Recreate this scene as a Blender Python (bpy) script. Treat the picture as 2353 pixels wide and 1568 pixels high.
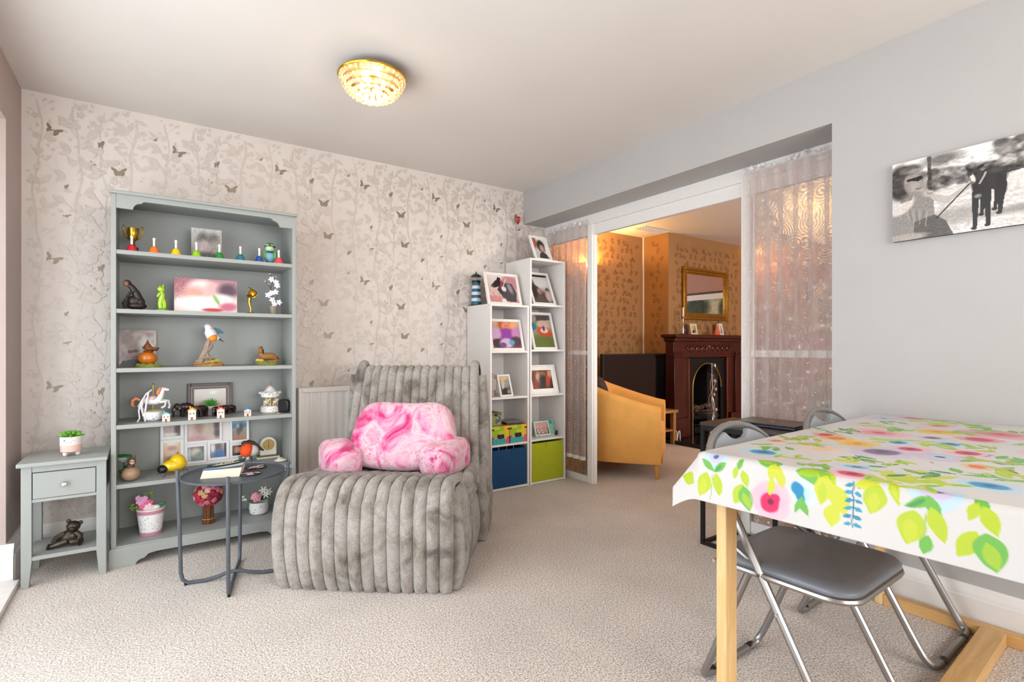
import bpy, math, random
import numpy as np
from mathutils import Vector, Matrix, Euler, noise as mnoise

for _o in list(bpy.data.objects):
    bpy.data.objects.remove(_o)
SC = bpy.context.scene
COL = SC.collection
PI = math.pi
R = math.radians

# ------------------------------------------------------------------ camera, world, light, exposure
cam_d = bpy.data.cameras.new('camera')
cam = bpy.data.objects.new('camera', cam_d)
COL.objects.link(cam)
cam.location = (0, 0, 1.1)
cam.rotation_euler = (R(90), 0, R(-34.58))
cam_d.sensor_fit = 'HORIZONTAL'
cam_d.sensor_width = 36
cam_d.lens = 36 * 1203.9 / 2353
cam_d.shift_y = 13.6 / 2353
cam_d.clip_start = 0.02
SC.camera = cam
SC.view_settings.view_transform = 'Standard'
SC.view_settings.look = 'None'
SC.view_settings.exposure = 0.15
SC.view_settings.gamma = 1.0
SC.view_settings.use_curve_mapping = False

SC.cycles.max_bounces = 8
SC.cycles.transmission_bounces = 6
SC.cycles.transparent_max_bounces = 12
SC.cycles.caustics_reflective = False
SC.cycles.caustics_refractive = False
SC.cycles.use_adaptive_sampling = True
SC.cycles.adaptive_threshold = 0.04

world = bpy.data.worlds.new('sky')
SC.world = world
world.use_nodes = True
_bg = world.node_tree.nodes['Background']
_bg.inputs[0].default_value = (0.90, 0.95, 1.0, 1)
_bg.inputs[1].default_value = 3.2


def area(name, loc, rot, sx, sy, watts, color=(1, 1, 1), portal=False):
    d = bpy.data.lights.new(name, 'AREA')
    d.shape = 'RECTANGLE'
    d.size, d.size_y = sx, sy
    d.energy = watts
    d.color = color
    d.cycles.is_portal = portal
    o = bpy.data.objects.new(name, d)
    COL.objects.link(o)
    o.location = loc
    o.rotation_euler = rot
    return o


# daylight enters through the glazed door on the left and the window behind the camera
area('daylight_door', (-0.98, 1.45, 1.1), (0, R(-90), 0), 2.1, 2.1, 44, (0.84, 0.94, 1.0))
area('daylight_window', (1.15, -2.06, 1.5), (R(90), 0, 0), 2.5, 1.5, 132, (1.0, 0.975, 0.95))
area('daylight_lounge', (5.0, -1.06, 1.4), (R(90), 0, 0), 2.2, 1.4, 85, (1.0, 0.92, 0.82))


# ------------------------------------------------------------------ materials
def lin(h, k=1.0):
    h = h.lstrip('#')
    out = []
    for i in (0, 2, 4):
        c = int(h[i:i + 2], 16) / 255
        out.append((c / 12.92 if c <= 0.04045 else ((c + 0.055) / 1.055) ** 2.4) * k)
    return tuple(out)


MATS = {}


class NT:
    def __init__(self, name):
        self.m = bpy.data.materials.new(name)
        self.m.use_nodes = True
        self.t = self.m.node_tree
        self.b = self.t.nodes['Principled BSDF']
        self.out = self.t.nodes['Material Output']

    def n(self, kind, **kw):
        x = self.t.nodes.new(kind)
        for k, v in kw.items():
            setattr(x, k, v)
        return x

    def l(self, a, ao, b, bi):
        self.t.links.new(a.outputs[ao], b.inputs[bi])

    def coords(self, scale=(1, 1, 1), kind='Object'):
        tc = self.n('ShaderNodeTexCoord')
        mp = self.n('ShaderNodeMapping')
        mp.inputs['Scale'].default_value = scale
        self.l(tc, kind, mp, 'Vector')
        return mp

    def noise(self, co, scale, detail=3.0, rough=0.55, dist=0.0):
        x = self.n('ShaderNodeTexNoise')
        x.inputs['Scale'].default_value = scale
        x.inputs['Detail'].default_value = detail
        x.inputs['Roughness'].default_value = rough
        x.inputs['Distortion'].default_value = dist
        self.l(co, 0, x, 'Vector')
        return x

    def ramp(self, src, so, stops, interp='LINEAR'):
        r = self.n('ShaderNodeValToRGB')
        e = r.color_ramp
        e.interpolation = interp
        while len(e.elements) < len(stops):
            e.elements.new(0.5)
        for el, (p, c) in zip(e.elements, stops):
            el.position = p
            el.color = tuple(c) + (1,) if len(c) == 3 else c
        self.l(src, so, r, 'Fac')
        return r

    def bump(self, src, so, strength, dist=0.01):
        b = self.n('ShaderNodeBump')
        b.inputs['Strength'].default_value = strength
        b.inputs['Distance'].default_value = dist
        self.l(src, so, b, 'Height')
        self.l(b, 0, self.b, 'Normal')
        return b

    def set(self, **kw):
        for k, v in kw.items():
            k = {'rough': 'Roughness', 'metal': 'Metallic', 'trans': 'Transmission Weight', 'ior': 'IOR', 'coat': 'Coat Weight', 'sheen': 'Sheen Weight', 'spec': 'Specular IOR Level', 'alpha': 'Alpha', 'emit': 'Emission Strength', 'sub': 'Subsurface Weight'}.get(k, k)
            self.b.inputs[k].default_value = v


def mat(name, col, rough=0.5, metal=0.0, var=0.06, vs=25.0, bump=0.0, bs=150.0, stretch=(1, 1, 1), dist=0.004, **kw):
    if name in MATS:
        return MATS[name]
    t = NT(name)
    c = lin(col) if isinstance(col, str) else col
    co = t.coords(stretch)
    nz = t.noise(co, vs, 4)
    r = t.ramp(nz, 'Fac', [(0.3, tuple(x * (1 - var) for x in c)), (0.7, tuple(min(1, x * (1 + var)) for x in c))])
    t.l(r, 'Color', t.b, 'Base Color')
    t.set(rough=rough, metal=metal, **kw)
    if bump:
        n2 = t.noise(co, bs, 2)
        t.bump(n2, 'Fac', bump, dist)
    MATS[name] = t.m
    return t.m


def emat(name, col, strength):
    if name in MATS:
        return MATS[name]
    t = NT(name)
    c = lin(col)
    t.b.inputs['Base Color'].default_value = c + (1,)
    t.b.inputs['Emission Color'].default_value = c + (1,)
    t.set(emit=strength, rough=0.4)
    MATS[name] = t.m
    return t.m


def wood(name, c1, c2, axis='Z', scale=1.0, rough=0.45):
    if name in MATS:
        return MATS[name]
    t = NT(name)
    s = {'X': (2, 26, 26), 'Y': (26, 2, 26), 'Z': (26, 26, 2)}[axis]
    co = t.coords(tuple(x * scale for x in s))
    n1 = t.noise(co, 1.6, 5, 0.6, 0.6)
    r = t.ramp(n1, 'Fac', [(0.3, lin(c1)), (0.55, lin(c2)), (0.75, lin(c1))])
    t.l(r, 'Color', t.b, 'Base Color')
    t.set(rough=rough)
    t.bump(n1, 'Fac', 0.08, 0.003)
    MATS[name] = t.m
    return t.m


def m_carpet():
    t = NT('carpet_beige')
    co = t.coords()
    n1 = t.noise(co, 150, 2.5, 0.65)
    n2 = t.noise(co, 2.2, 3)
    n3 = t.noise(co, 60, 2, 0.6)
    r1 = t.ramp(n1, 'Fac', [(0.36, lin('#a09185')), (0.50, lin('#d4c8be')), (0.64, lin('#f0eae4'))])
    r2 = t.ramp(n2, 'Fac', [(0.3, (0.90, 0.90, 0.90)), (0.7, (1.06, 1.06, 1.06))])
    mx = t.n('ShaderNodeMixRGB', blend_type='MULTIPLY')
    mx.inputs[0].default_value = 1
    t.l(r1, 0, mx, 1)
    t.l(r2, 0, mx, 2)
    t.l(mx, 0, t.b, 'Base Color')
    t.set(rough=0.97, spec=0.1, sheen=0.15)
    ad = t.n('ShaderNodeMath', operation='ADD')
    t.l(n1, 0, ad, 0)
    t.l(n3, 0, ad, 1)
    t.bump(ad, 0, 0.55, 0.012)
    return t.m


def m_fur():
    t = NT('grey_fur')
    co = t.coords()
    n1 = t.noise(co, 7, 4, 0.6, 0.8)
    n2 = t.noise(co, 160, 3, 0.7)
    n3 = t.noise(t.coords((1, 1, 0.45)), 55, 3, 0.6, 0.5)
    r1 = t.ramp(n1, 'Fac', [(0.30, lin('#5f5852')), (0.42, lin('#91897f')), (0.58, lin('#b4ada6')), (0.75, lin('#8c847c'))])
    r2 = t.ramp(n2, 'Fac', [(0.3, (0.72, 0.72, 0.72)), (0.7, (1.15, 1.15, 1.15))])
    mx = t.n('ShaderNodeMixRGB', blend_type='MULTIPLY')
    mx.inputs[0].default_value = 1
    t.l(r1, 0, mx, 1)
    t.l(r2, 0, mx, 2)
    t.l(mx, 0, t.b, 'Base Color')
    t.set(rough=0.95, spec=0.15, sheen=0.35)
    ad = t.n('ShaderNodeMath', operation='ADD')
    t.l(n2, 0, ad, 0)
    t.l(n3, 0, ad, 1)
    t.bump(ad, 0, 0.75, 0.01)
    return t.m


def m_pink():
    t = NT('pink_marbled_plush')
    co = t.coords((1, 1, 1))
    n1 = t.noise(co, 5.5, 5, 0.55, 1.6)
    n2 = t.noise(co, 9.5, 6, 0.6, 2.2)
    r1 = t.ramp(n1, 'Fac', [(0.34, lin('#c22f6a')), (0.42, lin('#dd76a0')), (0.49, lin('#e2a4bb')), (0.56, lin('#dfc0c7')), (0.64, lin('#dc9cb2')), (0.74, lin('#d08c86'))])
    r2 = t.ramp(n2, 'Fac', [(0.485, (0, 0, 0)), (0.5, (1, 1, 1)), (0.515, (0, 0, 0))])
    n3 = t.noise(co, 3.2, 2)
    r3 = t.ramp(n3, 'Fac', [(0.44, (0, 0, 0)), (0.56, (0.9, 0.9, 0.9))])
    ml = t.n('ShaderNodeMath', operation='MULTIPLY')
    t.l(r2, 0, ml, 0)
    t.l(r3, 0, ml, 1)
    mx = t.n('ShaderNodeMixRGB')
    t.l(ml, 0, mx, 0)
    t.l(r1, 0, mx, 1)
    mx.inputs[2].default_value = lin('#a01f5c') + (1,)
    t.l(mx, 0, t.b, 'Base Color')
    t.set(rough=0.9, sheen=0.4, spec=0.2)
    n4 = t.noise(co, 260, 2)
    t.bump(n4, 0, 0.15, 0.003)
    return t.m


def m_patch():
    t = NT('patchwork_card')
    co = t.coords((17, 17, 17))
    v = t.n('ShaderNodeTexVoronoi', distance='CHEBYCHEV', feature='F1')
    v.inputs['Scale'].default_value = 1.0
    v.inputs['Randomness'].default_value = 0.55
    t.l(co, 0, v, 'Vector')
    s = t.n('ShaderNodeSeparateColor')
    t.l(v, 'Color', s, 0)
    cols = ['#e8b41c', '#9ab51c', '#c23b86', '#2fa6a8', '#d4361c', '#5a3560', '#b7c92a', '#e06a1c', '#d94f78']
    r = t.ramp(s, 0, [(i / 9, lin(c)) for i, c in enumerate(cols)], 'CONSTANT')
    t.l(r, 0, t.b, 'Base Color')
    t.set(rough=0.5)
    return t.m


def m_print():
    t = NT('printed_picture')
    a = t.n('ShaderNodeVertexColor', layer_name='Col')
    t.l(a, 'Color', t.b, 'Base Color')
    t.set(rough=0.32, spec=0.4)
    return t.m


def m_cloth():
    t = NT('wipe_clean_floral_cloth')
    a = t.n('ShaderNodeVertexColor', layer_name='Col')
    t.l(a, 'Color', t.b, 'Base Color')
    t.set(rough=0.36, spec=0.25)
    n = t.noise(t.coords(), 9, 2)
    t.bump(n, 0, 0.05, 0.01)
    return t.m


def m_sheer():
    t = NT('sheer_organza')
    t.t.nodes.remove(t.b)
    tr = t.n('ShaderNodeBsdfTransparent')
    tr.inputs[0].default_value = (0.97, 0.94, 0.93, 1)
    df = t.n('ShaderNodeBsdfDiffuse')
    df.inputs[0].default_value = lin('#ece2df') + (1,)
    tl = t.n('ShaderNodeBsdfTranslucent')
    tl.inputs[0].default_value = lin('#e6dad6') + (1,)
    m1 = t.n('ShaderNodeMixShader')
    m1.inputs[0].default_value = 0.35
    t.l(df, 0, m1, 1)
    t.l(tl, 0, m1, 2)
    m2 = t.n('ShaderNodeMixShader')
    nz = t.noise(t.coords((1, 6, 1.0)), 5, 2)
    r = t.ramp(nz, 0, [(0.35, (0.30, 0.30, 0.30)), (0.65, (0.40, 0.40, 0.40))])
    t.l(r, 0, m2, 0)
    t.l(tr, 0, m2, 1)
    t.l(m1, 0, m2, 2)
    t.l(m2, 0, t.out, 'Surface')
    return t.m


def m_glass(name, pattern=False):
    t = NT(name)
    t.t.nodes.remove(t.b)
    tr = t.n('ShaderNodeBsdfTransparent')
    gl = t.n('ShaderNodeBsdfGlossy')
    gl.inputs['Roughness'].default_value = 0.12 if pattern else 0.02
    gl.inputs[0].default_value = (0.9, 0.9, 0.9, 1)
    mx = t.n('ShaderNodeMixShader')
    if pattern:
        rf = t.n('ShaderNodeBsdfRefraction')
        rf.inputs['Roughness'].default_value = 0.08
        rf.inputs['IOR'].default_value = 1.12
        rf.inputs[0].default_value = (0.94, 0.92, 0.90, 1)
        co = t.coords()
        v = t.n('ShaderNodeTexVoronoi')
        v.inputs['Scale'].default_value = 11
        t.l(co, 0, v, 'Vector')
        s = t.n('ShaderNodeMath', operation='MULTIPLY')
        s.inputs[1].default_value = 42
        t.l(v, 'Distance', s, 0)
        si = t.n('ShaderNodeMath', operation='SINE')
        t.l(s, 0, si, 0)
        b = t.n('ShaderNodeBump')
        b.inputs['Strength'].default_value = 0.6
        b.inputs['Distance'].default_value = 0.004
        t.l(si, 0, b, 'Height')
        t.l(b, 0, rf, 'Normal')
        t.l(b, 0, gl, 'Normal')
        m0 = t.n('ShaderNodeMixShader')
        m0.inputs[0].default_value = 0.55
        t.l(tr, 0, m0, 1)
        t.l(rf, 0, m0, 2)
        mx.inputs[0].default_value = 0.12
        t.l(m0, 0, mx, 1)
    else:
        mx.inputs[0].default_value = 0.08
        t.l(tr, 0, mx, 1)
    t.l(gl, 0, mx, 2)
    t.l(mx, 0, t.out, 'Surface')
    return t.m


def m_bucket(name, cols, scale, dens=0.16, base='#efeeee'):
    t = NT(name)
    v = t.n('ShaderNodeTexVoronoi')
    v.inputs['Scale'].default_value = scale
    t.l(t.coords(), 0, v, 'Vector')
    th = t.n('ShaderNodeMath', operation='LESS_THAN')
    th.inputs[1].default_value = dens
    t.l(v, 'Distance', th, 0)
    s = t.n('ShaderNodeSeparateColor')
    t.l(v, 'Color', s, 0)
    r = t.ramp(s, 0, [(i / len(cols), lin(c)) for i, c in enumerate(cols)], 'CONSTANT')
    mx = t.n('ShaderNodeMixRGB')
    t.l(th, 0, mx, 0)
    mx.inputs[1].default_value = lin(base) + (1,)
    t.l(r, 0, mx, 2)
    t.l(mx, 0, t.b, 'Base Color')
    t.set(rough=0.3)
    return t.m


CARPET, FUR, PINK, PATCH, PRINT, CLOTH, SHEER = m_carpet(), m_fur(), m_pink(), m_patch(), m_print(), m_cloth(), m_sheer()
GLASS, PGLASS = m_glass('clear_glass'), m_glass('patterned_glass', True)
WALLP = mat('wallpaper_blush', '#dcd2cb', 0.62, var=0.025, vs=6)
PRINT_PALE = mat('wallpaper_silver_print', '#cdc2b9', 0.45, 0.12, var=0.05, vs=60)
PRINT_DARK = mat('wallpaper_bronze_print', '#8d8272', 0.38, 0.35, var=0.06, vs=60)
WGREY = mat('wall_paint_grey', '#b7b5b4', 0.75, var=0.02, vs=3, bump=0.06, bs=220)
WMAUVE = mat('wall_paint_mauve', '#b5a39c', 0.75, var=0.03, vs=3, bump=0.06, bs=220)
CEIL = mat('ceiling_paint', '#e4ddd6', 0.85, var=0.015, vs=2, bump=0.05, bs=160)
WHITE = mat('white_gloss_paint', '#ece9e6', 0.35, var=0.015)
WLAM = mat('white_laminate', '#e9e5e2', 0.42, var=0.015)
UPVC = mat('white_upvc', '#eef0f0', 0.3, var=0.01)
GREY = mat('grey_furniture_paint', '#9da09c', 0.45, var=0.02, vs=9)
LWALL = mat('lounge_wallpaper', '#a0764a', 0.65, var=0.05, vs=5)
LPRINT = mat('lounge_leaf_print', '#80552f', 0.5, 0.1, var=0.15, vs=30)
BLACK = mat('black_plastic', '#121214', 0.4, var=0.1)
BLACKM = mat('black_metal', '#1d1d1f', 0.42, 0.3, var=0.1)
SLATE = mat('slate_metal', '#575c63', 0.45, 0.25, var=0.05)
SILVER = mat('silver_tube', '#9c9997', 0.33, 0.8, var=0.05)
CHROME = mat('chrome', '#d8d8d8', 0.15, 1.0, var=0.02)
GOLD = mat('gold', '#c9a13a', 0.25, 1.0, var=0.05)
BRASS = mat('brass', '#b98a2e', 0.32, 0.9, var=0.1)
VINYL = mat('grey_vinyl', '#767b82', 0.36, var=0.04, bump=0.12, bs=420, dist=0.002)
VPLAS = mat('grey_seat_plastic', '#8f9296', 0.42, var=0.02)
PINE = wood('pine_timber', '#ecd0a0', '#deb578', 'Z', 0.8)
PINEX = wood('pine_timber_x', '#e0bb82', '#cfa064', 'X', 0.8)
PINEY = wood('pine_timber_y', '#e0bb82', '#cfa064', 'Y', 0.8)
MAHOG = wood('mahogany', '#5a1d10', '#35110b', 'Z', 0.7, 0.3)
MAHOGX = wood('mahogany_x', '#5a1d10', '#35110b', 'X', 0.7, 0.3)
YELLOW = mat('mustard_fabric', '#efb05c', 0.9, var=0.06, vs=9, bump=0.25, bs=500, dist=0.002)
IRON = mat('cast_iron', '#17161a', 0.45, 0.4, var=0.2)
PORC = mat('white_porcelain', '#e9e4de', 0.25, var=0.03)


# ------------------------------------------------------------------ mesh helpers
class MB:
    def __init__(self):
        self.v, self.f = [], []

    def add(self, vs, fs):
        o = len(self.v)
        self.v += [tuple(x) for x in vs]
        self.f += [tuple(i + o for i in q) for q in fs]
        return self

    def box(self, x0, x1, y0, y1, z0, z1, rot=None, piv=None):
        vs = [(x, y, z) for x in (x0, x1) for y in (y0, y1) for z in (z0, z1)]
        if rot is not None:
            p = Vector(piv if piv else ((x0 + x1) / 2, (y0 + y1) / 2, (z0 + z1) / 2))
            m = Euler(rot).to_matrix()
            vs = [p + m @ (Vector(q) - p) for q in vs]
        return self.add(vs, [(0, 1, 3, 2), (4, 6, 7, 5), (0, 4, 5, 1), (2, 3, 7, 6), (0, 2, 6, 4), (1, 5, 7, 3)])

    def cone(self, p0, p1, r0, r1=None, n=12):
        return self.tube([p0, p1], [r0, r0 if r1 is None else r1], n)

    def tube(self, pts, r, n=8, closed=False):
        P = [Vector(p) for p in pts]
        k = len(P)
        rr = r if isinstance(r, (list, tuple)) else [r] * k
        vs, fs = [], []
        up = None
        for i, p in enumerate(P):
            if closed:
                t = P[(i + 1) % k] - P[i - 1]
            else:
                t = P[min(i + 1, k - 1)] - P[max(i - 1, 0)]
            t.normalize()
            if up is None:
                up = Vector((0, 0, 1)) if abs(t.z) < 0.9 else Vector((1, 0, 0))
            a = t.cross(up)
            if a.length < 1e-6:
                a = t.orthogonal()
            a.normalize()
            b = a.cross(t)
            up = b
            for j in range(n):
                q = 2 * PI * j / n
                vs.append(p + (a * math.cos(q) + b * math.sin(q)) * rr[i])
        m = k if closed else k - 1
        for i in range(m):
            for j in range(n):
                i2 = (i + 1) % k
                fs.append((i * n + j, i * n + (j + 1) % n, i2 * n + (j + 1) % n, i2 * n + j))
        if not closed:
            fs.append(tuple(range(n - 1, -1, -1)))
            fs.append(tuple((k - 1) * n + j for j in range(n)))
        return self.add(vs, fs)

    def lathe(self, prof, c=(0, 0, 0), n=24):
        vs, fs = [], []
        for r, z in prof:
            for j in range(n):
                q = 2 * PI * j / n
                vs.append((c[0] + r * math.cos(q), c[1] + r * math.sin(q), c[2] + z))
        for i in range(len(prof) - 1):
            for j in range(n):
                fs.append((i * n + j, i * n + (j + 1) % n, (i + 1) * n + (j + 1) % n, (i + 1) * n + j))
        if prof[0][0] > 1e-5:
            fs.append(tuple(range(n - 1, -1, -1)))
        if prof[-1][0] > 1e-5:
            fs.append(tuple((len(prof) - 1) * n + j for j in range(n)))
        return self.add(vs, fs)

    def ell(self, c, r, rot=None, n=12, m=8, pw=1.0):
        if not isinstance(r, (list, tuple)):
            r = (r, r, r)
        M = Euler(rot).to_matrix() if rot else None
        c = Vector(c)

        def s(x):
            return math.copysign(abs(x) ** pw, x)
        vs, fs = [], []
        for i in range(m + 1):
            a = -PI / 2 + PI * i / m
            for j in range(n):
                q = 2 * PI * j / n
                p = Vector((r[0] * s(math.cos(a)) * s(math.cos(q)), r[1] * s(math.cos(a)) * s(math.sin(q)), r[2] * s(math.sin(a))))
                vs.append(c + (M @ p if M else p))
        for i in range(m):
            for j in range(n):
                fs.append((i * n + j, i * n + (j + 1) % n, (i + 1) * n + (j + 1) % n, (i + 1) * n + j))
        return self.add(vs, fs)

    def prism(self, poly, a, b, ax='Y'):
        """poly in the plane across axis ax, extruded from a to b.  X:(y,z)  Y:(x,z)  Z:(x,y)"""
        k = len(poly)

        def mk(p, t):
            return {'X': (t, p[0], p[1]), 'Y': (p[0], t, p[1]), 'Z': (p[0], p[1], t)}[ax]
        vs = [mk(p, a) for p in poly] + [mk(p, b) for p in poly]
        fs = [tuple(range(k)), tuple(range(2 * k - 1, k - 1, -1))]
        fs += [(i, i + k, (i + 1) % k + k, (i + 1) % k) for i in range(k)]
        return self.add(vs, fs)

    def sheet(self, P):
        """P[i][j] -> grid of quads"""
        ni, nj = len(P), len(P[0])
        vs = [p for row in P for p in row]
        fs = [(i * nj + j, i * nj + j + 1, (i + 1) * nj + j + 1, (i + 1) * nj + j) for i in range(ni - 1) for j in range(nj - 1)]
        return self.add(vs, fs)

    def build(self, name, m, parent=None, world=False, bevel=0.0, sharp=35, sub=0, fix=True):
        me = bpy.data.meshes.new(name)
        v = self.v
        if world and parent is not None:
            M, p = Matrix.Identity(4), parent
            while p is not None:
                M = Matrix.Translation(p.location) @ p.rotation_euler.to_matrix().to_4x4() @ M
                p = p.parent
            inv = M.inverted()
            v = [inv @ Vector(p) for p in v]
        me.from_pydata([tuple(p) for p in v], [], self.f)
        if fix:
            import bmesh
            bm = bmesh.new()
            bm.from_mesh(me)
            bmesh.ops.recalc_face_normals(bm, faces=bm.faces)
            bm.to_mesh(me)
            bm.free()
        me.materials.append(m)
        if sharp:
            me.shade_smooth()
            me.set_sharp_from_angle(angle=R(sharp))
        o = bpy.data.objects.new(name, me)
        COL.objects.link(o)
        if parent is not None:
            o.parent = parent
        if bevel:
            b = o.modifiers.new('bevel', 'BEVEL')
            b.width = bevel
            b.segments = 2
            b.limit_method = 'ANGLE'
            b.angle_limit = R(40)
        if sub:
            s = o.modifiers.new('sub', 'SUBSURF')
            s.levels = s.render_levels = sub
        return o


def mb():
    return MB()


def box(name, m, parent, x0, x1, y0, y1, z0, z1, bevel=0.0, world=False, rot=None, piv=None):
    return mb().box(x0, x1, y0, y1, z0, z1, rot, piv).build(name, m, parent, world, bevel)


def thing(name, label, cat, loc=(0, 0, 0), rz=0.0, group=None, tilt=0.0):
    o = bpy.data.objects.new(name, None)
    COL.objects.link(o)
    o.empty_display_size = 0.05
    o.location = loc
    o.rotation_euler = (tilt, 0, rz)
    o['label'] = label
    o['category'] = cat
    if group:
        o['group'] = group
    return o


def struct(o):
    o['kind'] = 'structure'
    return o


def dup(root, loc, rz, label=None, group=None):
    r = root.copy()
    COL.objects.link(r)
    r.location = loc
    r.rotation_euler = (root.rotation_euler[0], 0, rz)
    if label:
        r['label'] = label
    if group:
        r['group'] = group
    for ch in list(root.children):
        c = ch.copy()
        COL.objects.link(c)
        c.parent = r
        for g in list(ch.children):
            d = g.copy()
            COL.objects.link(d)
            d.parent = c
    return r


def text(name, s, m, parent, size, loc, rot, ext=0.0003):
    cu = bpy.data.curves.new(name, 'FONT')
    cu.body = s
    cu.size = size
    cu.extrude = ext
    cu.align_x = 'CENTER'
    cu.align_y = 'CENTER'
    t = bpy.data.objects.new(name, cu)
    COL.objects.link(t)
    bpy.context.view_layer.update()
    me = bpy.data.meshes.new_from_object(t.evaluated_get(bpy.context.evaluated_depsgraph_get()))
    bpy.data.objects.remove(t)
    me.materials.clear()
    me.materials.append(m)
    o = bpy.data.objects.new(name, me)
    COL.objects.link(o)
    o.parent = parent
    o.location = loc
    o.rotation_euler = rot
    return o


# ------------------------------------------------------------------ flat printed pictures (vertex colour print)
def s2l(a):
    a = np.clip(a, 0, 1)
    return np.where(a <= 0.04045, a / 12.92, ((a + 0.055) / 1.055) ** 2.4)


def hx(h):
    h = h.lstrip('#')
    return np.array([int(h[i:i + 2], 16) / 255 for i in (0, 2, 4)])


def vnoise(x, y, seed=0):
    g = np.random.RandomState(seed).rand(64, 64)
    xi, yi = np.floor(x).astype(int), np.floor(y).astype(int)
    fx, fy = x - xi, y - yi
    fx, fy = fx * fx * (3 - 2 * fx), fy * fy * (3 - 2 * fy)
    a, b = g[xi % 64, yi % 64], g[(xi + 1) % 64, yi % 64]
    c, d = g[xi % 64, (yi + 1) % 64], g[(xi + 1) % 64, (yi + 1) % 64]
    return (a * (1 - fx) + b * fx) * (1 - fy) + (c * (1 - fx) + d * fx) * fy


class Pic:
    def __init__(self, X, Y, base='#ffffff', warp=0.0, ws=8.0):
        self.x, self.y = X.copy(), Y.copy()
        if warp:
            self.x = self.x + warp * (vnoise(X * ws, Y * ws, 3) - 0.5)
            self.y = self.y + warp * (vnoise(X * ws, Y * ws, 4) - 0.5)
        self.c = np.tile(hx(base), (len(X), 1))

    def mixm(self, m, col, a=1.0):
        m = (np.clip(m, 0, 1) * a)[:, None]
        self.c = self.c * (1 - m) + hx(col)[None] * m
        return self

    def grad(self, top, bot):
        t = np.clip(self.y, 0, 1)[:, None]
        self.c = hx(bot)[None] * (1 - t) + hx(top)[None] * t
        return self

    def ell(self, cx, cy, rx, ry, col, rot=0.0, soft=0.15, a=1.0):
        u, v = self.x - cx, self.y - cy
        c, s = math.cos(rot), math.sin(rot)
        d = np.sqrt(((u * c + v * s) / rx) ** 2 + ((-u * s + v * c) / ry) ** 2)
        return self.mixm((1 - d) / max(soft, 1e-3) + 0.5, col, a)

    def leaf(self, cx, cy, L, W, rot, col, a=1.0, soft=0.12):
        u, v = self.x - cx, self.y - cy
        c, s = math.cos(rot), math.sin(rot)
        p, q = u * c + v * s, -u * s + v * c
        t = np.clip(p / L, -1, 1)
        w = W * (1 - t * t) * (1.0 - 0.25 * t)
        m = np.where(np.abs(p) < L, (w - np.abs(q)) / (W * soft) + 0.3, -1)
        return self.mixm(m, col, a)

    def poly(self, pts, col, a=1.0):
        ins = np.zeros(len(self.x), bool)
        k = len(pts)
        for i in range(k):
            (x0, y0), (x1, y1) = pts[i], pts[(i + 1) % k]
            if y0 == y1:
                continue
            cnd = ((y0 > self.y) != (y1 > self.y)) & (self.x < (x1 - x0) * (self.y - y0) / (y1 - y0) + x0)
            ins ^= cnd
        return self.mixm(ins.astype(float), col, a)

    def line(self, pts, w, col, a=1.0):
        for (x0, y0), (x1, y1) in zip(pts[:-1], pts[1:]):
            dx, dy = x1 - x0, y1 - y0
            L = dx * dx + dy * dy + 1e-12
            t = np.clip(((self.x - x0) * dx + (self.y - y0) * dy) / L, 0, 1)
            d = np.hypot(self.x - x0 - t * dx, self.y - y0 - t * dy)
            self.mixm((w - d) / (w * 0.4) + 0.3, col, a)
        return self

    def grain(self, amp, sc, seed=1, mask=None):
        n = (vnoise(self.x * sc, self.y * sc, seed) - 0.5) * 2 * amp
        if mask is not None:
            n = n * mask(self.x, self.y)
        self.c = np.clip(self.c + n[:, None], 0, 1)
        return self


def set_cols(me, rgb):
    a = me.color_attributes.new('Col', 'FLOAT_COLOR', 'POINT')
    d = np.ones((len(rgb), 4), np.float32)
    d[:, :3] = s2l(rgb)
    a.data.foreach_set('color', d.ravel())


def picture(name, w, h, fn, parent, nx=40, ny=40, loc=(0, 0, 0), rot=(0, 0, 0), m=None):
    """flat print in local x-z facing -y; fn(Pic) paints with u,v in 0..1"""
    xs, ys = np.meshgrid(np.linspace(0, 1, nx), np.linspace(0, 1, ny))
    U, V = xs.ravel(), ys.ravel()
    p = Pic(U, V)
    fn(p)
    vs = [((u - 0.5) * w, 0, v * h) for u, v in zip(U, V)]
    fs = [(j * nx + i, j * nx + i + 1, (j + 1) * nx + i + 1, (j + 1) * nx + i) for j in range(ny - 1) for i in range(nx - 1)]
    me = bpy.data.meshes.new(name)
    me.from_pydata(vs, [], fs)
    set_cols(me, p.c)
    me.materials.append(m or PRINT)
    o = bpy.data.objects.new(name, me)
    COL.objects.link(o)
    o.parent = parent
    o.location = loc
    o.rotation_euler = rot
    return o


def ring_frame(B, w, h, bd, d, y0=0.0, z0=0.0):
    """rectangular frame, outer w x h, bar width bd, front at y0, depth d"""
    a, b = w / 2, w / 2 - bd
    B.box(-a, -b, y0, y0 + d, z0, z0 + h)
    B.box(b, a, y0, y0 + d, z0, z0 + h)
    B.box(-b, b, y0, y0 + d, z0, z0 + bd)
    B.box(-b, b, y0, y0 + d, z0 + h - bd, z0 + h)
    return B


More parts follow.
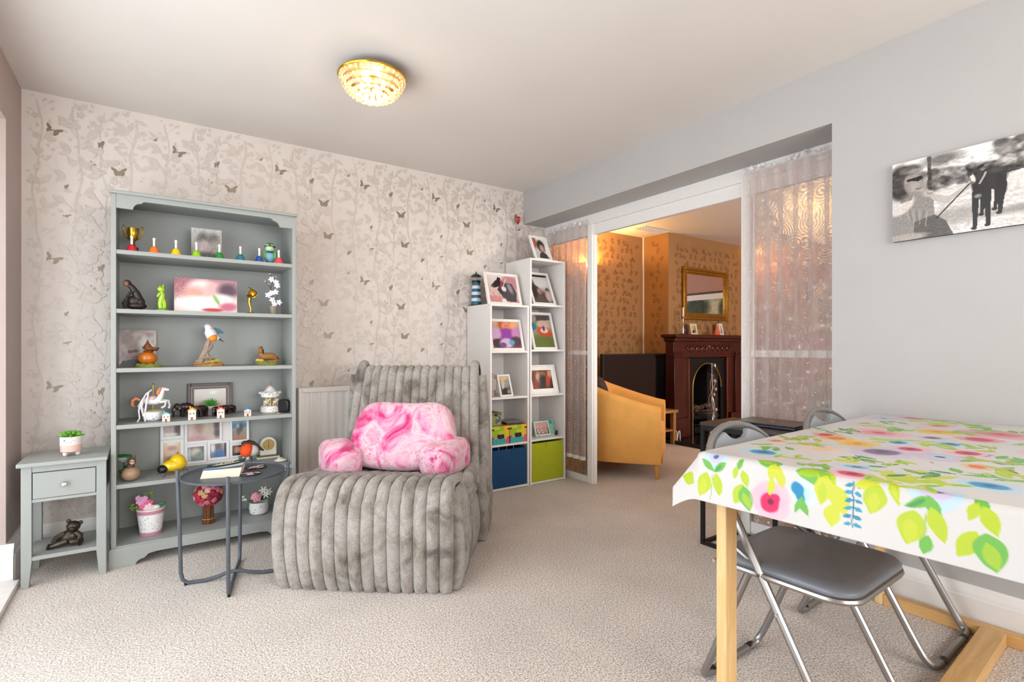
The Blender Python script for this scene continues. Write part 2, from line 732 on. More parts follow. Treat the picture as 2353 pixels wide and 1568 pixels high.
def photo_frame(label, w, h, bd, fn, loc, rz=0.0, tilt=-14, fm=None, d=0.018, mount=0.0, nx=44, ny=44, name='framed_photo', group=None):
    t = thing(name, label, 'photo frame', loc, rz, group, R(tilt))
    ring_frame(mb(), w, h, bd, d).build('frame', fm or WLAM, t, bevel=0.0015)
    if mount:
        ring_frame(mb(), w - 2 * bd, h - 2 * bd, mount, 0.003, d * 0.35, bd).build('mount', mat('mount_card', '#f0eeea', 0.7), t)
    k = bd + mount
    picture('photo', w - 2 * k, h - 2 * k, fn, t, nx, ny, (0, d * 0.55, k))
    box('backing', mat('frame_backing', '#3b2f28', 0.7), t, -w / 2 + bd * 0.6, w / 2 - bd * 0.6, d * 0.6, d + 0.001, bd * 0.6, h - bd * 0.6)
    if tilt:
        a = R(-tilt)
        # strut that props the frame up: reaches the shelf behind it
        zt = h * 0.62
        L = zt * math.cos(a)
        mb().prism([(-0.02, zt), (0.02, zt), (0.03, 0.01), (-0.03, 0.01)], 0, 0.003, 'Y').build('strut', fm or WLAM, t)
        s = t.children[-1]
        s.location = (0, d + 0.002, 0)
        s.rotation_euler = (R(14), 0, 0)
        # pivot the strut about its top edge
        m = Matrix.Rotation(R(14), 3, 'X')
        s.location = Vector((0, d + 0.002, zt)) - m @ Vector((0, 0, zt))
    return t


# ------------------------------------------------------------------ the setting
YB, ZC, XR, ZB, XP, XL = 3.693, 2.445, 2.665, 2.165, 2.906, -0.555
struct(box('floor', CARPET, None, -1.1, 7.3, -2.1, 4.5, -0.06, 0.0))
struct(box('ceiling', CEIL, None, -1.1, 7.3, -2.1, 4.5, ZC, ZC + 0.06))
wall_back = struct(box('wall_back', WALLP, None, -0.95, 2.955, YB, 4.5, 0, ZC))
wall_right = struct(mb().prism([(-2.1, 0), (1.187, 0), (1.187, ZB), (YB, ZB), (YB, ZC), (-2.1, ZC)], XR, 2.955, 'X').build('wall_right', WGREY))
wall_left = struct(mb().prism([(-2.1, 0), (0.35, 0), (0.35, 2.16), (3.34, 2.16), (3.34, 0), (YB, 0), (YB, ZC), (-2.1, ZC)], XL, -0.95, 'X').build('wall_left', WMAUVE))
B = mb()
B.box(-0.95, 0.0, -2.1, -1.95, 0, ZC).box(2.3, 2.955, -2.1, -1.95, 0, ZC).box(0.0, 2.3, -2.1, -1.95, 0, 0.85).box(0.0, 2.3, -2.1, -1.95, 2.15, ZC)
struct(B.build('wall_rear', WGREY))

# skirting boards
SK = [(0, 0), (-0.02, 0), (-0.02, 0.115), (-0.016, 0.122), (-0.016, 0.134), (-0.010, 0.148), (-0.006, 0.163), (0, 0.163)]
struct(mb().prism([(YB + a, z) for a, z in SK], XL, 2.10, 'X').build('baseboard_back', WHITE, sharp=25))
struct(mb().prism([(XR + a, z) for a, z in SK], -1.95, 1.187, 'Y').build('baseboard_right', WHITE, sharp=25))
o = mb().prism([(XL - a * 1.6, z * 1.12) for a, z in SK], 3.34, YB, 'Y').prism([(3.34 + a * 1.6, z * 1.12) for a, z in SK], -0.84, XL + 0.03, 'X').build('baseboard_left', WHITE, sharp=25)
struct(o)
# glazed garden door in the left wall: threshold, frame, panes
struct(box('trim_1', mat('threshold_white', '#e2ddd8', 0.4), None, -0.92, -0.50, 0.35, 3.30, 0.0, 0.022, bevel=0.004))
door = struct(bpy.data.objects.new('door_1', None))
COL.objects.link(door)
door.location = (-0.88, 1.85, 0.022)
for i in range(3):
    y0 = -1.48 + i * 0.99
    B = mb()
    B.box(-0.03, 0.03, y0, y0 + 0.07, 0, 2.13).box(-0.03, 0.03, y0 + 0.91, y0 + 0.98, 0, 2.13)
    B.box(-0.03, 0.03, y0 + 0.07, y0 + 0.91, 0, 0.1).box(-0.03, 0.03, y0 + 0.07, y0 + 0.91, 2.05, 2.13)
    B.build('door_frame', UPVC, door, bevel=0.004)
    box('pane', GLASS, door, -0.006, 0.006, y0 + 0.07, y0 + 0.91, 0.1, 2.05)
win = struct(bpy.data.objects.new('window_1', None))
COL.objects.link(win)
win.location = (1.15, -2.02, 0.85)
for i in range(3):
    x0 = -1.15 + i * 0.767
    B = mb()
    B.box(x0, x0 + 0.06, -0.03, 0.03, 0, 1.3).box(x0 + 0.706, x0 + 0.766, -0.03, 0.03, 0, 1.3)
    B.box(x0 + 0.06, x0 + 0.706, -0.03, 0.03, 0, 0.06).box(x0 + 0.06, x0 + 0.706, -0.03, 0.03, 1.24, 1.3)
    B.build('window_frame', UPVC, win)
    box('pane', GLASS, win, x0 + 0.06, x0 + 0.706, -0.005, 0.005, 0.06, 1.24)

# ---- wallpaper print on the back wall (repeat 0.562 x 0.686 m)
TW, TH = 0.562, 0.686
rw = random.Random(11)


def leaf_poly(cx, cz, L, W, a):
    c, s = math.cos(a), math.sin(a)
    pts = [(0, 0), (0.2, 0.62), (0.42, 1.0), (0.66, 0.78), (0.86, 0.32), (1, 0), (0.86, -0.32), (0.66, -0.78), (0.42, -1.0), (0.2, -0.62)]
    return [(cx + (p * L) * c - (q * W) * s, cz + (p * L) * s + (q * W) * c) for p, q in pts]


def flat(B, poly, y):
    k = len(poly)
    B.add([(x, y, z) for x, z in poly], [tuple(range(k))])


tile_leaves = []
stems = [(0.0, 0.008), (0.149, 0.005), (0.312, 0.006), (0.425, 0.0045)]
for sx, sw in stems:
    z = 0.0
    side = 1
    while z < TH - 0.02:
        z += rw.uniform(0.045, 0.085)
        side = -side
        a = (PI / 2 - side * rw.uniform(0.55, 1.2))
        L = rw.uniform(0.04, 0.085)
        bx, bz = sx + side * rw.uniform(0.008, 0.05), z
        tile_leaves.append(('leaf', bx, bz, L, L * rw.uniform(0.20, 0.27), a))
        if rw.random() < 0.75:
            a2 = a + rw.choice((-1, 1)) * rw.uniform(0.95, 1.4)
            tile_leaves.append(('leaf', bx, bz, L * 0.85, L * 0.20, a2))
        if rw.random() < 0.6:
            tile_leaves.append(('twig', sx, bz - 0.05, bx, bz, 0.0016))
        for _ in range(3):
            lx, lz, la = sx + rw.uniform(-0.07, 0.07), z + rw.uniform(-0.04, 0.04), rw.uniform(0, 6.28)
            tile_leaves.append(('leaf', lx, lz, rw.uniform(0.014, 0.03), 0.0055, la))
            if rw.random() < 0.5:
                tile_leaves.append(('leaf', lx, lz, 0.018, 0.005, la + 0.9))
        if rw.random() < 0.45:
            fx, fz = sx + rw.uniform(-0.06, 0.06), z + rw.uniform(-0.03, 0.03)
            for kk in range(5):
                tile_leaves.append(('leaf', fx, fz, 0.021, 0.008, kk * 1.257 + fx * 50))
B = mb()
YP = YB - 0.0005
for ti in range(-3, 4):
    for tj in range(-1, 4):
        ox, oz = 1.044 + ti * TW, 0.20 + tj * TH
        for ei, e in enumerate(tile_leaves):
            if e[0] == 'leaf':
                p = leaf_poly(ox + e[1], oz + e[2], e[3], e[4], e[5])
            else:
                x0, z0, x1, z1, w_ = e[1:]
                p = [(ox + x0 - w_, oz + z0), (ox + x1 - w_, oz + z1), (ox + x1 + w_, oz + z1), (ox + x0 + w_, oz + z0)]
            if all(-0.54 < x < 2.9 and 0.165 < z < 2.44 for x, z in p):
                flat(B, p, YP - 0.000012 * (ei + 1))
        for k, (sx, sw) in enumerate(stems):
            N = 14
            row = []
            for i in range(N + 1):
                z = oz + TH * i / N
                x = ox + sx + 0.016 * math.sin(2 * PI * i / N + k * 1.7) + 0.006 * math.sin(6 * PI * i / N + k)
                row.append((x, z))
            for (xa, za), (xb, zb) in zip(row[:-1], row[1:]):
                if za > 0.165 and zb < 2.44 and -0.54 < xa < 2.9:
                    flat(B, [(xa - sw, za), (xa + sw, za), (xb + sw, zb), (xb - sw, zb)], YP + 0.0003 - 0.00001 * k)
o = B.build('leaf_print', PRINT_PALE, wall_back, world=True, sharp=0, fix=False)
o['kind'] = 'stuff'
# butterflies
WING = [(0.004, 0.004), (0.016, 0.016), (0.034, 0.026), (0.039, 0.021), (0.034, 0.010), (0.025, 0.003), (0.027, -0.008), (0.021, -0.021), (0.012, -0.025), (0.005, -0.018), (0.0, -0.024)]
SIDE = [(0, -0.012), (0.010, -0.022), (0.020, -0.014), (0.019, 0.0), (0.024, 0.014), (0.021, 0.030), (0.012, 0.026), (0.003, 0.010), (-0.006, 0.016), (-0.003, 0.002)]
FLY = [(0, -0.010), (0.004, -0.002), (0.018, -0.002), (0.019, 0.004), (0.004, 0.004), (0.002, 0.010), (-0.004, 0.004), (-0.014, 0.011), (-0.016, 0.006), (-0.004, -0.002)]


def moth(poly, sc, rot, mirror):
    pts = list(poly)
    if mirror:
        pts = pts + [(-x * 0.92, z) for x, z in reversed(pts[:-1])]
    c, s = math.cos(rot), math.sin(rot)
    me_b = mb()
    flat(me_b, [((x * c - z * s) * sc, (x * s + z * c) * sc) for x, z in pts], 0.0)
    me = bpy.data.meshes.new('butterfly_motif')
    me.from_pydata(me_b.v, [], me_b.f)
    me.materials.append(PRINT_DARK)
    return me


MOTIFS = [(1.256, 2.257, moth(WING, 1.0, R(-22), True)), (0.976, 2.087, moth(WING, 0.98, R(5), True)), (0.886, 2.220, moth(SIDE, 1.0, R(-8), False)),
          (1.144, 2.307, moth(WING, 0.36, R(12), True)), (0.859, 2.112, moth(FLY, 0.95, R(-30), False)), (1.304, 1.963, moth(SIDE, 0.62, R(-10), False)),
          (1.003, 1.868, moth(WING, 1.0, R(-5), True)), (1.142, 1.768, moth(SIDE, 0.85, R(-35), False)), (1.314, 1.806, moth(FLY, 1.05, R(25), False))]
for mx_, mz_, me in MOTIFS:
    for ti in range(-4, 4):
        for tj in range(-3, 2):
            x, z = mx_ + ti * TW, mz_ + tj * TH
            if not (-0.54 < x < 2.66 and 0.2 < z < 2.43):
                continue
            if -0.12 < x < 0.66 and z < 1.85 or 2.13 < x and z < 1.4 or 0.85 < x < 1.95 and z < 0.8:
                continue  # behind furniture
            o = bpy.data.objects.new('butterfly_motif', me)
            COL.objects.link(o)
            o.parent = wall_back
            o.location = (x, YB - 0.0018, z)

# ---- sliding glass partition to the lounge
part_ = thing('trim_2', 'white partition frame', 'partition', (XP, 2.4, 0))
for k in ('label', 'category'):
    del part_[k]
struct(part_)
B = mb()
B.box(XP, 2.955, 1.187, YB, 2.085, ZB).box(XP + 0.012, 2.955, 1.187, YB, 2.0, 2.085)
B.build('head_rail', WHITE, part_, True, bevel=0.003)
B = mb()
B.box(XP - 0.004, 2.955, 3.085, 3.14, 0, 2.085)
B.box(XP + 0.014, 2.955, 3.078, 3.085, 0, 2.0)
B.build('post', WHITE, part_, True, bevel=0.003)
mb().box(XP - 0.004, 2.955, 1.745, 1.80, 0, 2.085).build('post', WHITE, part_, True, bevel=0.003)
for (y0, y1, z0, z1) in ((3.14, YB, 1.035, 1.07), (1.187, 1.745, 1.04, 1.082), (3.14, YB, 0, 0.05), (1.187, 1.745, 0, 0.07)):
    box('rail', WHITE, part_, XP + 0.008, 2.95, y0, y1, z0, z1, 0.003, True)
for (y0, y1, z0, z1) in ((3.14, YB, 1.07, 2.085), (3.14, YB, 0.05, 1.035), (1.187, 1.745, 1.082, 2.085), (1.187, 1.745, 0.07, 1.04)):
    box('pane', PGLASS, part_, XP + 0.022, XP + 0.027, y0, y1, z0, z1, 0, True)

# ---- lounge shell
B = mb()
B.box(2.955, 7.3, 4.40, 4.5, 0, ZC)
wall_alcove = struct(B.build('wall_alcove', LWALL))
B = mb()
B.box(5.0, 5.32, 4.02, 4.40, 0, ZC).box(5.92, 6.5, 4.02, 4.40, 0, ZC).box(5.32, 5.92, 4.02, 4.40, 0.98, ZC)
wall_chimney = struct(B.build('wall_chimney', LWALL))
wall_far = struct(box('wall_far', mat('lounge_plain_pink', '#b98f80', 0.75, var=0.03), None, 7.2, 7.3, -1.0, 4.40, 0, ZC))
B = mb()
B.box(2.955, 3.9, -1.1, -1.0, 0, ZC).box(6.1, 7.3, -1.1, -1.0, 0, ZC).box(3.9, 6.1, -1.1, -1.0, 0, 0.7).box(3.9, 6.1, -1.1, -1.0, 2.1, ZC)
struct(B.build('wall_lounge_rear', mat('lounge_plain_pink', '#b98f80')))
struct(box('trim_3', WHITE, None, 4.985, 4.999, 4.385, 4.399, 0, ZC))
# leafy sprigs printed on the lounge paper
B = mb()
rl = random.Random(5)


def sprig(B, cx, cz, a, place):
    for k in range(3):
        t = 0.01 + k * 0.022
        for sd in (-1, 1):
            p = leaf_poly(cx + t * math.cos(a), cz + t * math.sin(a), rl.uniform(0.022, 0.042), 0.0065, a + sd * 0.75)
            place(B, p)


def on_y(yv):
    return lambda B, p: B.add([(x, yv - (len(B.f) % 97) * 6e-6, z) for x, z in p], [tuple(range(len(p)))])


def on_x(xv):
    return lambda B, p: B.add([(xv - (len(B.f) % 97) * 6e-6, x, z) for x, z in p], [tuple(range(len(p)))])


for (u0, u1, pl, z0) in ((3.0, 4.95, on_y(4.3994), 0.75), (5.08, 6.42, on_y(4.0194), 0.95), (6.58, 7.1, on_y(4.3994), 0.8), (4.09, 4.33, on_x(4.9994), 0.75)):
    nz = int((ZC - 0.06 - z0) / 0.085)
    nu = max(1, int((u1 - u0) / 0.095))
    for i in range(nu):
        for j in range(nz):
            u = u0 + 0.05 + (i + 0.5 * (j % 2)) * 0.095
            if u > u1 - 0.05:
                continue
            sprig(B, u + rl.uniform(-0.015, 0.015), z0 + 0.02 + j * 0.085, rl.choice((0.5, 1.0, 1.5, 2.0, 2.6)), pl)
o = B.build('leaf_print', LPRINT, wall_alcove, world=True, sharp=0, fix=False)
o['kind'] = 'stuff'
# ceiling vent in the lounge
t = thing('ceiling_vent', 'slatted vent grille in the lounge ceiling above the television corner', 'vent', (4.72, 4.02, ZC - 0.012))
ring_frame(mb(), 0.46, 0.2, 0.02, 0.011).build('frame', WHITE, t)
t.children[0].rotation_euler = (R(90), 0, 0)
t.children[0].location = (0, 0.1, 0.011)
for k in range(5):
    box('slat', WHITE, t, -0.21, 0.21, -0.07 + k * 0.033, -0.055 + k * 0.033, 0.0, 0.009, rot=(R(25), 0, 0))


# ------------------------------------------------------------------ ceiling light
t = thing('ceiling_light', 'gold flush ceiling light with dome of round crystals, switched on', 'ceiling light', (0.885, 2.475, ZC))
mb().lathe([(0.0, 0), (0.075, 0), (0.075, -0.028), (0.152, -0.030), (0.158, -0.036), (0.152, -0.040), (0.0, -0.040)], n=40).build('ceiling_plate', mat('brushed_gold_plate', '#c9a886', 0.35, 0.8), t)
mb().tube([(0.158 * math.cos(a), 0.158 * math.sin(a), -0.042) for a in np.linspace(0, 2 * PI, 41)[:-1]], 0.006, 6, True).build('rim', GOLD, t)
mb().cone((0, 0, -0.040), (0, 0, -0.062), 0.03, 0.02).build('lamp_holder', GOLD, t)
bead = mb().ell((0, 0, 0), (0.0132, 0.0132, 0.010), n=10, m=6)
crys = NT('crystal_bead')
crys.b.inputs['Base Color'].default_value = (0.66, 0.59, 0.46, 1)
crys.set(rough=0.12)
_tr, _tl, _m1, _m2 = crys.n('ShaderNodeBsdfTransparent'), crys.n('ShaderNodeBsdfTranslucent'), crys.n('ShaderNodeMixShader'), crys.n('ShaderNodeMixShader')
_tl.inputs[0].default_value = (0.66, 0.59, 0.46, 1)
_m1.inputs[0].default_value = 0.5
_m2.inputs[0].default_value = 0.45
crys.l(crys.b, 0, _m1, 1)
crys.l(_tl, 0, _m1, 2)
crys.l(_m1, 0, _m2, 1)
crys.l(_tr, 0, _m2, 2)
crys.l(_m2, 0, crys.out, 'Surface')
bm0 = bead.build('crystal', crys.m, t)
bm0.location = (0, 0, -0.145)
wire = mb()
rows = [(0.148, -0.054, 31), (0.134, -0.080, 28), (0.117, -0.104, 25), (0.094, -0.123, 20), (0.068, -0.135, 14), (0.041, -0.142, 8)]
for q, (r_, z_, n_) in enumerate(rows):
    wire.tube([(r_ * math.cos(a), r_ * math.sin(a), z_ + 0.012) for a in np.linspace(0, 2 * PI, 33)[:-1]], 0.0017, 4, True)
    for i in range(n_):
        a = 2 * PI * (i + 0.5 * (q % 2)) / n_
        c = bm0.copy()
        COL.objects.link(c)
        c.parent = t
        c.location = (r_ * math.cos(a), r_ * math.sin(a), z_)
        c.rotation_euler = (0, R(60 - q * 9), a)
for i in range(16):
    a = 2 * PI * i / 16
    wire.tube([((r_ + 0.004) * math.cos(a), (r_ + 0.004) * math.sin(a), z_) for r_, z_ in [(0.155, -0.045)] + [(x[0], x[1]) for x in rows]], 0.0015, 4)
wire.build('wire_cage', GOLD, t)
BULB = emat('warm_bulb', '#ffe2b0', 7)
for i in range(4):
    a = PI / 4 + i * PI / 2
    mb().ell((0.055 * math.cos(a), 0.055 * math.sin(a), -0.075), (0.012, 0.012, 0.022)).build('bulb', BULB, t)
d = bpy.data.lights.new('lamp_glow', 'POINT')
d.energy = 10
d.color = (1, 0.76, 0.46)
d.shadow_soft_size = 0.05
o = bpy.data.objects.new('lamp_glow', d)
COL.objects.link(o)
o.parent = t
o.location = (0, 0, -0.085)


# ------------------------------------------------------------------ grey bookcase
BX0, BX1, BF, BBK = -0.163, 0.705, 3.267, 3.60
SH = [1.587, 1.291, 0.993, 0.708, 0.410]
t = thing('bookcase', 'tall grey painted bookcase filled with ornaments and photos', 'bookcase', (0.271, 3.43, 0))
box('side_panel', GREY, t, BX0, BX0 + 0.021, BF, BBK, 0.0, 1.865, 0.002, True)
box('side_panel', GREY, t, BX1 - 0.021, BX1, BF, BBK, 0.0, 1.865, 0.002, True)
box('back_panel', GREY, t, BX0 + 0.021, BX1 - 0.021, BBK - 0.012, BBK - 0.002, 0.05, 1.8655, 0, True)
box('top', GREY, t, BX0 - 0.006, BX1 + 0.005, BF - 0.017, BBK, 1.865, 1.881, 0.004, True)
for z in SH:
    box('shelf', GREY, t, BX0 + 0.021, BX1 - 0.021, BF + 0.001, BBK - 0.012, z - 0.021, z, 0.0015, True)
box('shelf', GREY, t, BX0 + 0.0205, BX1 - 0.0205, BF - 0.004, BBK - 0.012, 0.085, 0.105, 0.0015, True)


def arc(cx, cz, r, a0, a1, n=7):
    return [(cx + r * math.cos(R(a0 + (a1 - a0) * i / n)), cz + r * math.sin(R(a0 + (a1 - a0) * i / n))) for i in range(n + 1)]


def apron(xa, xb, zt, zlow, zmid, s):
    """frieze outline: deep at both ends, stepping up through two scallops"""
    left = [(xa, zlow), (xa + 0.067, zlow)] + arc(xa + 0.067 + 0.036, zlow - 0.002, 0.036, 170, 90, 5)[1:] + [(xa + 0.103 + 0.024 * (1 - math.cos(R(q_))), zlow + 0.034 + 0.012 * math.sin(R(q_))) for q_ in (15, 40, 65, 90)]
    right = [(xa + xb - x, z) for x, z in reversed(left)]
    return [(xa, zt)] + left + right + [(xb, zt)]


mb().prism(apron(BX0 + 0.021, BX1 - 0.021, 1.866, 1.795, 1.84, 1), BF + 0.001, BF + 0.02, 'Y').build('apron', GREY, t, True)
# plinth with bracket feet
PL = [(BX0 - 0.008, 0), (BX0 + 0.10, 0)] + [(BX0 + 0.10 + 0.035 - 0.035 * math.cos(R(a)), 0.026 * math.sin(R(a))) for a in (20, 45, 70, 90)] + [(BX0 + 0.155, 0.045), (BX0 + 0.19, 0.05)]
PR = [(BX0 + BX1 - x, z) for x, z in reversed(PL)]
mb().prism(PL + PR + [(BX1 + 0.008, 0.086), (BX1 + 0.002, 0.097), (BX0 - 0.002, 0.097), (BX0 - 0.008, 0.086)], BF - 0.010, BF + 0.010, 'Y').build('plinth', GREY, t, True, bevel=0.0015)
S1, S2, S3, S4, S5, S6 = [z + 0.0005 for z in SH] + [0.1055]

# --- shelf 1: hand bells, trophy, photo, frog
bell_cols = [('red', '#c5122b', -0.080), ('orange', '#f2761c', 0.014), ('yellow', '#f0ca0a', 0.110), ('lime green', '#8fc81c', 0.203), ('dark green', '#168a2c', 0.312), ('teal', '#10708c', 0.416), ('royal blue', '#164a9c', 0.513), ('coral pink', '#ee3f58', 0.617)]
BELLP = [(0.025, 0.0), (0.025, 0.004), (0.021, 0.010), (0.0175, 0.022), (0.014, 0.030), (0.006, 0.035), (0.0, 0.036)]
where = ['leftmost of eight on the top shelf', 'second of eight on the top shelf', 'third of eight on the top shelf', 'before the black and white photo board', 'fifth of eight on the top shelf', 'sixth of eight on the top shelf', 'left of the frog on the top shelf', 'rightmost of eight on the top shelf']
for (cn, cc, x), wh in zip(bell_cols, where):
    q = thing('hand_bell', '%s toy hand bell, %s' % (cn, wh), 'hand bell', (x, 3.300, S1), 0, 'coloured hand bells on the top shelf')
    mb().lathe(BELLP, n=18).build('bell', mat('bell_' + cn.replace(' ', '_'), cc, 0.25, var=0.03, coat=0.5), q)
    mb().tube([(0, 0, 0.034), (0, 0, 0.045), (0, 0, 0.066), (0, 0, 0.076), (0, 0, 0.080)], [0.005, 0.0055, 0.0055, 0.0075, 0.004], 8).build('handle', PORC, q)
q = thing('trophy', 'small gold trophy cup with two handles behind the red bell', 'trophy', (-0.077, 3.37, S1))
mb().lathe([(0.0, 0.052), (0.006, 0.052), (0.010, 0.062), (0.022, 0.075), (0.027, 0.10), (0.029, 0.128), (0.0305, 0.130), (0.026, 0.128), (0.0, 0.085)], n=20).build('cup', GOLD, q)
mb().lathe([(0.024, 0), (0.024, 0.03), (0.014, 0.036), (0.008, 0.054)], n=16).build('base', mat('trophy_base', '#4a2a1c', 0.3), q)
for s in (-1, 1):
    mb().tube([(s * x, 0, z) for x, z in ((0.018, 0.070), (0.034, 0.088), (0.040, 0.112), (0.046, 0.134), (0.042, 0.143), (0.034, 0.139))], 0.0028, 6).build('handle', GOLD, q)


def ph_faces(p):
    p.grad('#c9c5c0', '#8b8783').ell(0.38, 0.62, 0.2, 0.24, '#6a6664', soft=0.8).ell(0.72, 0.66, 0.2, 0.2, '#78736f', soft=0.8).ell(0.4, 0.42, 0.2, 0.2, '#b9aaa8', soft=0.8).ell(0.78, 0.38, 0.18, 0.22, '#a39d98', soft=0.9).ell(0.5, 0.08, 0.5, 0.14, '#5c5956', soft=0.8).grain(0.06, 24)


q = thing('photo_board', 'black and white portrait photo board propped behind the bells', 'photo', (0.262, 3.43, S1), 0, None, R(-6))
box('board', mat('photo_board_edge', '#c9c4bf', 0.6), q, -0.075, 0.075, 0.001, 0.008, 0.012, 0.187)
picture('photo', 0.148, 0.174, ph_faces, q, 36, 40, (0, 0.0005, 0.0125))
box('easel', BLACK, q, -0.03, 0.03, 0.008, 0.05, 0.0, 0.012)
q = thing('frog_figurine', 'green frog figurine in blue dungarees and hat between the last two bells', 'figurine', (0.574, 3.345, S1))
FG, FB = mat('frog_green', '#6fae4e', 0.4), mat('frog_blue', '#7fb6cf', 0.45)
mb().ell((0, 0, 0.042), (0.027, 0.022, 0.036)).build('body', FB, q)
mb().ell((0, -0.003, 0.090), (0.024, 0.022, 0.020)).ell((-0.012, -0.012, 0.106), 0.008).ell((0.012, -0.012, 0.106), 0.008).build('head', mat('frog_pale', '#b9d8b0', 0.4), q)
mb().lathe([(0.030, 0.100), (0.033, 0.104), (0.022, 0.108), (0.018, 0.122), (0.0, 0.127)], (0.004, 0.006, 0), 14).build('hat', mat('frog_hat', '#4c6b2c', 0.6), q)
mb().ell((-0.028, -0.004, 0.05), (0.008, 0.01, 0.025)).ell((0.030, -0.002, 0.05), (0.010, 0.012, 0.028)).build('arm', FG, q)
mb().ell((-0.009, -0.021, 0.068), (0.009, 0.004, 0.005)).ell((0.009, -0.021, 0.068), (0.009, 0.004, 0.005)).build('bow_tie', mat('navy', '#1b2a44', 0.5), q)
mb().ell((-0.013, -0.008, 0.007), (0.012, 0.018, 0.007)).ell((0.013, -0.008, 0.007), (0.012, 0.018, 0.007)).build('foot', mat('frog_shoe', '#3c3a34', 0.5), q)

# --- shelf 2
q = thing('kneeling_figurine', 'dark bronze figurine of a kneeling couple, left end of second shelf', 'figurine', (-0.068, 3.325, S2))
DB = mat('dark_bronze', '#2c241f', 0.35, 0.3, var=0.3, vs=60)
B = mb()
B.ell((0.008, 0, 0.020), (0.044, 0.028, 0.020)).ell((0.0, 0, 0.045), (0.034, 0.024, 0.030)).ell((0.022, 0, 0.040), (0.022, 0.022, 0.028))
B.tube([(0.016, 0, 0.055), (0.006, 0, 0.085), (-0.014, -0.004, 0.118), (-0.030, -0.006, 0.128)], [0.021, 0.018, 0.014, 0.010], 10)
B.tube([(0.004, -0.01, 0.095), (-0.022, -0.012, 0.082), (-0.034, -0.008, 0.060)], [0.008, 0.007, 0.006], 8)
B.tube([(-0.03, 0, 0.05), (-0.045, 0, 0.03), (-0.036, 0, 0.01)], [0.012, 0.010, 0.009], 8)
B.build('body', DB, q)
mb().ell((-0.036, -0.007, 0.132), (0.013, 0.012, 0.016), (0, -0.4, 0)).build('head', mat('figurine_skin', '#8a5f45', 0.5), q)
mb().ell((-0.032, -0.003, 0.141), (0.015, 0.013, 0.011)).tube([(-0.024, 0, 0.14), (-0.012, 0.004, 0.12)], [0.009, 0.006], 8).build('hair', mat('figurine_hair', '#46241a', 0.5), q)
q = thing('lime_figurine', 'glossy lime green standing cat figurine on the second shelf', 'figurine', (0.050, 3.325, S2))
LG = mat('lime_glaze', '#a6cf24', 0.25, coat=0.5)
mb().lathe([(0.032, 0), (0.032, 0.006), (0.012, 0.014), (0.0, 0.015)], n=18).build('base', mat('lime_base', '#6fa31c', 0.3), q)
B = mb()
B.tube([(-0.006, 0, 0.01), (-0.010, 0, 0.035), (-0.004, 0, 0.06), (0.0, 0, 0.085), (-0.004, 0, 0.100)], [0.012, 0.011, 0.014, 0.012, 0.008], 10)
B.tube([(0.008, 0, 0.01), (0.010, 0, 0.035), (0.003, 0, 0.06)], [0.010, 0.009, 0.010], 8)
B.tube([(-0.012, -0.006, 0.088), (-0.020, -0.014, 0.075), (-0.012, -0.016, 0.092)], [0.006, 0.0055, 0.005], 7)
B.build('body', LG, q)
mb().ell((-0.006, -0.003, 0.112), (0.017, 0.014, 0.014), (0, 0.3, 0)).cone((0.000, 0, 0.118), (0.006, 0, 0.140), 0.008, 0.001).cone((-0.012, 0, 0.118), (-0.010, 0, 0.133), 0.006, 0.001).build('head', LG, q)


def ph_party(p):
    p.grad('#a87a86', '#e6d3cb').ell(0.1, 0.85, 0.25, 0.4, '#a06872', soft=0.8).ell(0.42, 0.72, 0.22, 0.25, '#e9d5d2', soft=0.6).ell(0.3, 0.55, 0.2, 0.2, '#d59a8c', soft=0.9).ell(0.62, 0.7, 0.14, 0.2, '#d9a8a8', soft=0.8).ell(0.85, 0.68, 0.16, 0.2, '#4d3448', soft=0.8).ell(0.36, 0.25, 0.36, 0.22, '#efe9e6', soft=0.6).ell(0.75, 0.35, 0.2, 0.2, '#efe6e2', soft=0.7)
    p.ell(0.66, 0.38, 0.035, 0.16, '#86b060', 0.3, soft=0.6).ell(0.85, 0.18, 0.14, 0.12, '#c8607f', 0.3, soft=0.7).ell(0.6, 0.07, 0.16, 0.05, '#c41c24', soft=0.5).grain(0.12, 70, 2, lambda x, y: ((x < 0.18) | (x > 0.93)) * (y > 0.3))


q = thing('canvas_photo', 'glossy colour photo block of a party, middle of second shelf', 'photo', (0.254, 3.345, S2), 0, None, R(-3))
box('block', mat('photo_block_edge', '#6d4a50', 0.5), q, -0.152, 0.152, 0.001, 0.014, 0, 0.186)
picture('photo', 0.302, 0.184, ph_party, q, 80, 50, (0, 0.0004, 0.001))
q = thing('gold_cup_sculpture', 'gold floating cup ornament pouring a stream, second shelf', 'ornament', (0.470, 3.325, S2))
mb().lathe([(0.0, 0), (0.014, 0), (0.020, 0.003), (0.012, 0.006), (0.0, 0.007)], n=14).ell((-0.012, -0.004, 0.004), (0.012, 0.008, 0.004)).ell((0.013, 0.004, 0.004), (0.010, 0.008, 0.004)).build('splash', GOLD, q)
mb().tube([(0.0, 0, 0.005), (0.002, 0, 0.03), (-0.006, 0, 0.06), (-0.003, 0, 0.09), (-0.006, -0.006, 0.105)], [0.004, 0.0045, 0.007, 0.010, 0.014], 8).build('stream', GOLD, q)
cup = mb().lathe([(0.0, 0), (0.014, 0.0), (0.021, 0.012), (0.0225, 0.032), (0.0205, 0.031), (0.018, 0.014), (0.0, 0.006)], n=18).build('cup', GOLD, q)
cup.location = (0.008, 0.012, 0.126)
cup.rotation_euler = (R(118), R(-18), 0)
mb().tube([(-0.008, 0.0, 0.132), (-0.014, -0.002, 0.143), (-0.006, 0.002, 0.151), (0.006, 0.008, 0.142)], 0.003, 6).build('handle', GOLD, q)
q = thing('orchid_vase', 'white orchid sprays in a grey glass vase, right end of second shelf', 'vase', (0.595, 3.345, S2))
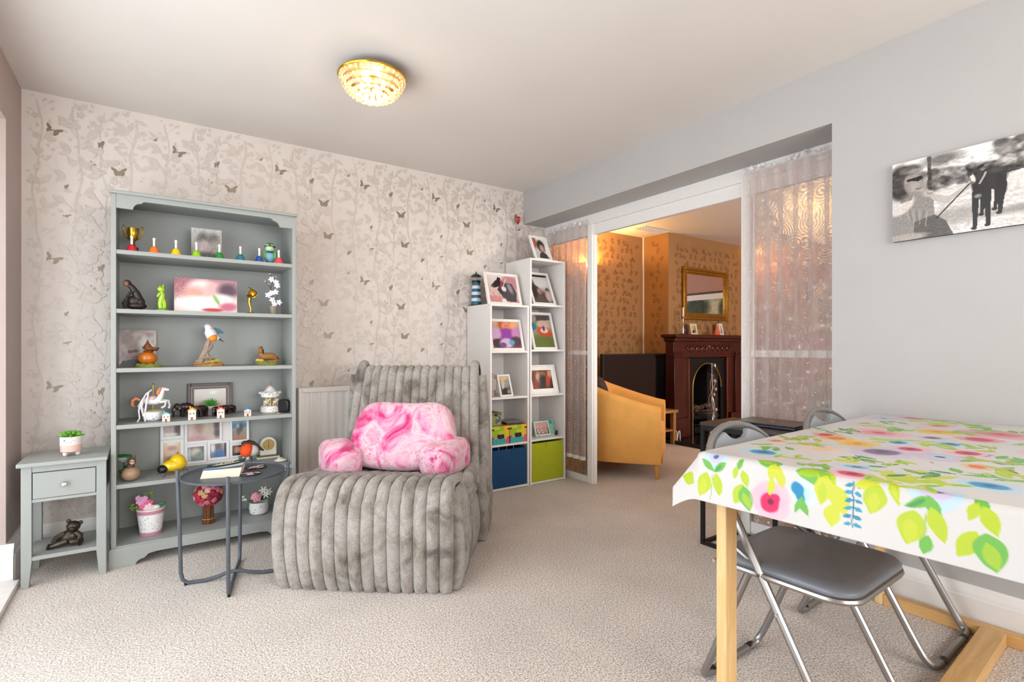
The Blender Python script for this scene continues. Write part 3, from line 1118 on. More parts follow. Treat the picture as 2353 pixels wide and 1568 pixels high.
mb().lathe([(0.020, 0), (0.023, 0.03), (0.026, 0.048), (0.023, 0.047), (0.0, 0.02)], n=16).build('vase', mat('smoked_pot', '#8d8171', 0.3), q)
mb().tube([(0, 0, 0.03), (-0.006, 0, 0.09), (-0.014, 0, 0.15), (-0.002, -0.004, 0.19), (-0.02, -0.006, 0.235)], 0.0018, 5).tube([(-0.012, 0, 0.15), (-0.028, -0.004, 0.175), (-0.042, -0.006, 0.192)], 0.0016, 5).tube([(-0.004, -0.003, 0.19), (0.012, -0.006, 0.22)], 0.0014, 5).tube([(0, 0, 0.05), (0.016, -0.004, 0.09), (0.022, -0.008, 0.12)], 0.0014, 5).build('stem', mat('orchid_stem', '#3f2f28', 0.6), q)
PET = mat('orchid_white', '#eae6ea', 0.6, var=0.03)
blossoms = [(0.004, -0.016, 0.060), (0.030, -0.010, 0.072), (-0.008, -0.016, 0.085), (-0.012, -0.014, 0.125), (-0.030, -0.012, 0.112), (0.010, -0.014, 0.132), (0.020, -0.012, 0.170), (0.014, -0.01, 0.190), (-0.012, -0.012, 0.205)]
for (x, y, z) in blossoms:
    B = mb()
    for k in range(5):
        a = 2 * PI * k / 5 + x * 40
        B.ell((x + 0.0095 * math.cos(a), y, z + 0.0095 * math.sin(a)), (0.0085, 0.003, 0.006), (0, -a, 0), 8, 5)
    B.ell((x, y - 0.004, z), 0.003, n=6, m=4)
    B.build('blossom', PET, q)
for (x, y, z) in [(-0.02, -0.006, 0.237), (-0.044, -0.006, 0.193), (0.013, -0.006, 0.222), (-0.026, -0.005, 0.178), (-0.004, -0.006, 0.222)]:
    mb().ell((x, y, z), 0.004, n=7, m=5).build('bud', mat('orchid_bud', '#e2cfc2', 0.5), q)

# --- shelf 3


def ph_man(p):
    p.grad('#b9a7a4', '#cfc3bd').grain(0.12, 9, 5).ell(0.5, 0.52, 0.22, 0.16, '#b8a8a2', soft=0.5).ell(0.42, 0.40, 0.20, 0.26, '#b49890', soft=0.4).poly([(0.24, 0.44), (0.24, 0.36), (0.56, 0.38), (0.56, 0.46)], '#4a4040', 0.9).ell(0.46, 0.25, 0.1, 0.03, '#8a6a66', soft=0.6).poly([(0.0, 0), (0.1, 0.14), (0.4, 0.2), (0.75, 0.12), (0.9, 0)], '#4b464a').ell(0.7, 0.5, 0.18, 0.3, '#eeeceb', soft=0.7)


q = thing('photo_board', 'sepia photo of a man in sunglasses behind the orange pot, third shelf', 'photo', (-0.060, 3.560, S3), 0, None, R(-3))
box('board', mat('photo_board_edge', '#c9c4bf', 0.6), q, -0.085, 0.085, 0.001, 0.008, 0, 0.20)
picture('photo', 0.168, 0.198, ph_man, q, 44, 50, (0, 0.0004, 0.001))
q = thing('dragon_pot', 'round orange pot with small brown dragon on a mossy base, third shelf', 'figurine', (-0.010, 3.40, S3))
MOSS = mat('moss_base', '#8f9a44', 0.7, var=0.35, vs=90)
B = mb()
B.lathe([(0.0, 0), (0.058, 0), (0.060, 0.008), (0.045, 0.014), (0.0, 0.016)], n=18)
for k in range(9):
    a = k * 0.7
    B.ell((0.045 * math.cos(a), 0.035 * math.sin(a), 0.012), (0.014, 0.012, 0.008), n=8, m=5)
B.build('base', MOSS, q)
mb().ell((-0.004, 0, 0.046), (0.044, 0.040, 0.036), n=20, m=12).build('pot', mat('orange_glaze', '#c8701c', 0.3, coat=0.4, var=0.15, vs=30), q)
DR = mat('dragon_brown', '#7a421e', 0.45, var=0.2, vs=50)
B = mb()
B.lathe([(0.020, 0.078), (0.024, 0.083), (0.018, 0.088)], n=14)
B.ell((0.002, -0.002, 0.099), (0.026, 0.018, 0.014), (0, 0.2, 0)).ell((0.028, -0.006, 0.097), (0.016, 0.012, 0.009)).ell((-0.004, 0, 0.112), (0.016, 0.014, 0.014))
B.cone((-0.004, 0, 0.118), (-0.004, 0, 0.146), 0.011, 0.001).cone((-0.018, 0, 0.10), (-0.028, 0, 0.110), 0.007, 0.001)
B.build('dragon', DR, q)
mb().ell((0.042, -0.010, 0.099), 0.006, n=8, m=5).ell((0.030, -0.02, 0.088), (0.012, 0.006, 0.004)).build('snout', mat('dragon_dark', '#4a2412', 0.4), q)

q = thing('kingfisher_figurine', 'kingfisher figurine perched on a driftwood stump, centre of third shelf', 'figurine', (0.268, 3.40, S3))
TW_ = mat('driftwood_glaze', '#9a8474', 0.5, var=0.3, vs=40)
B = mb()
B.lathe([(0.0, 0), (0.075, 0), (0.078, 0.008), (0.05, 0.016), (0.0, 0.018)], n=18)
for k in range(12):
    a = k * 0.55
    B.ell((0.058 * math.cos(a), 0.036 * math.sin(a), 0.013), (0.018, 0.014, 0.009), n=8, m=5)
B.build('base', mat('bark_base', '#b98a58', 0.6, var=0.45, vs=45), q)
for k in range(5):
    a = -2.3 + k * 0.5
    mb().ell((0.012 + 0.05 * math.cos(a) * 0.7, -0.03 + 0.01 * math.sin(a), 0.022 + 0.002 * k), (0.014, 0.008, 0.006), (0.2, 0.2 * k, 0.3)).build('leaf', mat('moss_leaf', '#b0a83c', 0.5, var=0.2), q)
B = mb()
B.tube([(-0.045, 0, 0.01), (-0.03, 0, 0.05), (-0.012, 0, 0.09), (-0.006, 0, 0.125), (0.006, -0.004, 0.152)], [0.022, 0.017, 0.018, 0.015, 0.010], 9)
B.tube([(0.02, 0, 0.02), (-0.004, -0.006, 0.055), (-0.012, -0.004, 0.08)], [0.010, 0.013, 0.010], 8)
B.tube([(-0.010, 0, 0.085), (0.012, -0.004, 0.108), (0.022, -0.006, 0.128)], [0.015, 0.010, 0.003], 8)
B.tube([(-0.06, -0.006, 0.022), (-0.02, -0.012, 0.048), (0.02, -0.012, 0.044), (0.05, -0.01, 0.028)], [0.010, 0.007, 0.006, 0.004], 8)
B.tube([(0.01, -0.01, 0.05), (0.026, -0.012, 0.066)], [0.005, 0.001], 6)
B.build('stump', TW_, q)
B = mb()
B.ell((0.012, -0.004, 0.178), (0.030, 0.026, 0.044), (0, -0.45, 0), 14, 10)
B.ell((-0.002, -0.002, 0.212), (0.022, 0.018, 0.026), (0, -0.3, 0))
B.build('body', mat('bird_white', '#e4e4e8', 0.45), q)
mb().ell((0.020, -0.016, 0.158), (0.024, 0.018, 0.022), (0, -0.4, 0)).build('breast', mat('bird_orange', '#e08a1c', 0.45), q)
mb().ell((0.040, -0.010, 0.158), (0.016, 0.013, 0.014), (0, 0.4, 0)).build('head', mat('bird_pale', '#cfd6d8', 0.4), q)
mb().cone((0.050, -0.012, 0.152), (0.078, -0.014, 0.132), 0.005, 0.0006).build('beak', mat('bird_beak', '#2b3236', 0.4), q)
mb().prism([(0.018, 0.20), (0.030, 0.218), (0.052, 0.212), (0.072, 0.194), (0.078, 0.184), (0.05, 0.180), (0.028, 0.172)], 0.004, 0.012, 'Y').prism([(-0.02, 0.188), (-0.026, 0.214), (-0.016, 0.224), (-0.012, 0.19)], -0.012, -0.004, 'Y').build('wing', mat('bird_teal', '#27606e', 0.4, var=0.25), q)

q = thing('foal_figurine', 'brown foal figurine lying on a grassy base, right end of third shelf', 'figurine', (0.575, 3.43, S3))
B = mb()
B.lathe([(0.0, 0), (0.062, 0), (0.064, 0.008), (0.05, 0.016), (0.0, 0.018)], n=18)
for k in range(11):
    a = k * 0.62
    B.ell((0.05 * math.cos(a), 0.036 * math.sin(a), 0.014), (0.015, 0.013, 0.009), n=8, m=5)
B.build('base', MOSS, q)
FO = mat('foal_brown', '#a4703a', 0.5, var=0.12)
B = mb()
B.tube([(-0.030, 0, 0.042), (0.0, 0, 0.050), (0.030, 0, 0.048), (0.050, 0.004, 0.038)], [0.019, 0.022, 0.023, 0.016], 12)
B.tube([(-0.028, 0, 0.05), (-0.036, 0, 0.072), (-0.036, -0.002, 0.090)], [0.015, 0.012, 0.010], 10)
B.tube([(-0.036, 0, 0.093), (-0.036, -0.010, 0.084), (-0.037, -0.017, 0.072)], [0.012, 0.010, 0.006], 9)
B.cone((-0.044, 0, 0.096), (-0.050, 0.002, 0.115), 0.005, 0.001).cone((-0.028, 0, 0.096), (-0.020, 0.002, 0.113), 0.005, 0.001)
B.tube([(0.045, -0.010, 0.035), (0.058, -0.016, 0.024), (0.03, -0.024, 0.022), (0.0, -0.026, 0.020)], [0.011, 0.008, 0.006, 0.006], 8)
B.tube([(-0.03, -0.014, 0.035), (-0.046, -0.022, 0.024), (-0.02, -0.028, 0.021)], [0.010, 0.007, 0.006], 8)
B.build('body', FO, q)
B = mb()
B.tube([(-0.034, 0.010, 0.108), (-0.024, 0.008, 0.090), (-0.020, 0.006, 0.068), (-0.018, 0.004, 0.058)], [0.005, 0.007, 0.006, 0.003], 7)
B.tube([(0.058, 0.004, 0.045), (0.062, -0.006, 0.030), (0.056, -0.012, 0.022)], [0.004, 0.005, 0.002], 6)
B.build('mane', mat('foal_mane', '#3c2414', 0.6), q)
mb().ell((-0.052, -0.02, 0.028), (0.014, 0.010, 0.010)).ell((-0.034, -0.028, 0.026), (0.014, 0.010, 0.009)).build('flower', mat('sand_yellow', '#d8b45c', 0.6), q)

# --- shelf 4
q = thing('carousel_horse', 'white china carousel horse on gold pole, left of fourth shelf', 'figurine', (0.010, 3.375, S4))
CH, PK = mat('horse_china', '#e6e4e2', 0.25), mat('rose_china', '#d8b7bb', 0.3)
mb().lathe([(0.030, 0), (0.044, 0.010), (0.048, 0.03), (0.050, 0.046), (0.054, 0.050), (0.040, 0.056), (0.0, 0.058)], n=20).build('base', m_bucket('blue_rose_china', ['#9fb0d8', '#d8b7bb', '#c8cfe6'], 60, 0.35, '#e8e4e4'), q)
mb().lathe([(0.050, 0.050), (0.053, 0.053), (0.030, 0.060)], n=20).build('gilt_rim', mat('gilt', '#cdbd8c', 0.35, 0.5), q)
mb().cone((0, 0, 0.055), (0, 0, 0.190), 0.0028).lathe([(0, 0.188), (0.006, 0.192), (0.004, 0.198), (0, 0.2)], n=10).build('pole', GOLD, q)
B = mb()
B.tube([(-0.042, 0, 0.108), (-0.016, 0, 0.106), (0.014, 0, 0.104), (0.032, 0, 0.108)], [0.018, 0.022, 0.021, 0.016], 12)
B.tube([(0.026, 0, 0.112), (0.038, 0, 0.138), (0.042, 0, 0.160)], [0.016, 0.012, 0.010], 10)
B.tube([(0.038, 0, 0.166), (0.054, 0, 0.164), (0.070, 0, 0.160)], [0.011, 0.009, 0.006], 9)
B.tube([(0.030, -0.008, 0.098), (0.056, -0.010, 0.098), (0.052, -0.010, 0.074), (0.036, -0.010, 0.066)], [0.009, 0.007, 0.005, 0.006], 8)
B.tube([(0.036, 0.008, 0.104), (0.068, 0.010, 0.100), (0.074, 0.010, 0.074), (0.070, 0.010, 0.060)], [0.009, 0.007, 0.005, 0.006], 8)
B.tube([(-0.046, -0.008, 0.104), (-0.054, -0.010, 0.078), (-0.040, -0.010, 0.058), (-0.046, -0.01, 0.046)], [0.011, 0.007, 0.005, 0.006], 8)
B.tube([(-0.046, 0.008, 0.104), (-0.062, 0.010, 0.080), (-0.056, 0.010, 0.060)], [0.010, 0.007, 0.005], 8)
B.build('horse', CH, q)
mb().tube([(0.034, 0, 0.174), (0.026, 0, 0.156), (0.020, 0, 0.136)], [0.008, 0.012, 0.008], 8).tube([(-0.056, 0, 0.112), (-0.074, 0, 0.122), (-0.088, 0, 0.110), (-0.090, 0, 0.085), (-0.080, 0, 0.078)], [0.007, 0.009, 0.008, 0.007, 0.002], 8).build('mane_and_tail', mat('horse_mane', '#cf7f52', 0.45), q)
mb().ell((-0.006, 0, 0.118), (0.024, 0.024, 0.017)).build('saddle', PK, q)
mb().tube([(-0.006, -0.022, 0.165), (-0.03, -0.026, 0.145), (-0.052, -0.03, 0.105), (-0.062, -0.032, 0.06), (-0.058, -0.034, 0.02), (-0.068, -0.036, 0.002)], 0.0035, 6).tube([(-0.02, -0.026, 0.152), (-0.03, -0.03, 0.09), (-0.036, -0.034, 0.04), (-0.034, -0.036, 0.002)], 0.0045, 6).tube([(-0.045, -0.028, 0.12), (-0.05, -0.032, 0.07), (-0.042, -0.034, 0.03)], 0.004, 6).build('ribbon', mat('ribbon_cream', '#e9e2e2', 0.5), q)

houses = [('turquoise roofed', '#5fb8bf', 0.067, 0.034, 0.050, 'nearest the carousel horse'), ('orange roofed', '#e8902c', 0.183, 0.036, 0.068, 'before the elephants'), ('red roofed', '#cf3c3c', 0.318, 0.036, 0.062, 'before the succulent'), ('blue roofed', '#3c86bf', 0.452, 0.034, 0.046, 'apart on the right')]
for hn, hc_, x, w_, h_, pos in houses:
    q = thing('toy_house', 'tiny pale clay house, %s, %s on the fourth shelf' % (hn, pos), 'toy house', (x, 3.297, S4), R(-6), 'tiny clay houses')
    mb().box(-w_ / 2, w_ / 2, -0.014, 0.014, 0, h_ * 0.72).prism([(-w_ / 2, h_ * 0.72), (w_ / 2, h_ * 0.72), (0, h_ * 0.93)], -0.014, 0.014, 'Y').build('wall', mat('house_cream', '#e6d2c4', 0.6), q)
    B = mb()
    for s in (-1, 1):
        B.prism([(0, h_), (0, h_ * 0.9), (s * (w_ / 2 + 0.003), h_ * 0.67), (s * (w_ / 2 + 0.003), h_ * 0.77)], -0.016, 0.016, 'Y')
    B.box(-0.012, -0.006, -0.003, 0.003, h_ * 0.85, h_ * 1.08)
    B.build('roof', mat('roof_' + hn.replace(' ', '_'), hc_, 0.5), q)
    mb().box(-0.005, 0.004, -0.0148, -0.0138, 0.0, 0.015).build('door', mat('house_door', '#8a4f44', 0.6), q)
    for sx in (-1, 1):
        box('window', mat('house_window', '#4a3a3a', 0.4), q, sx * 0.008 - 0.003, sx * 0.008 + 0.003, -0.0148, -0.0138, h_ * 0.45, h_ * 0.55)

EB = mat('ebony', '#2f211b', 0.25, var=0.2, vs=40, coat=0.3)


def elephant(label, loc, rz, s):
    q = thing('elephant_figurine', label, 'figurine', loc, rz, 'carved wooden elephants')
    B = mb()
    B.tube([(-0.034, 0, 0.058), (-0.018, 0, 0.062), (0.010, 0, 0.060), (0.034, 0, 0.052), (0.044, 0, 0.044)], [0.016, 0.026, 0.028, 0.024, 0.010], 12)
    for x, y in ((-0.02, -0.013), (-0.02, 0.013), (0.028, -0.013), (0.028, 0.013)):
        B.tube([(x, y, 0.05), (x, y, 0.02), (x, y, 0)], [0.013, 0.010, 0.011], 8)
    B.tube([(0.044, 0, 0.05), (0.050, 0, 0.03), (0.048, 0, 0.02)], [0.004, 0.003, 0.002], 5)
    B.build('body', EB, q)
    B = mb()
    B.ell((-0.048, 0, 0.066), (0.020, 0.018, 0.021))
    B.tube([(-0.062, 0, 0.060), (-0.070, 0, 0.040), (-0.068, 0, 0.018), (-0.066, 0, 0.003)], [0.011, 0.008, 0.006, 0.005], 8)
    B.build('head', EB, q)
    for sy in (-1, 1):
        mb().ell((-0.036, sy * 0.019, 0.064), (0.014, 0.004, 0.019), (sy * 0.3, 0, 0)).build('ear', EB, q)
        mb().tube([(-0.060, sy * 0.010, 0.052), (-0.072, sy * 0.013, 0.044)], [0.0025, 0.001], 5).build('tusk', PORC, q)
    q.scale = (s, s, s)
    return q


elephant('large dark carved elephant facing left, leftmost of the herd', (0.163, 3.470, S4), 0.15, 0.88)
elephant('mid brown carved elephant standing behind the orange roofed house', (0.236, 3.405, S4), 0.75, 0.76)
elephant('carved elephant in front of the succulent, trunk forward', (0.306, 3.405, S4), 1.1, 0.62)
elephant('small brown carved elephant to the right of the succulent', (0.356, 3.455, S4), 0.5, 0.62)
elephant('smallest black carved elephant at the right end of the herd', (0.392, 3.500, S4), 0.3, 0.56)
q = thing('succulent_pot', 'small white pot of spiky green succulent among the elephants', 'plant', (0.284, 3.468, S4))
mb().lathe([(0.018, 0), (0.022, 0.04), (0.024, 0.052), (0.020, 0.05), (0.0, 0.045)], n=16).build('pot', PORC, q)
SG = mat('succulent_green', '#4f9a3c', 0.45, var=0.2)
rs = random.Random(3)
for k in range(20):
    a, el = k * 2.4, 0.25 + 1.2 * (k / 20)
    L = 0.050
    dx, dz = math.cos(el) * L, math.sin(el) * L
    mb().tube([(0, 0, 0.050), (dx * 0.6 * math.cos(a), dx * 0.6 * math.sin(a), 0.05 + dz * 0.6), (dx * math.cos(a), dx * math.sin(a), 0.05 + dz)], [0.004, 0.005, 0.0006], 6).build('leaf', SG, q)


def ph_pale(p):
    p.grad('#e3e1d8', '#cfc0b2').ell(0.6, 0.8, 0.12, 0.1, '#f2f0ea', soft=0.8).ell(0.4, 0.2, 0.4, 0.16, '#b9a088', soft=0.9)


q = thing('framed_picture', 'dark brown framed pale picture behind the carved elephants', 'picture frame', (0.290, 3.553, S4), 0, None, R(-6))
ring_frame(mb(), 0.232, 0.178, 0.018, 0.018).build('frame', mat('dark_frame', '#33231f', 0.35), q, bevel=0.002)
ring_frame(mb(), 0.196, 0.142, 0.005, 0.012, 0.003, 0.018).build('inner_trim', mat('frame_rose', '#a98a80', 0.4), q)
ring_frame(mb(), 0.186, 0.132, 0.010, 0.010, 0.006, 0.023).build('slip', mat('dark_frame', '#33231f', 0.35), q)
picture('picture', 0.168, 0.114, ph_pale, q, 30, 24, (0, 0.012, 0.032))

q = thing('carousel_ornament', 'white china roundabout ornament with gilt horses, fourth shelf', 'ornament', (0.588, 3.400, S4))
CR = m_bucket('sprigged_china', ['#8f9fc8', '#b98a5a', '#d0c8c0'], 85, 0.28, '#eae6e0')
mb().lathe([(0.048, 0), (0.054, 0.006), (0.054, 0.028), (0.049, 0.034), (0.050, 0.040), (0.0, 0.042)], n=24).build('base', CR, q)
mb().cone((0, 0, 0.04), (0, 0, 0.095), 0.008).build('column', mat('gilt', '#cdbd8c'), q)
B = mb()
B.lathe([(0.040, 0.090), (0.050, 0.094), (0.056, 0.118), (0.050, 0.120), (0.030, 0.132), (0.020, 0.148), (0.008, 0.158), (0.0, 0.160)], n=24)
for k in range(10):
    a = 2 * PI * k / 10
    B.ell((0.053 * math.cos(a), 0.053 * math.sin(a), 0.119), (0.012, 0.012, 0.007), n=8, m=5)
B.build('canopy', CR, q)
mb().lathe([(0.0, 0.158), (0.007, 0.162), (0.004, 0.168), (0.006, 0.173), (0.0, 0.181)], n=10).build('finial', mat('rose_gold', '#b9806a', 0.4), q)
for k in range(4):
    a = -2.4 + k * 1.55
    x, y = 0.034 * math.cos(a), 0.034 * math.sin(a)
    B = mb()
    B.ell((x, y, 0.064), (0.013, 0.008, 0.009)).tube([(x + 0.008, y, 0.066), (x + 0.014, y, 0.080), (x + 0.020, y - 0.002, 0.078)], [0.006, 0.005, 0.003], 7)
    B.tube([(x - 0.008, y, 0.06), (x - 0.012, y, 0.044)], 0.003, 6).tube([(x + 0.008, y, 0.06), (x + 0.014, y, 0.048)], 0.003, 6).cone((x, y, 0.04), (x, y, 0.094), 0.0016)
    B.build('horse', mat('horse_cream', '#dcc9a6', 0.35, var=0.2), q)
q = thing('smart_speaker', 'small black rounded speaker leaning at the right end of fourth shelf', 'speaker', (0.655, 3.345, S4), R(-50))
mb().ell((0, 0, 0.040), (0.036, 0.016, 0.040), None, 20, 12, 0.55).build('body', BLACK, q)
mb().ell((0, -0.0125, 0.040), (0.029, 0.006, 0.033), None, 18, 8, 0.6).build('grille', mat('speaker_cloth', '#1c1c1e', 0.9, bump=0.3, bs=600), q)
q = thing('pebble_charm', 'tiny pink pebble charm lying before the black speaker', 'charm', (0.612, 3.288, S4))
mb().ell((0, 0, 0.0035), (0.008, 0.005, 0.0035)).build('pebble', mat('pink_pebble', '#d8a898', 0.4), q)
mb().tube([(0.008, 0, 0.003), (0.014, 0, 0.006), (0.018, 0, 0.003), (0.013, 0, 0.0015)], 0.0008, 5, True).build('loop', SILVER, q)

# --- shelf 5
q = thing('owl_pot', 'round tan pot with a small owl head, left of fifth shelf', 'figurine', (-0.085, 3.335, S5))
mb().ell((0, 0, 0.036), (0.041, 0.038, 0.036), n=20, m=12).build('body', mat('tan_pot', '#a58668', 0.35, var=0.05), q)
B = mb()
B.lathe([(0.018, 0.066), (0.016, 0.082), (0.018, 0.086)], n=14).ell((0.004, -0.002, 0.100), (0.019, 0.017, 0.021))
B.cone((-0.008, 0, 0.112), (-0.012, 0, 0.128), 0.006, 0.001).cone((0.014, 0, 0.112), (0.020, 0, 0.134), 0.006, 0.001)
B.build('head', mat('owl_brown', '#5b4032', 0.5, var=0.25), q)
mb().ell((0.006, -0.016, 0.098), (0.011, 0.004, 0.013)).build('face', mat('owl_face', '#c9a88c', 0.5), q)
mb().ell((0.001, -0.021, 0.101), 0.003, n=7, m=5).ell((0.011, -0.021, 0.101), 0.003, n=7, m=5).build('eye', BLACK, q)
q = thing('leaf_ornament', 'green leafy ornament with pale cup behind the tan owl pot', 'ornament', (-0.118, 3.405, S5))
mb().tube([(0, 0, 0), (0.004, 0, 0.05), (0, 0, 0.10)], 0.004, 6).build('stem', mat('leaf_dark', '#1f6a3c', 0.4), q)
mb().lathe([(0.006, 0.086), (0.024, 0.100), (0.030, 0.116), (0.027, 0.114), (0.0, 0.095)], n=16).build('cup', mat('pale_mint', '#c9d6cc', 0.4), q)
mb().ell((0.006, -0.004, 0.120), (0.036, 0.026, 0.008), (0.1, 0.1, 0)).build('leaf', mat('leaf_green', '#1f7a44', 0.35), q)
mb().ell((0.02, -0.004, 0.070), (0.022, 0.012, 0.006), (0, -0.5, 0)).build('leaf', mat('leaf_green', '#1f7a44', 0.35), q)
mb().ell((-0.004, -0.01, 0.042), (0.016, 0.010, 0.010), (0, 0.4, 0)).build('leaf', mat('leaf_green', '#1f7a44', 0.35), q)

q = thing('bee_ornament', 'shiny yellow metal bee ornament with wire legs on the fifth shelf', 'ornament', (0.098, 3.385, S5), R(12))
YE = mat('bee_yellow', '#f0c40a', 0.22, coat=0.6, var=0.03)
mb().ell((0.008, 0, 0.048), (0.062, 0.042, 0.033), (0, -0.06, 0), 20, 12).build('body', YE, q)
mb().lathe([(0.042, -0.02), (0.036, 0.004), (0.024, 0.018), (0.010, 0.026), (0.0, 0.028)], (0.024, 0.004, 0.078), 18).build('dome', YE, q)
mb().ell((0.024, 0.004, 0.110), 0.004, n=8, m=5).build('knob', BLACK, q)
mb().ell((-0.050, -0.012, 0.036), (0.024, 0.028, 0.022), (0, -0.3, 0.3), 14, 9).build('head', BLACK, q)
mb().ell((-0.058, -0.030, 0.036), (0.006, 0.005, 0.007), n=8, m=5).ell((-0.064, -0.012, 0.037), (0.005, 0.006, 0.007), n=8, m=5).build('eye', PORC, q)
mb().box(-0.030, -0.004, -0.020, 0.010, 0.0640, 0.0656, rot=(0.0, -0.2, 0.2)).box(0.0, 0.008, -0.036, -0.030, 0.03, 0.05).build('stripe', BLACK, q)
for i, (x, s) in enumerate([(-0.03, -1), (0.012, -1), (0.046, -1), (-0.03, 1), (0.012, 1), (0.046, 1)]):
    mb().tube([(x, s * 0.026, 0.034), (x + (i % 3 - 1) * 0.010, s * 0.046, 0.026), (x + (i % 3 - 1) * 0.018, s * 0.050, 0.004), (x + (i % 3 - 1) * 0.03, s * 0.056, 0.001)], 0.0014, 5).build('leg', BLACKM, q)


# collage frame: seven apertures
def blur(cols):
    def f(p):
        p.grad(cols[0], cols[1])
        for i, (cx, cy, rx, ry, c) in enumerate(cols[2:]):
            p.ell(cx, cy, rx, ry, c, soft=0.9)
        p.grain(0.03, 14)
    return f


q = thing('photo_collage', 'white multi photo collage frame standing behind the yellow bee', 'photo frame', (0.270, 3.555, S5), 0, None, R(-4))
box('back_board', WLAM, q, -0.226, 0.226, 0.006, 0.016, 0.0, 0.275)
cells = [(-0.226, -0.115, 0.165, 0.275, 0.015, blur(['#b9a9a8', '#c9bcb9', (0.85, 0.6, 0.2, 0.8, '#5f5252'), (0.4, 0.1, 0.4, 0.12, '#e8e2e0')])),
         (-0.226, -0.115, 0.005, 0.158, 0.015, blur(['#e6d0b0', '#cfa070', (0.5, 0.95, 0.3, 0.08, '#f2ece6'), (0.5, 0.72, 0.25, 0.1, '#c9908a'), (0.5, 0.45, 0.3, 0.2, '#ddc9b8'), (0.5, 0.2, 0.36, 0.16, '#b07a4a')])),
         (-0.108, 0.080, 0.128, 0.275, 0.012, blur(['#d8c8c2', '#d9bdb9', (0.4, 0.65, 0.2, 0.35, '#b08f86'), (0.7, 0.6, 0.22, 0.5, '#cdbda8'), (0.92, 0.8, 0.1, 0.4, '#574650'), (0.3, 0.1, 0.3, 0.14, '#c99aa0'), (0.93, 0.3, 0.1, 0.2, '#5a4852')])),
         (-0.108, 0.000, 0.012, 0.120, 0.013, blur(['#7d7470', '#8a8f8c', (0.5, 0.6, 0.3, 0.3, '#d9d3c8'), (0.72, 0.35, 0.3, 0.25, '#8fa09c'), (0.1, 0.4, 0.1, 0.6, '#c9cfcf')])),
         (0.006, 0.116, 0.020, 0.128, 0.013, blur(['#b9b0b0', '#8d8088', (0.5, 0.75, 0.22, 0.3, '#7a6468'), (0.55, 0.2, 0.34, 0.34, '#4a78b0'), (0.15, 0.7, 0.14, 0.3, '#e2e2e6'), (0.95, 0.6, 0.08, 0.6, '#4a3440')])),
         (0.122, 0.226, 0.112, 0.275, 0.013, blur(['#6fb2d6', '#a8764e', (0.5, 0.62, 0.8, 0.10, '#3f78a8'), (0.45, 0.45, 0.14, 0.22, '#5a4a44'), (0.62, 0.55, 0.13, 0.18, '#4a3a38'), (0.4, 0.62, 0.1, 0.1, '#b0b8b4')])),
         (0.122, 0.226, 0.020, 0.106, 0.013, blur(['#8a5f52', '#6e4a40', (0.35, 0.5, 0.22, 0.34, '#d4a090'), (0.7, 0.55, 0.2, 0.36, '#dcae94'), (0.6, 0.1, 0.5, 0.12, '#3c2a28')]))]
for (x0, x1, z0, z1, bd, fn) in cells:
    B = ring_frame(mb(), x1 - x0, z1 - z0, bd, 0.012, -0.004, z0)
    o = B.build('aperture_frame', UPVC, q, bevel=0.001)
    o.location = ((x0 + x1) / 2, 0, 0)
    picture('photo', x1 - x0 - 2 * bd, z1 - z0 - 2 * bd, fn, q, 26, 26, ((x0 + x1) / 2, 0.004, z0 + bd))

q = thing('robin_ornament', 'robin ornament with orange breast and wire feet before the collage frame', 'ornament', (0.478, 3.435, S5), 0)
mb().ell((0.012, 0, 0.078), (0.042, 0.030, 0.034), (0, 0.35, 0), 16, 10).build('body', mat('robin_white', '#d5cfc9', 0.7), q)
mb().ell((-0.014, -0.010, 0.082), (0.036, 0.030, 0.042), (0, 0.25, 0), 16, 10).build('breast', mat('robin_orange', '#e8501c', 0.8, var=0.12), q)
mb().ell((-0.016, 0.004, 0.118), (0.026, 0.024, 0.018), (0, 0.2, 0)).tube([(-0.01, 0.008, 0.122), (0.02, 0.012, 0.108), (0.05, 0.012, 0.088), (0.082, 0.012, 0.066)], [0.020, 0.022, 0.014, 0.004], 9).build('back', mat('robin_brown', '#4a3a30', 0.8), q)
mb().cone((-0.042, -0.004, 0.108), (-0.060, -0.006, 0.108), 0.006, 0.0008).build('beak', BLACK, q)
mb().ell((-0.030, -0.024, 0.112), 0.0035, n=8, m=5).build('eye', BLACK, q)
for s in (-1, 1):
    mb().tube([(0.01, s * 0.012, 0.05), (0.016, s * 0.014, 0.02), (0.012, s * 0.016, 0.001)], 0.0014, 5).tube([(-0.008, s * 0.016, 0.0012), (0.032, s * 0.018, 0.0012)], 0.0012, 5).build('leg', BLACKM, q)
q = thing('mantel_clock', 'small cream arched clock with brass dial, right end of fifth shelf', 'clock', (0.600, 3.545, S5))
CR_ = mat('clock_cream', '#e8e3d2', 0.4)
mb().prism([(-0.046, 0.02)] + [(-0.046, 0.085)] + arc(0, 0.085, 0.046, 180, 0, 14)[1:] + [(0.046, 0.02)], -0.018, 0.018, 'Y').build('case', CR_, q, bevel=0.002)
box('base', CR_, q, -0.066, 0.066, -0.026, 0.026, 0, 0.010, 0.002)
box('base_trim', mat('clock_trim', '#6a6048', 0.4), q, -0.060, 0.060, -0.023, 0.023, 0.010, 0.020)
o = mb().lathe([(0.0, 0), (0.035, 0), (0.036, 0.004), (0.0, 0.004)], n=28).build('dial', mat('clock_dial', '#b89a5c', 0.35, 0.4), q)
o.location = (0, -0.018, 0.085)
o.rotation_euler = (R(90), 0, 0)
mb().tube([(0.035 * math.cos(a), -0.021, 0.085 + 0.035 * math.sin(a)) for a in np.linspace(0, 2 * PI, 33)[:-1]], 0.0022, 6, True).build('bezel', CR_, q)
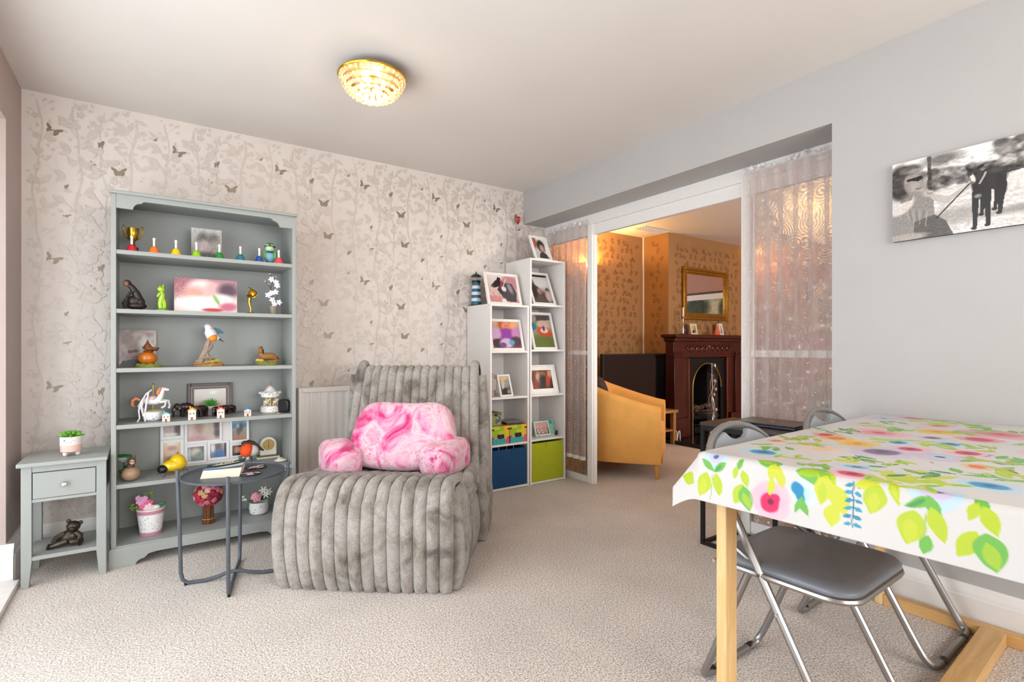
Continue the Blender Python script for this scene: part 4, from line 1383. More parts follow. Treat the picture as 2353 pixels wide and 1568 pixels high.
mb().box(-0.0010, 0.0010, -0.0235, -0.0228, 0.085, 0.112).box(-0.0012, 0.0012, -0.0235, -0.0228, 0.066, 0.086).build('hand', BLACK, q)
for k in range(12):
    a = k * PI / 6
    box('hour_mark', BLACK, q, 0.029 * math.sin(a) - 0.001, 0.029 * math.sin(a) + 0.001, -0.0232, -0.0226, 0.083 + 0.029 * math.cos(a), 0.087 + 0.029 * math.cos(a))
q = thing('seashell', 'pale seashell dish with a small blossom by the clock', 'ornament', (0.640, 3.375, S5))
mb().ell((0, 0, 0.010), (0.036, 0.026, 0.010), None, 16, 8).ell((-0.008, -0.004, 0.016), (0.012, 0.010, 0.008)).build('shell', mat('shell_white', '#ddd5ce', 0.45, var=0.08), q)
mb().ell((-0.010, -0.008, 0.025), (0.009, 0.008, 0.004)).ell((0.004, 0.0, 0.022), (0.008, 0.008, 0.004)).build('blossom', PORC, q)

# --- bottom shelf
rf = random.Random(21)


def rose(B, c, r, seed=0):
    """a small rosette of overlapping petals"""
    rr = random.Random(seed)
    B.ell(c, (r * 0.55, r * 0.55, r * 0.5), n=8, m=6)
    for ringk, (kk, rad, sz) in enumerate(((4, 0.38, 0.42), (6, 0.66, 0.46))):
        for k in range(kk):
            a = 2 * PI * k / kk + rr.uniform(0, 0.6)
            B.ell((c[0] + rad * r * math.cos(a), c[1] - 0.15 * r + 0.12 * r * ringk, c[2] + rad * r * math.sin(a)), (sz * r, 0.35 * r, sz * r), (rr.uniform(-0.4, 0.4), 0, rr.uniform(-0.4, 0.4)), 7, 5)
    return B


q = thing('flower_bucket', 'white and pink flower bucket with pink blooms, left of bottom shelf', 'plant', (0.000, 3.395, S6))
BK = m_bucket('butterfly_bucket', ['#8f8f96', '#e0c060', '#9fb0d0', '#c99ab0', '#b8c4b8'], 75, 0.22, '#eeecec')
mb().lathe([(0.050, 0.016), (0.062, 0.118), (0.058, 0.118), (0.046, 0.03), (0.0, 0.028)], n=32).build('bucket', BK, q)
PB = mat('bucket_pink', '#c98a9c', 0.3)
mb().lathe([(0.047, 0.0), (0.050, 0.0), (0.0515, 0.018), (0.049, 0.018)], n=32).build('base_band', PB, q)
mb().lathe([(0.0615, 0.112), (0.0645, 0.132), (0.0605, 0.133), (0.058, 0.112)], n=32).build('rim_band', PB, q)
mb().lathe([(0.0645, 0.131), (0.066, 0.134), (0.0645, 0.137), (0.0605, 0.134)], n=32).build('rim', PORC, q)
for i, (x, z, r, c) in enumerate([(-0.030, 0.155, 0.022, '#f06a98'), (-0.010, 0.163, 0.022, '#f2608f'), (-0.045, 0.178, 0.019, '#e0a0c4'), (-0.030, 0.190, 0.019, '#d99cc2'), (-0.052, 0.200, 0.015, '#d8a0c0'), (-0.008, 0.142, 0.024, '#f0d0d8')]):
    rose(mb(), (x, -0.01 - 0.003 * i, z), r, i).build('bloom', mat('bloom_' + c[1:], c, 0.7, var=0.1), q)
mb().ell((0.022, -0.02, 0.142), (0.020, 0.014, 0.012)).build('bloom', mat('bloom_white', '#e8e4d8', 0.7), q)
GR = mat('foliage_green', '#6f8a3c', 0.6, var=0.2)
for k in range(12):
    a = rf.uniform(0, 6.28)
    x, z = (rf.uniform(-0.03, 0.02), rf.uniform(0.17, 0.225)) if k < 7 else (rf.uniform(-0.085, -0.055), rf.uniform(0.13, 0.165))
    mb().ell((x, 0.006, z), (0.014, 0.004, 0.005), (0, a, 0), 7, 5).build('leaf', GR, q)
mb().tube([(-0.01, 0.004, 0.12), (-0.006, 0.006, 0.17), (-0.002, 0.006, 0.215)], 0.0015, 5).tube([(-0.03, 0, 0.12), (-0.055, 0, 0.14), (-0.08, 0.002, 0.15)], 0.0015, 5).build('stem', GR, q)
for x, z, a in ((0.040, 0.148, -0.6), (0.050, 0.152, -0.4)):
    mb().ell((x, -0.012, z), (0.020, 0.004, 0.008), (0, a, 0), 10, 6).build('leaf', mat('leaf_dark', '#1f6a3c'), q)

q = thing('rose_topiary', 'ball of dried red and pink roses on a bundle of twigs, bottom shelf', 'plant', (0.268, 3.41, S6))
tp = wood('twig_brown', '#8a5528', '#5a3416', 'Z', 2.0, 0.7)
B = mb()
for k in range(17):
    a = 2 * PI * k / 17
    r_ = 0.026 if k % 2 else 0.021
    B.tube([(r_ * 1.05 * math.cos(a), r_ * 1.05 * math.sin(a), 0), (r_ * 0.92 * math.cos(a), r_ * 0.92 * math.sin(a), 0.05), (r_ * math.cos(a + 0.1), r_ * math.sin(a + 0.1), 0.105)], 0.0062, 6)
B.build('twig_bundle', tp, q)
mb().tube([(0.031 * math.cos(a), 0.031 * math.sin(a), 0.028) for a in np.linspace(0, 2 * PI, 25)[:-1]], 0.002, 5, True).build('tie', mat('raffia', '#c99a5c', 0.7), q)
mb().ell((0, 0, 0.165), (0.066, 0.066, 0.062), n=16, m=10).build('core', mat('topiary_core', '#5a3a2c', 0.9), q)
rc = ['#9c1c38', '#d98a94', '#b02a48', '#4f2a48', '#dba79c', '#8a1a30', '#c26a7c', '#c99a6c']
for k in range(64):
    z = 1 - 2 * (k + 0.5) / 64
    a = k * 2.39996
    s_ = math.sqrt(1 - z * z)
    n_ = Vector((s_ * math.cos(a), s_ * math.sin(a), z))
    B = mb()
    rose(B, (0, 0, 0), 0.0165, k)
    M = n_.to_track_quat('-Y', 'Z').to_matrix()
    B.v = [M @ Vector(p) + Vector((0, 0, 0.165)) + Vector((n_.x * 0.068, n_.y * 0.068, n_.z * 0.064)) for p in B.v]
    cc = rf.choice(rc)
    B.build('rose', mat('rose_' + cc[1:], cc, 0.8, var=0.15, vs=90), q)

q = thing('flower_pot', 'white and blue china pot of pink and white flowers, right of bottom shelf', 'plant', (0.530, 3.43, S6))
mb().lathe([(0.034, 0), (0.048, 0.010), (0.053, 0.040), (0.050, 0.068), (0.052, 0.074), (0.048, 0.074), (0.044, 0.06), (0.0, 0.055)], n=28).build('pot', m_bucket('delft_pot', ['#8a94b4', '#a6aec6'], 45, 0.25, '#eceae8'), q)
for k in range(14):
    a = rf.uniform(0, 6.28)
    mb().ell((0.040 * math.cos(a), 0.034 * math.sin(a), 0.080 + rf.uniform(0, 0.02)), (0.022, 0.012, 0.005), (rf.uniform(-0.5, 0.5), rf.uniform(-0.5, 0.5), a), 8, 5).build('leaf', mat('leaf_mid', '#3f7a44', 0.5, var=0.2), q)
rose(mb(), (-0.018, -0.03, 0.108), 0.028, 2).build('bloom', mat('bloom_pink2', '#e79aac', 0.7), q)
for i, (x, y, z) in enumerate([(0.035, -0.02, 0.115), (0.022, -0.02, 0.142), (0.05, -0.01, 0.125)]):
    B = mb()
    for k in range(6):
        a = k * PI / 3 + i
        B.ell((x + 0.014 * math.cos(a), y - 0.004, z + 0.014 * math.sin(a)), (0.013, 0.003, 0.005), (0, -a, 0), 7, 5)
    B.build('lily', mat('bloom_white', '#e8e4d8'), q)
for i, (x, z) in enumerate([(-0.088, 0.118), (-0.075, 0.100), (-0.094, 0.102)]):
    mb().ell((x, -0.02, z), (0.012, 0.004, 0.007), (0, 0.5 * i, 0), 8, 5).build('leaf', mat('pale_mint', '#c9d6cc'), q)
mb().tube([(-0.02, -0.01, 0.08), (-0.06, -0.016, 0.092), (-0.09, -0.02, 0.112)], 0.0014, 5).build('stem', GR, q)

# ------------------------------------------------------------------ bedside table with drawer
t = thing('side_cabinet', 'small grey bedside table with one drawer in the left corner', 'bedside table', (-0.331, 3.36, 0))
box('top', GREY, t, -0.498, -0.172, 3.188, 3.535, 0.554, 0.572, 0.003, True)
for x0, x1 in ((-0.485, -0.448), (-0.216, -0.178)):
    for y0, y1 in ((3.213, 3.250), (3.480, 3.517)):
        B = mb()
        inner = 1 if x0 < -0.3 else -1
        xa, xb = (x0, x1 - 0.010) if inner == 1 else (x0 + 0.010, x1)
        z1 = 0.115
        B.add([(xa, y0, 0), (xb, y0, 0), (xb, y1, 0), (xa, y1, 0), (x0, y0, z1), (x1, y0, z1), (x1, y1, z1), (x0, y1, z1), (x0, y0, 0.554), (x1, y0, 0.554), (x1, y1, 0.554), (x0, y1, 0.554)],
              [(0, 1, 2, 3), (8, 11, 10, 9)] + [(a, a + 4, (a + 1) % 4 + 4, (a + 1) % 4) for a in range(4)] + [(a + 4, a + 8, (a + 1) % 4 + 8, (a + 1) % 4 + 4) for a in range(4)])
        B.build('leg', GREY, t, True, bevel=0.0015)
for x0, x1 in ((-0.478, -0.462), (-0.200, -0.184)):
    box('side_rail', GREY, t, x0, x1, 3.250, 3.480, 0.386, 0.554, 0, True)
box('back_rail', GREY, t, -0.448, -0.216, 3.490, 3.505, 0.386, 0.554, 0, True)
box('front_rail', GREY, t, -0.448, -0.216, 3.216, 3.240, 0.386, 0.400, 0.001, True)
box('front_rail', GREY, t, -0.448, -0.216, 3.216, 3.240, 0.524, 0.554, 0.001, True)
dr = box('drawer', GREY, t, -0.445, -0.219, 3.2145, 3.45, 0.402, 0.5205, 0.0015, True)
o = mb().lathe([(0.006, 0), (0.005, 0.010), (0.010, 0.014), (0.0125, 0.020), (0.009, 0.026), (0.0, 0.028)], n=18).build('knob', CHROME, dr)
o.location = (-0.332 + 0.331, 3.2145 - 3.36, 0.459)
o.rotation_euler = (R(90), 0, 0)
box('gap_shade_sheet', mat('shadow_gap', '#2c2c2b', 0.9), t, -0.448, -0.216, 3.2180, 3.2200, 0.400, 0.524, 0, True)  # thin dark sheet, painted-in shade for the gap round the drawer
box('shelf', GREY, t, -0.470, -0.193, 3.216, 3.512, 0.120, 0.138, 0.0015, True)
q = thing('face_planter', 'white and pink planter with smiling face and succulent on the bedside table', 'plant', (-0.320, 3.315, 0.5725))
mb().lathe([(0.030, 0.018), (0.040, 0.022), (0.0415, 0.050), (0.0415, 0.056), (0.0, 0.056)], n=28).build('lower_pot', mat('planter_pink', '#e8b9ae', 0.5, bump=0.2, bs=90, stretch=(1, 1, 0.05)), q)
mb().lathe([(0.0415, 0.055), (0.042, 0.092), (0.039, 0.094), (0.036, 0.085), (0.0, 0.084)], n=28).build('upper_pot', mat('planter_white', '#e8e4dc', 0.5), q)
for k in range(3):
    a = R(-50 + k * 130)
    mb().ell((0.026 * math.sin(a), -0.026 * math.cos(a), 0.011), (0.010, 0.010, 0.012)).build('foot', mat('planter_white', '#e8e4dc'), q)
for s in (-1, 1):
    mb().ell((s * 0.017 - 0.004, -0.038, 0.078), (0.0028, 0.002, 0.0028), n=8, m=5).build('eye', BLACK, q)
mb().tube([(-0.016, -0.0385, 0.071), (-0.010, -0.0405, 0.0665), (-0.004, -0.0415, 0.0655), (0.003, -0.0415, 0.067), (0.009, -0.0405, 0.071)], 0.0007, 5).build('smile', BLACK, q)
SG2 = mat('planter_succulent', '#5f9a2c', 0.4, var=0.2)
for k in range(26):
    a, el = k * 2.4, 0.2 + 1.2 * k / 26
    L = 0.056 - 0.020 * k / 26
    c, s = math.cos(a), math.sin(a)
    dx, dz = math.cos(el) * L, math.sin(el) * L * 0.8
    mb().tube([(0, 0, 0.090), (dx * 0.55 * c, dx * 0.55 * s, 0.09 + dz * 0.6), (dx * 0.85 * c, dx * 0.85 * s, 0.09 + dz * 0.9), (dx * c, dx * s, 0.09 + dz)], [0.004, 0.0085, 0.007, 0.001], 6).build('leaf', SG2, q)
q = thing('bear_figurine', 'bronze teddy bear figurine reclining on the bedside table lower shelf', 'figurine', (-0.335, 3.305, 0.1385))
BZ = mat('bear_bronze', '#3c342a', 0.32, 0.5, var=0.45, vs=45)
B = mb()
B.ell((0.012, 0, 0.042), (0.042, 0.030, 0.036), (0, -0.35, 0), 16, 10)
B.tube([(0.0, -0.016, 0.028), (-0.034, -0.022, 0.020), (-0.058, -0.022, 0.014), (-0.068, -0.024, 0.018)], [0.020, 0.015, 0.012, 0.015], 10)
B.tube([(0.02, -0.018, 0.022), (0.046, -0.028, 0.022), (0.056, -0.034, 0.020)], [0.018, 0.016, 0.020], 10)
B.tube([(-0.006, -0.010, 0.062), (-0.034, -0.014, 0.050), (-0.048, -0.012, 0.026)], [0.014, 0.012, 0.012], 9)
B.tube([(0.036, -0.012, 0.062), (0.054, -0.022, 0.046), (0.050, -0.030, 0.030)], [0.013, 0.012, 0.012], 9)
B.build('body', BZ, q)
mb().ell((0.026, -0.006, 0.092), (0.028, 0.025, 0.026), None, 14, 10).ell((0.024, -0.030, 0.086), (0.012, 0.010, 0.010)).build('head', BZ, q)
for x, z in ((0.008, 0.118), (0.052, 0.104)):
    mb().ell((x, -0.002, z), (0.010, 0.006, 0.010)).build('ear', BZ, q)

# ------------------------------------------------------------------ radiator
t = thing('radiator', 'white fluted panel radiator on the wall behind the fur chair', 'radiator', (1.36, 3.62, 0.25))
prof = []
n_fl = 22
x0, x1 = 0.815, 1.905
for i in range(n_fl * 6 + 1):
    u = (i % 6) / 6
    prof.append((x0 + (x1 - x0) * i / (n_fl * 6), 3.598 + (0.0 if u < 0.35 else 0.007 if 0.5 <= u < 0.85 else 0.0035)))
B = mb()
B.sheet([[(x, y, z) for x, y in prof] for z in (0.285, 0.80)])
B.build('fluted_panel', WHITE, t, True, sharp=60)
B = mb()
B.box(0.791, 0.815, 3.594, 3.66, 0.25, 0.83).box(1.905, 1.93, 3.594, 3.66, 0.25, 0.83)
B.build('end_panel', WHITE, t, True, bevel=0.004)
box('bottom_rail', WHITE, t, 0.815, 1.905, 3.596, 3.612, 0.25, 0.287, 0.003, True)
box('top_rail', WHITE, t, 0.815, 1.905, 3.594, 3.66, 0.798, 0.83, 0.004, True)
box('back_panel', WHITE, t, 0.815, 1.905, 3.640, 3.648, 0.26, 0.80, 0, True)
box('wall_bracket', WHITE, t, 1.0, 1.04, 3.648, YB, 0.3, 0.75, 0, True)
mb().tube([(0.785, 3.628, 0.285), (0.765, 3.628, 0.285), (0.762, 3.628, 0.25), (0.762, 3.628, 0.0)], 0.008, 8).build('pipe', WHITE, t, True)
mb().lathe([(0.014, 0), (0.016, 0.03), (0.013, 0.055), (0.0, 0.058)], (0.762, 3.628, 0.285), 14).build('valve', WHITE, t, True)

# ------------------------------------------------------------------ tray table
t = thing('tray_table', 'round slate grey metal tray table on crossed tube legs', 'side table', (0.328, 2.80, 0))
TZ = 0.502
mb().lathe([(0.0, TZ - 0.010), (0.208, TZ - 0.010), (0.219, TZ - 0.006), (0.2215, TZ + 0.004), (0.2185, TZ + 0.004), (0.215, TZ - 0.002), (0.0, TZ - 0.002)], n=64).build('tray', SLATE, t)
for k in range(2):
    a = R(-13 + 90 * k)
    c, s = math.cos(a), math.sin(a)
    hi = 0.034 if k == 0 else 0.012
    pts = []
    for u, z in [(-0.234, 0.535), (-0.226, 0.30), (-0.220, 0.060), (-0.212, 0.026), (-0.192, 0.010), (-0.12, 0.010), (-0.06, 0.011 + hi * 0.3), (-0.025, hi), (0.025, hi), (0.06, 0.011 + hi * 0.3), (0.12, 0.010), (0.192, 0.010), (0.212, 0.026), (0.220, 0.060), (0.226, 0.30), (0.234, 0.535)]:
        pts.append((u * c, u * s, z))
    # soften the corners
    mb().tube(pts, 0.0085, 10).build('leg_frame', SLATE, t)
    for sg in (-1, 1):
        mb().cone((sg * 0.214 * c, sg * 0.214 * s, TZ - 0.006), (sg * 0.232 * c, sg * 0.232 * s, TZ - 0.006), 0.004).build('bolt', CHROME, t)
        mb().cone((sg * 0.2 * c, sg * 0.2 * s, 0.0), (sg * 0.2 * c, sg * 0.2 * s, 0.010), 0.007).build('foot', BLACK, t)
TT = TZ - 0.0015
q = thing('paperback_book', 'thick paperback with curled blue and black cover on the tray table', 'book', (0.285, 2.785, TT), R(-16))
PAPER = mat('book_pages', '#e6dac6', 0.8, var=0.04, vs=200, stretch=(0.05, 0.05, 1))
mb().prism([(-0.090, 0), (0.070, 0), (0.080, 0.040), (-0.078, 0.036)], -0.055, 0.058, 'Y').build('pages', PAPER, q)
P = []
for i in range(13):
    u = i / 12
    x = -0.080 + 0.165 * u
    P.append([(x, y, 0.0375 + 0.0035 * u + 0.022 * u * u * (0.5 + 0.5 * (y + 0.055) / 0.115) + 0.002) for y in np.linspace(-0.056, 0.060, 6)])
xs = np.array([p for row in P for p in row])
cov = mb().sheet(P).build('cover', PRINT, q)


def cover_cols(me):
    co = np.zeros(len(me.vertices) * 3)
    me.vertices.foreach_get('co', co)
    co = co.reshape(-1, 3)
    p = Pic((co[:, 0] + 0.08) / 0.165, (co[:, 1] + 0.056) / 0.116, '#161a1c')
    p.poly([(-0.1, -0.1), (1.1, -0.1), (1.1, 0.26), (-0.1, 0.26)], '#b8cde0').ell(0.1, 0.05, 0.35, 0.25, '#6fa0d4', soft=0.8)
    set_cols(me, p.c)


cover_cols(cov.data)
text('cover_text', 'JAMES', PORC, cov, 0.040, (0.006, 0.040, 0.0475), (R(3), R(-7), 0))
mb().sheet([[(x, y, 0.0445 + 0.018 * ((x + 0.08) / 0.165) ** 2) for y in (0.000, 0.018)] for x in np.linspace(-0.05, 0.06, 8)]).build('title_band', mat('title_yellow', '#d3cc7c', 0.4, var=0.3, vs=160), cov)


def coaster(label, loc, rz):
    q = thing('coaster', label, 'coaster', loc, rz, 'round coasters on the tray table')
    mb().lathe([(0.0, 0), (0.049, 0), (0.050, 0.002), (0.049, 0.004), (0.0, 0.004)], n=36).build('disc', BLACK, q)
    B = mb()
    for k in range(5):
        a = 2 * PI * k / 5
        B.ell((0.013 * math.cos(a) - 0.006, 0.013 * math.sin(a), 0.0044), (0.012, 0.008, 0.0012), (0, 0, a), 10, 5)
    B.build('flower', mat('coaster_pink', '#d9a8b0', 0.5, var=0.15), q)
    mb().ell((-0.034, -0.008, 0.0044), (0.016, 0.005, 0.001), (0, 0, 0.4)).ell((0.028, 0.014, 0.0044), (0.018, 0.006, 0.001), (0, 0, -0.3)).ell((0.012, -0.026, 0.0044), (0.018, 0.006, 0.001), (0, 0, 0.1)).build('petal', mat('coaster_white', '#e6dcdc', 0.5), q)


coaster('black round coaster with pink flower at the back of the tray table', (0.43, 2.865, TT), 0.3)
coaster('black round coaster with pink flower nearest the paperback', (0.385, 2.735, TT), -0.5)

# ------------------------------------------------------------------ ribbed fur lounge chair
RZ = R(-38.5)
t = thing('lounge_chair', 'grey ribbed faux fur lounge chair with sloping back', 'armchair', (0.787, 2.318, 0), RZ)
BO = 0.048


def rib(B, path, a0, w, h, seed, na=9, taper=None):
    """half round padded strip; path = [(b, z)], a0 lateral centre (may be function of v)"""
    n = len(path)
    P = []
    for i, (b, z) in enumerate(path):
        b0, z0 = path[max(i - 1, 0)]
        b1, z1 = path[min(i + 1, n - 1)]
        tb, tz = b1 - b0, z1 - z0
        L = math.hypot(tb, tz) or 1
        nb, nz = -tz / L, tb / L
        row = []
        v = i / (n - 1)
        ww = w if taper is None else w * taper(v)
        aa = a0 if taper is None else a0 * taper(v)
        for j in range(na):
            ph = PI * j / (na - 1)
            hh = h * math.sin(ph) ** 0.75 * (1 + 0.10 * mnoise.noise(Vector((a0 * 9, v * 6, seed))))
            q_ = mnoise.noise(Vector((aa * 30 + j, v * 22, seed * 3.1))) * 0.0025
            row.append((aa - ww * 0.52 * math.cos(ph) + q_, b + nb * (hh + q_), z + nz * (hh + q_)))
        P.append(row)
    B.sheet(P)


def dense(pts, k=4):
    """Catmull-Rom refine"""
    out = []
    n = len(pts)
    for i in range(n - 1):
        p0, p1, p2, p3 = pts[max(i - 1, 0)], pts[i], pts[i + 1], pts[min(i + 2, n - 1)]
        for s in range(k):
            u = s / k
            out.append(tuple(0.5 * ((2 * p1[c]) + (-p0[c] + p2[c]) * u + (2 * p0[c] - 5 * p1[c] + 4 * p2[c] - p3[c]) * u * u + (-p0[c] + 3 * p1[c] - 3 * p2[c] + p3[c]) * u ** 3) for c in range(len(p1))))
    out.append(tuple(pts[-1]))
    return out


seat_path = dense([(0.055, 0.010), (0.022, 0.035), (0.0, 0.12), (-0.010, 0.22), (-0.006, 0.34), (0.016, 0.425), (0.065, 0.457), (0.15, 0.455), (0.32, 0.425), (0.52, 0.390), (0.70, 0.37)])
back_path = dense([(0.60, 0.34), (0.645, 0.45), (0.685, 0.60), (0.735, 0.78), (0.775, 0.92), (0.80, 0.955), (0.835, 0.958), (0.865, 0.92), (0.90, 0.75), (0.935, 0.45), (0.955, 0.20), (0.96, 0.012)])
seat = mb()
W2 = 0.385
core = [(0.07, 0.01), (0.03, 0.06), (0.015, 0.2), (0.02, 0.36), (0.06, 0.435), (0.18, 0.435), (0.66, 0.37), (0.70, 0.5), (0.76, 0.75), (0.80, 0.93), (0.84, 0.93), (0.93, 0.4), (0.945, 0.01)]
seat_o = mb().prism([core[i] for i in range(7)] + [(0.70, 0.36), (0.94, 0.3), (0.945, 0.01)], -W2 + 0.01, W2 - 0.01, 'X').build('seat', FUR, t)
back_o = mb().prism([(0.60, 0.30), (0.66, 0.5), (0.73, 0.75), (0.785, 0.925), (0.84, 0.93), (0.93, 0.4), (0.94, 0.05), (0.70, 0.05)], -W2 + 0.02 + BO, W2 - 0.02 + BO, 'X').build('back', FUR, t)
NR = 14
for i in range(NR):
    a = -W2 + (i + 0.5) * 2 * W2 / NR
    B = mb()
    bulge = 0.018 * math.cos(a / W2 * 1.3)
    rib(B, [(b - bulge * (z < 0.4), z) for b, z in seat_path], a, 2 * W2 / NR * 1.03, 0.035, i, taper=lambda v: 1.065 - 0.10 * max(0, v - 0.35) - 0.04 * (1 - min(1, v * 4)))
    B.build('rib', FUR, seat_o, fix=True, sharp=80)
NB = 15
for i in range(NB):
    a = -W2 + (i + 0.5) * 2 * W2 / NB
    B = mb()
    ex = 0.03 if i in (0, NB - 1) else 0.0
    rib(B, [(b + ex * 0.4 * (z > 0.9), z + ex * (z > 0.85)) for b, z in back_path], a, 2 * W2 / NB * 1.03, 0.030, 40 + i, taper=lambda v: 1.03 - 0.08 * math.sin(v * PI))
    B.v = [(p[0] + BO, p[1], p[2]) for p in B.v]
    B.build('rib', FUR, back_o, fix=True, sharp=80)
# side ribs
for sd in (-1, 1):
    for i in range(9):
        b = 0.055 + i * 0.066
        ztop = 0.40 if b < 0.30 else 0.295
        B = mb()
        pts = [(0.40 * sd, b + 0.008, 0.012), (0.415 * sd, b + 0.004, 0.10), (0.415 * sd, b, ztop * 0.6), (0.398 * sd, b + 0.012, ztop * 0.9), (0.37 * sd, b + 0.02, ztop + 0.012)]
        B.tube(dense(pts, 4), 0.036, 10)
        B.build('side_rib', FUR, seat_o, sharp=80)
    for i in range(3):
        z = 0.315 + i * 0.050
        B = mb()
        pts = [(0.372 * sd, 0.27 + 0.03 * i, z - 0.012), (0.402 * sd, 0.36, z - 0.006), (0.405 * sd, 0.48, z), (0.40 * sd, 0.60, z + 0.004), (0.37 * sd, 0.70, z + 0.004)]
        B.tube(dense(pts, 5), 0.034, 10)
        B.build('side_rib', FUR, seat_o, sharp=80)
    for i in range(5):
        b = 0.66 + i * 0.062
        ztop = (0.42, 0.64, 0.93, 0.90, 0.48)[i]
        lean = (0.05, 0.05, 0.02, -0.015, -0.01)[i]
        B = mb()
        pts = [(0.395 * sd, b, 0.012), (0.405 * sd, b, 0.18), (0.398 * sd, b + lean * 0.4, ztop * 0.6), (0.375 * sd, b + lean, ztop)]
        B.tube(dense(pts, 5), 0.037, 10)
        B.v = [(p[0] + BO, p[1], p[2]) for p in B.v]
        B.build('side_rib', FUR, back_o, sharp=80)

# ------------------------------------------------------------------ pink reading cushion
t = thing('reading_cushion', 'pink marbled plush cushion with two arms on the fur chair', 'cushion', (0.803, 2.307, 0), RZ)


def pillow(B, c, r, rot, pw=0.62, n=28, m=18, shape=None):
    o = len(B.v)
    B.ell((0, 0, 0), r, None, n, m, pw)
    M = Euler(rot).to_matrix()
    for i in range(o, len(B.v)):
        p = Vector(B.v[i])
        if shape:
            p = shape(p)
        k = 0.006 * mnoise.noise(p * 14)
        p = p * (1 + k / max(p.length, 0.03))
        B.v[i] = tuple(M @ p + Vector(c))
    return B


body = pillow(mb(), (0.015, 0.565, 0.607), (0.292, 0.105, 0.186), (R(-17), 0, 0), 0.48, 40, 22, lambda p: Vector((p.x * (0.98 - 0.13 * p.z / 0.186), p.y * (1 - 0.25 * p.z / 0.186), p.z - 0.010 * math.cos(p.x / 0.292 * 2.8))))
body.build('back', PINK, t, sharp=80)
for sd, c, rz_ in ((-1, (-0.318, 0.468, 0.492), 0.66), (1, (0.255, 0.50, 0.505), -0.40)):
    pillow(mb(), c, (0.098, 0.165, 0.100), (R(4), 0, rz_), 0.66, 26, 16).build('arm', PINK, t, sharp=80)
    cap = mb().lathe([(0.0, 0), (0.05, 0.0), (0.072, -0.01), (0.076, -0.016)], n=26).build('end_cap', PINK, t.children[-1], sharp=80)
    M = Euler((R(4), 0, rz_)).to_matrix()
    p = Vector(c) + M @ Vector((0, -0.158, 0))
    cap.location = p
    cap.rotation_euler = (R(94), 0, rz_)

# ------------------------------------------------------------------ white cube shelving units
def cube_unit(label, x0, x1, h, shelves):
    t = thing('cube_shelf', label, 'shelving unit', ((x0 + x1) / 2, 3.51, 0))
    th = 0.016
    box('side_panel', WLAM, t, x0, x0 + th, 3.335, 3.685, 0, h, 0.001, True)
    box('side_panel', WLAM, t, x1 - th, x1, 3.335, 3.685, 0, h, 0.001, True)
    box('top', WLAM, t, x0 + th, x1 - th, 3.335, 3.685, h - th, h, 0.001, True)
    box('bottom', WLAM, t, x0 + th, x1 - th, 3.336, 3.685, 0.004, 0.02, 0.001, True)
    for z in shelves:
        box('shelf', WLAM, t, x0 + th, x1 - th, 3.337, 3.680, z - th, z, 0.001, True)
    box('back_panel', WLAM, t, x0 + th, x1 - th, 3.678, 3.684, 0.02, h - th, 0, True)
    return t


cube_unit('shorter white cube shelving unit with four compartments, nearer the fur chair', 2.100, 2.464, 1.427, (1.070, 0.715, 0.354))
cube_unit('taller white cube shelving unit with five compartments, beside the curtain', 2.474, 2.838, 1.808, (1.444, 1.079, 0.718, 0.361))


def ph_dog(p):
    p.grad('#d8cfc9', '#c99a94').grain(0.12, 22, 4, lambda x, y: (y < 0.35)).ell(0.78, 0.75, 0.3, 0.3, '#b98080', soft=0.4).poly([(0.34, 0.50), (0.42, 0.80), (0.60, 0.76), (0.84, 0.74), (0.97, 0.40), (0.92, 0.04), (0.52, 0.06), (0.42, 0.30)], '#48424a').poly([(0.10, 0.60), (0.17, 0.68), (0.28, 0.82), (0.40, 0.86), (0.47, 0.80), (0.46, 0.66), (0.34, 0.58), (0.20, 0.54)], '#262224').poly([(0.33, 0.84), (0.38, 0.96), (0.47, 0.93), (0.46, 0.80)], '#191717').poly([(0.43, 0.64), (0.48, 0.84), (0.53, 0.83), (0.49, 0.62)], '#b02a2a').ell(0.17, 0.60, 0.05, 0.03, '#6a5c54', 0.4, 0.5).ell(0.76, 0.55, 0.07, 0.2, '#8f898f', 0.3, soft=0.9).ell(0.54, 0.52, 0.08, 0.10, '#dcd6d2', 0.4, soft=0.5).poly([(0.30, 0.50), (0.42, 0.30), (0.50, 0.34), (0.44, 0.56)], '#352f33').line([(0.52, 0.6), (0.66, 0.92)], 0.012, '#e0d8d4').ell(0.2, 0.1, 0.3, 0.16, '#c47c7c', soft=0.7, a=0.7).ell(0.5, 0.06, 0.08, 0.1, '#e0dcd8', soft=0.5)


def ph_pugs(p):
    p.grad('#c9b08a', '#7a4a5a').ell(0.55, 0.9, 0.28, 0.25, '#b0502c', soft=0.4).ell(0.55, 0.82, 0.17, 0.22, '#d98a6a', soft=0.4).ell(0.8, 0.88, 0.12, 0.2, '#e0a070', soft=0.8).ell(0.52, 0.5, 0.32, 0.26, '#8a3a9a', soft=0.4).ell(0.14, 0.55, 0.2, 0.25, '#c9a0c4', soft=0.5).ell(0.88, 0.55, 0.18, 0.25, '#c080b0', soft=0.5).ell(0.2, 0.2, 0.2, 0.16, '#3a2c34', soft=0.4).ell(0.5, 0.2, 0.24, 0.18, '#c9b0c8', soft=0.4).ell(0.84, 0.25, 0.2, 0.2, '#4a3638', soft=0.4).ell(0.68, 0.22, 0.1, 0.1, '#5a9ad0', soft=0.5).ell(0.36, 0.12, 0.12, 0.1, '#6a4a8a', soft=0.5).ell(0.52, 0.86, 0.02, 0.02, '#6a3a2c').ell(0.61, 0.86, 0.02, 0.02, '#6a3a2c')


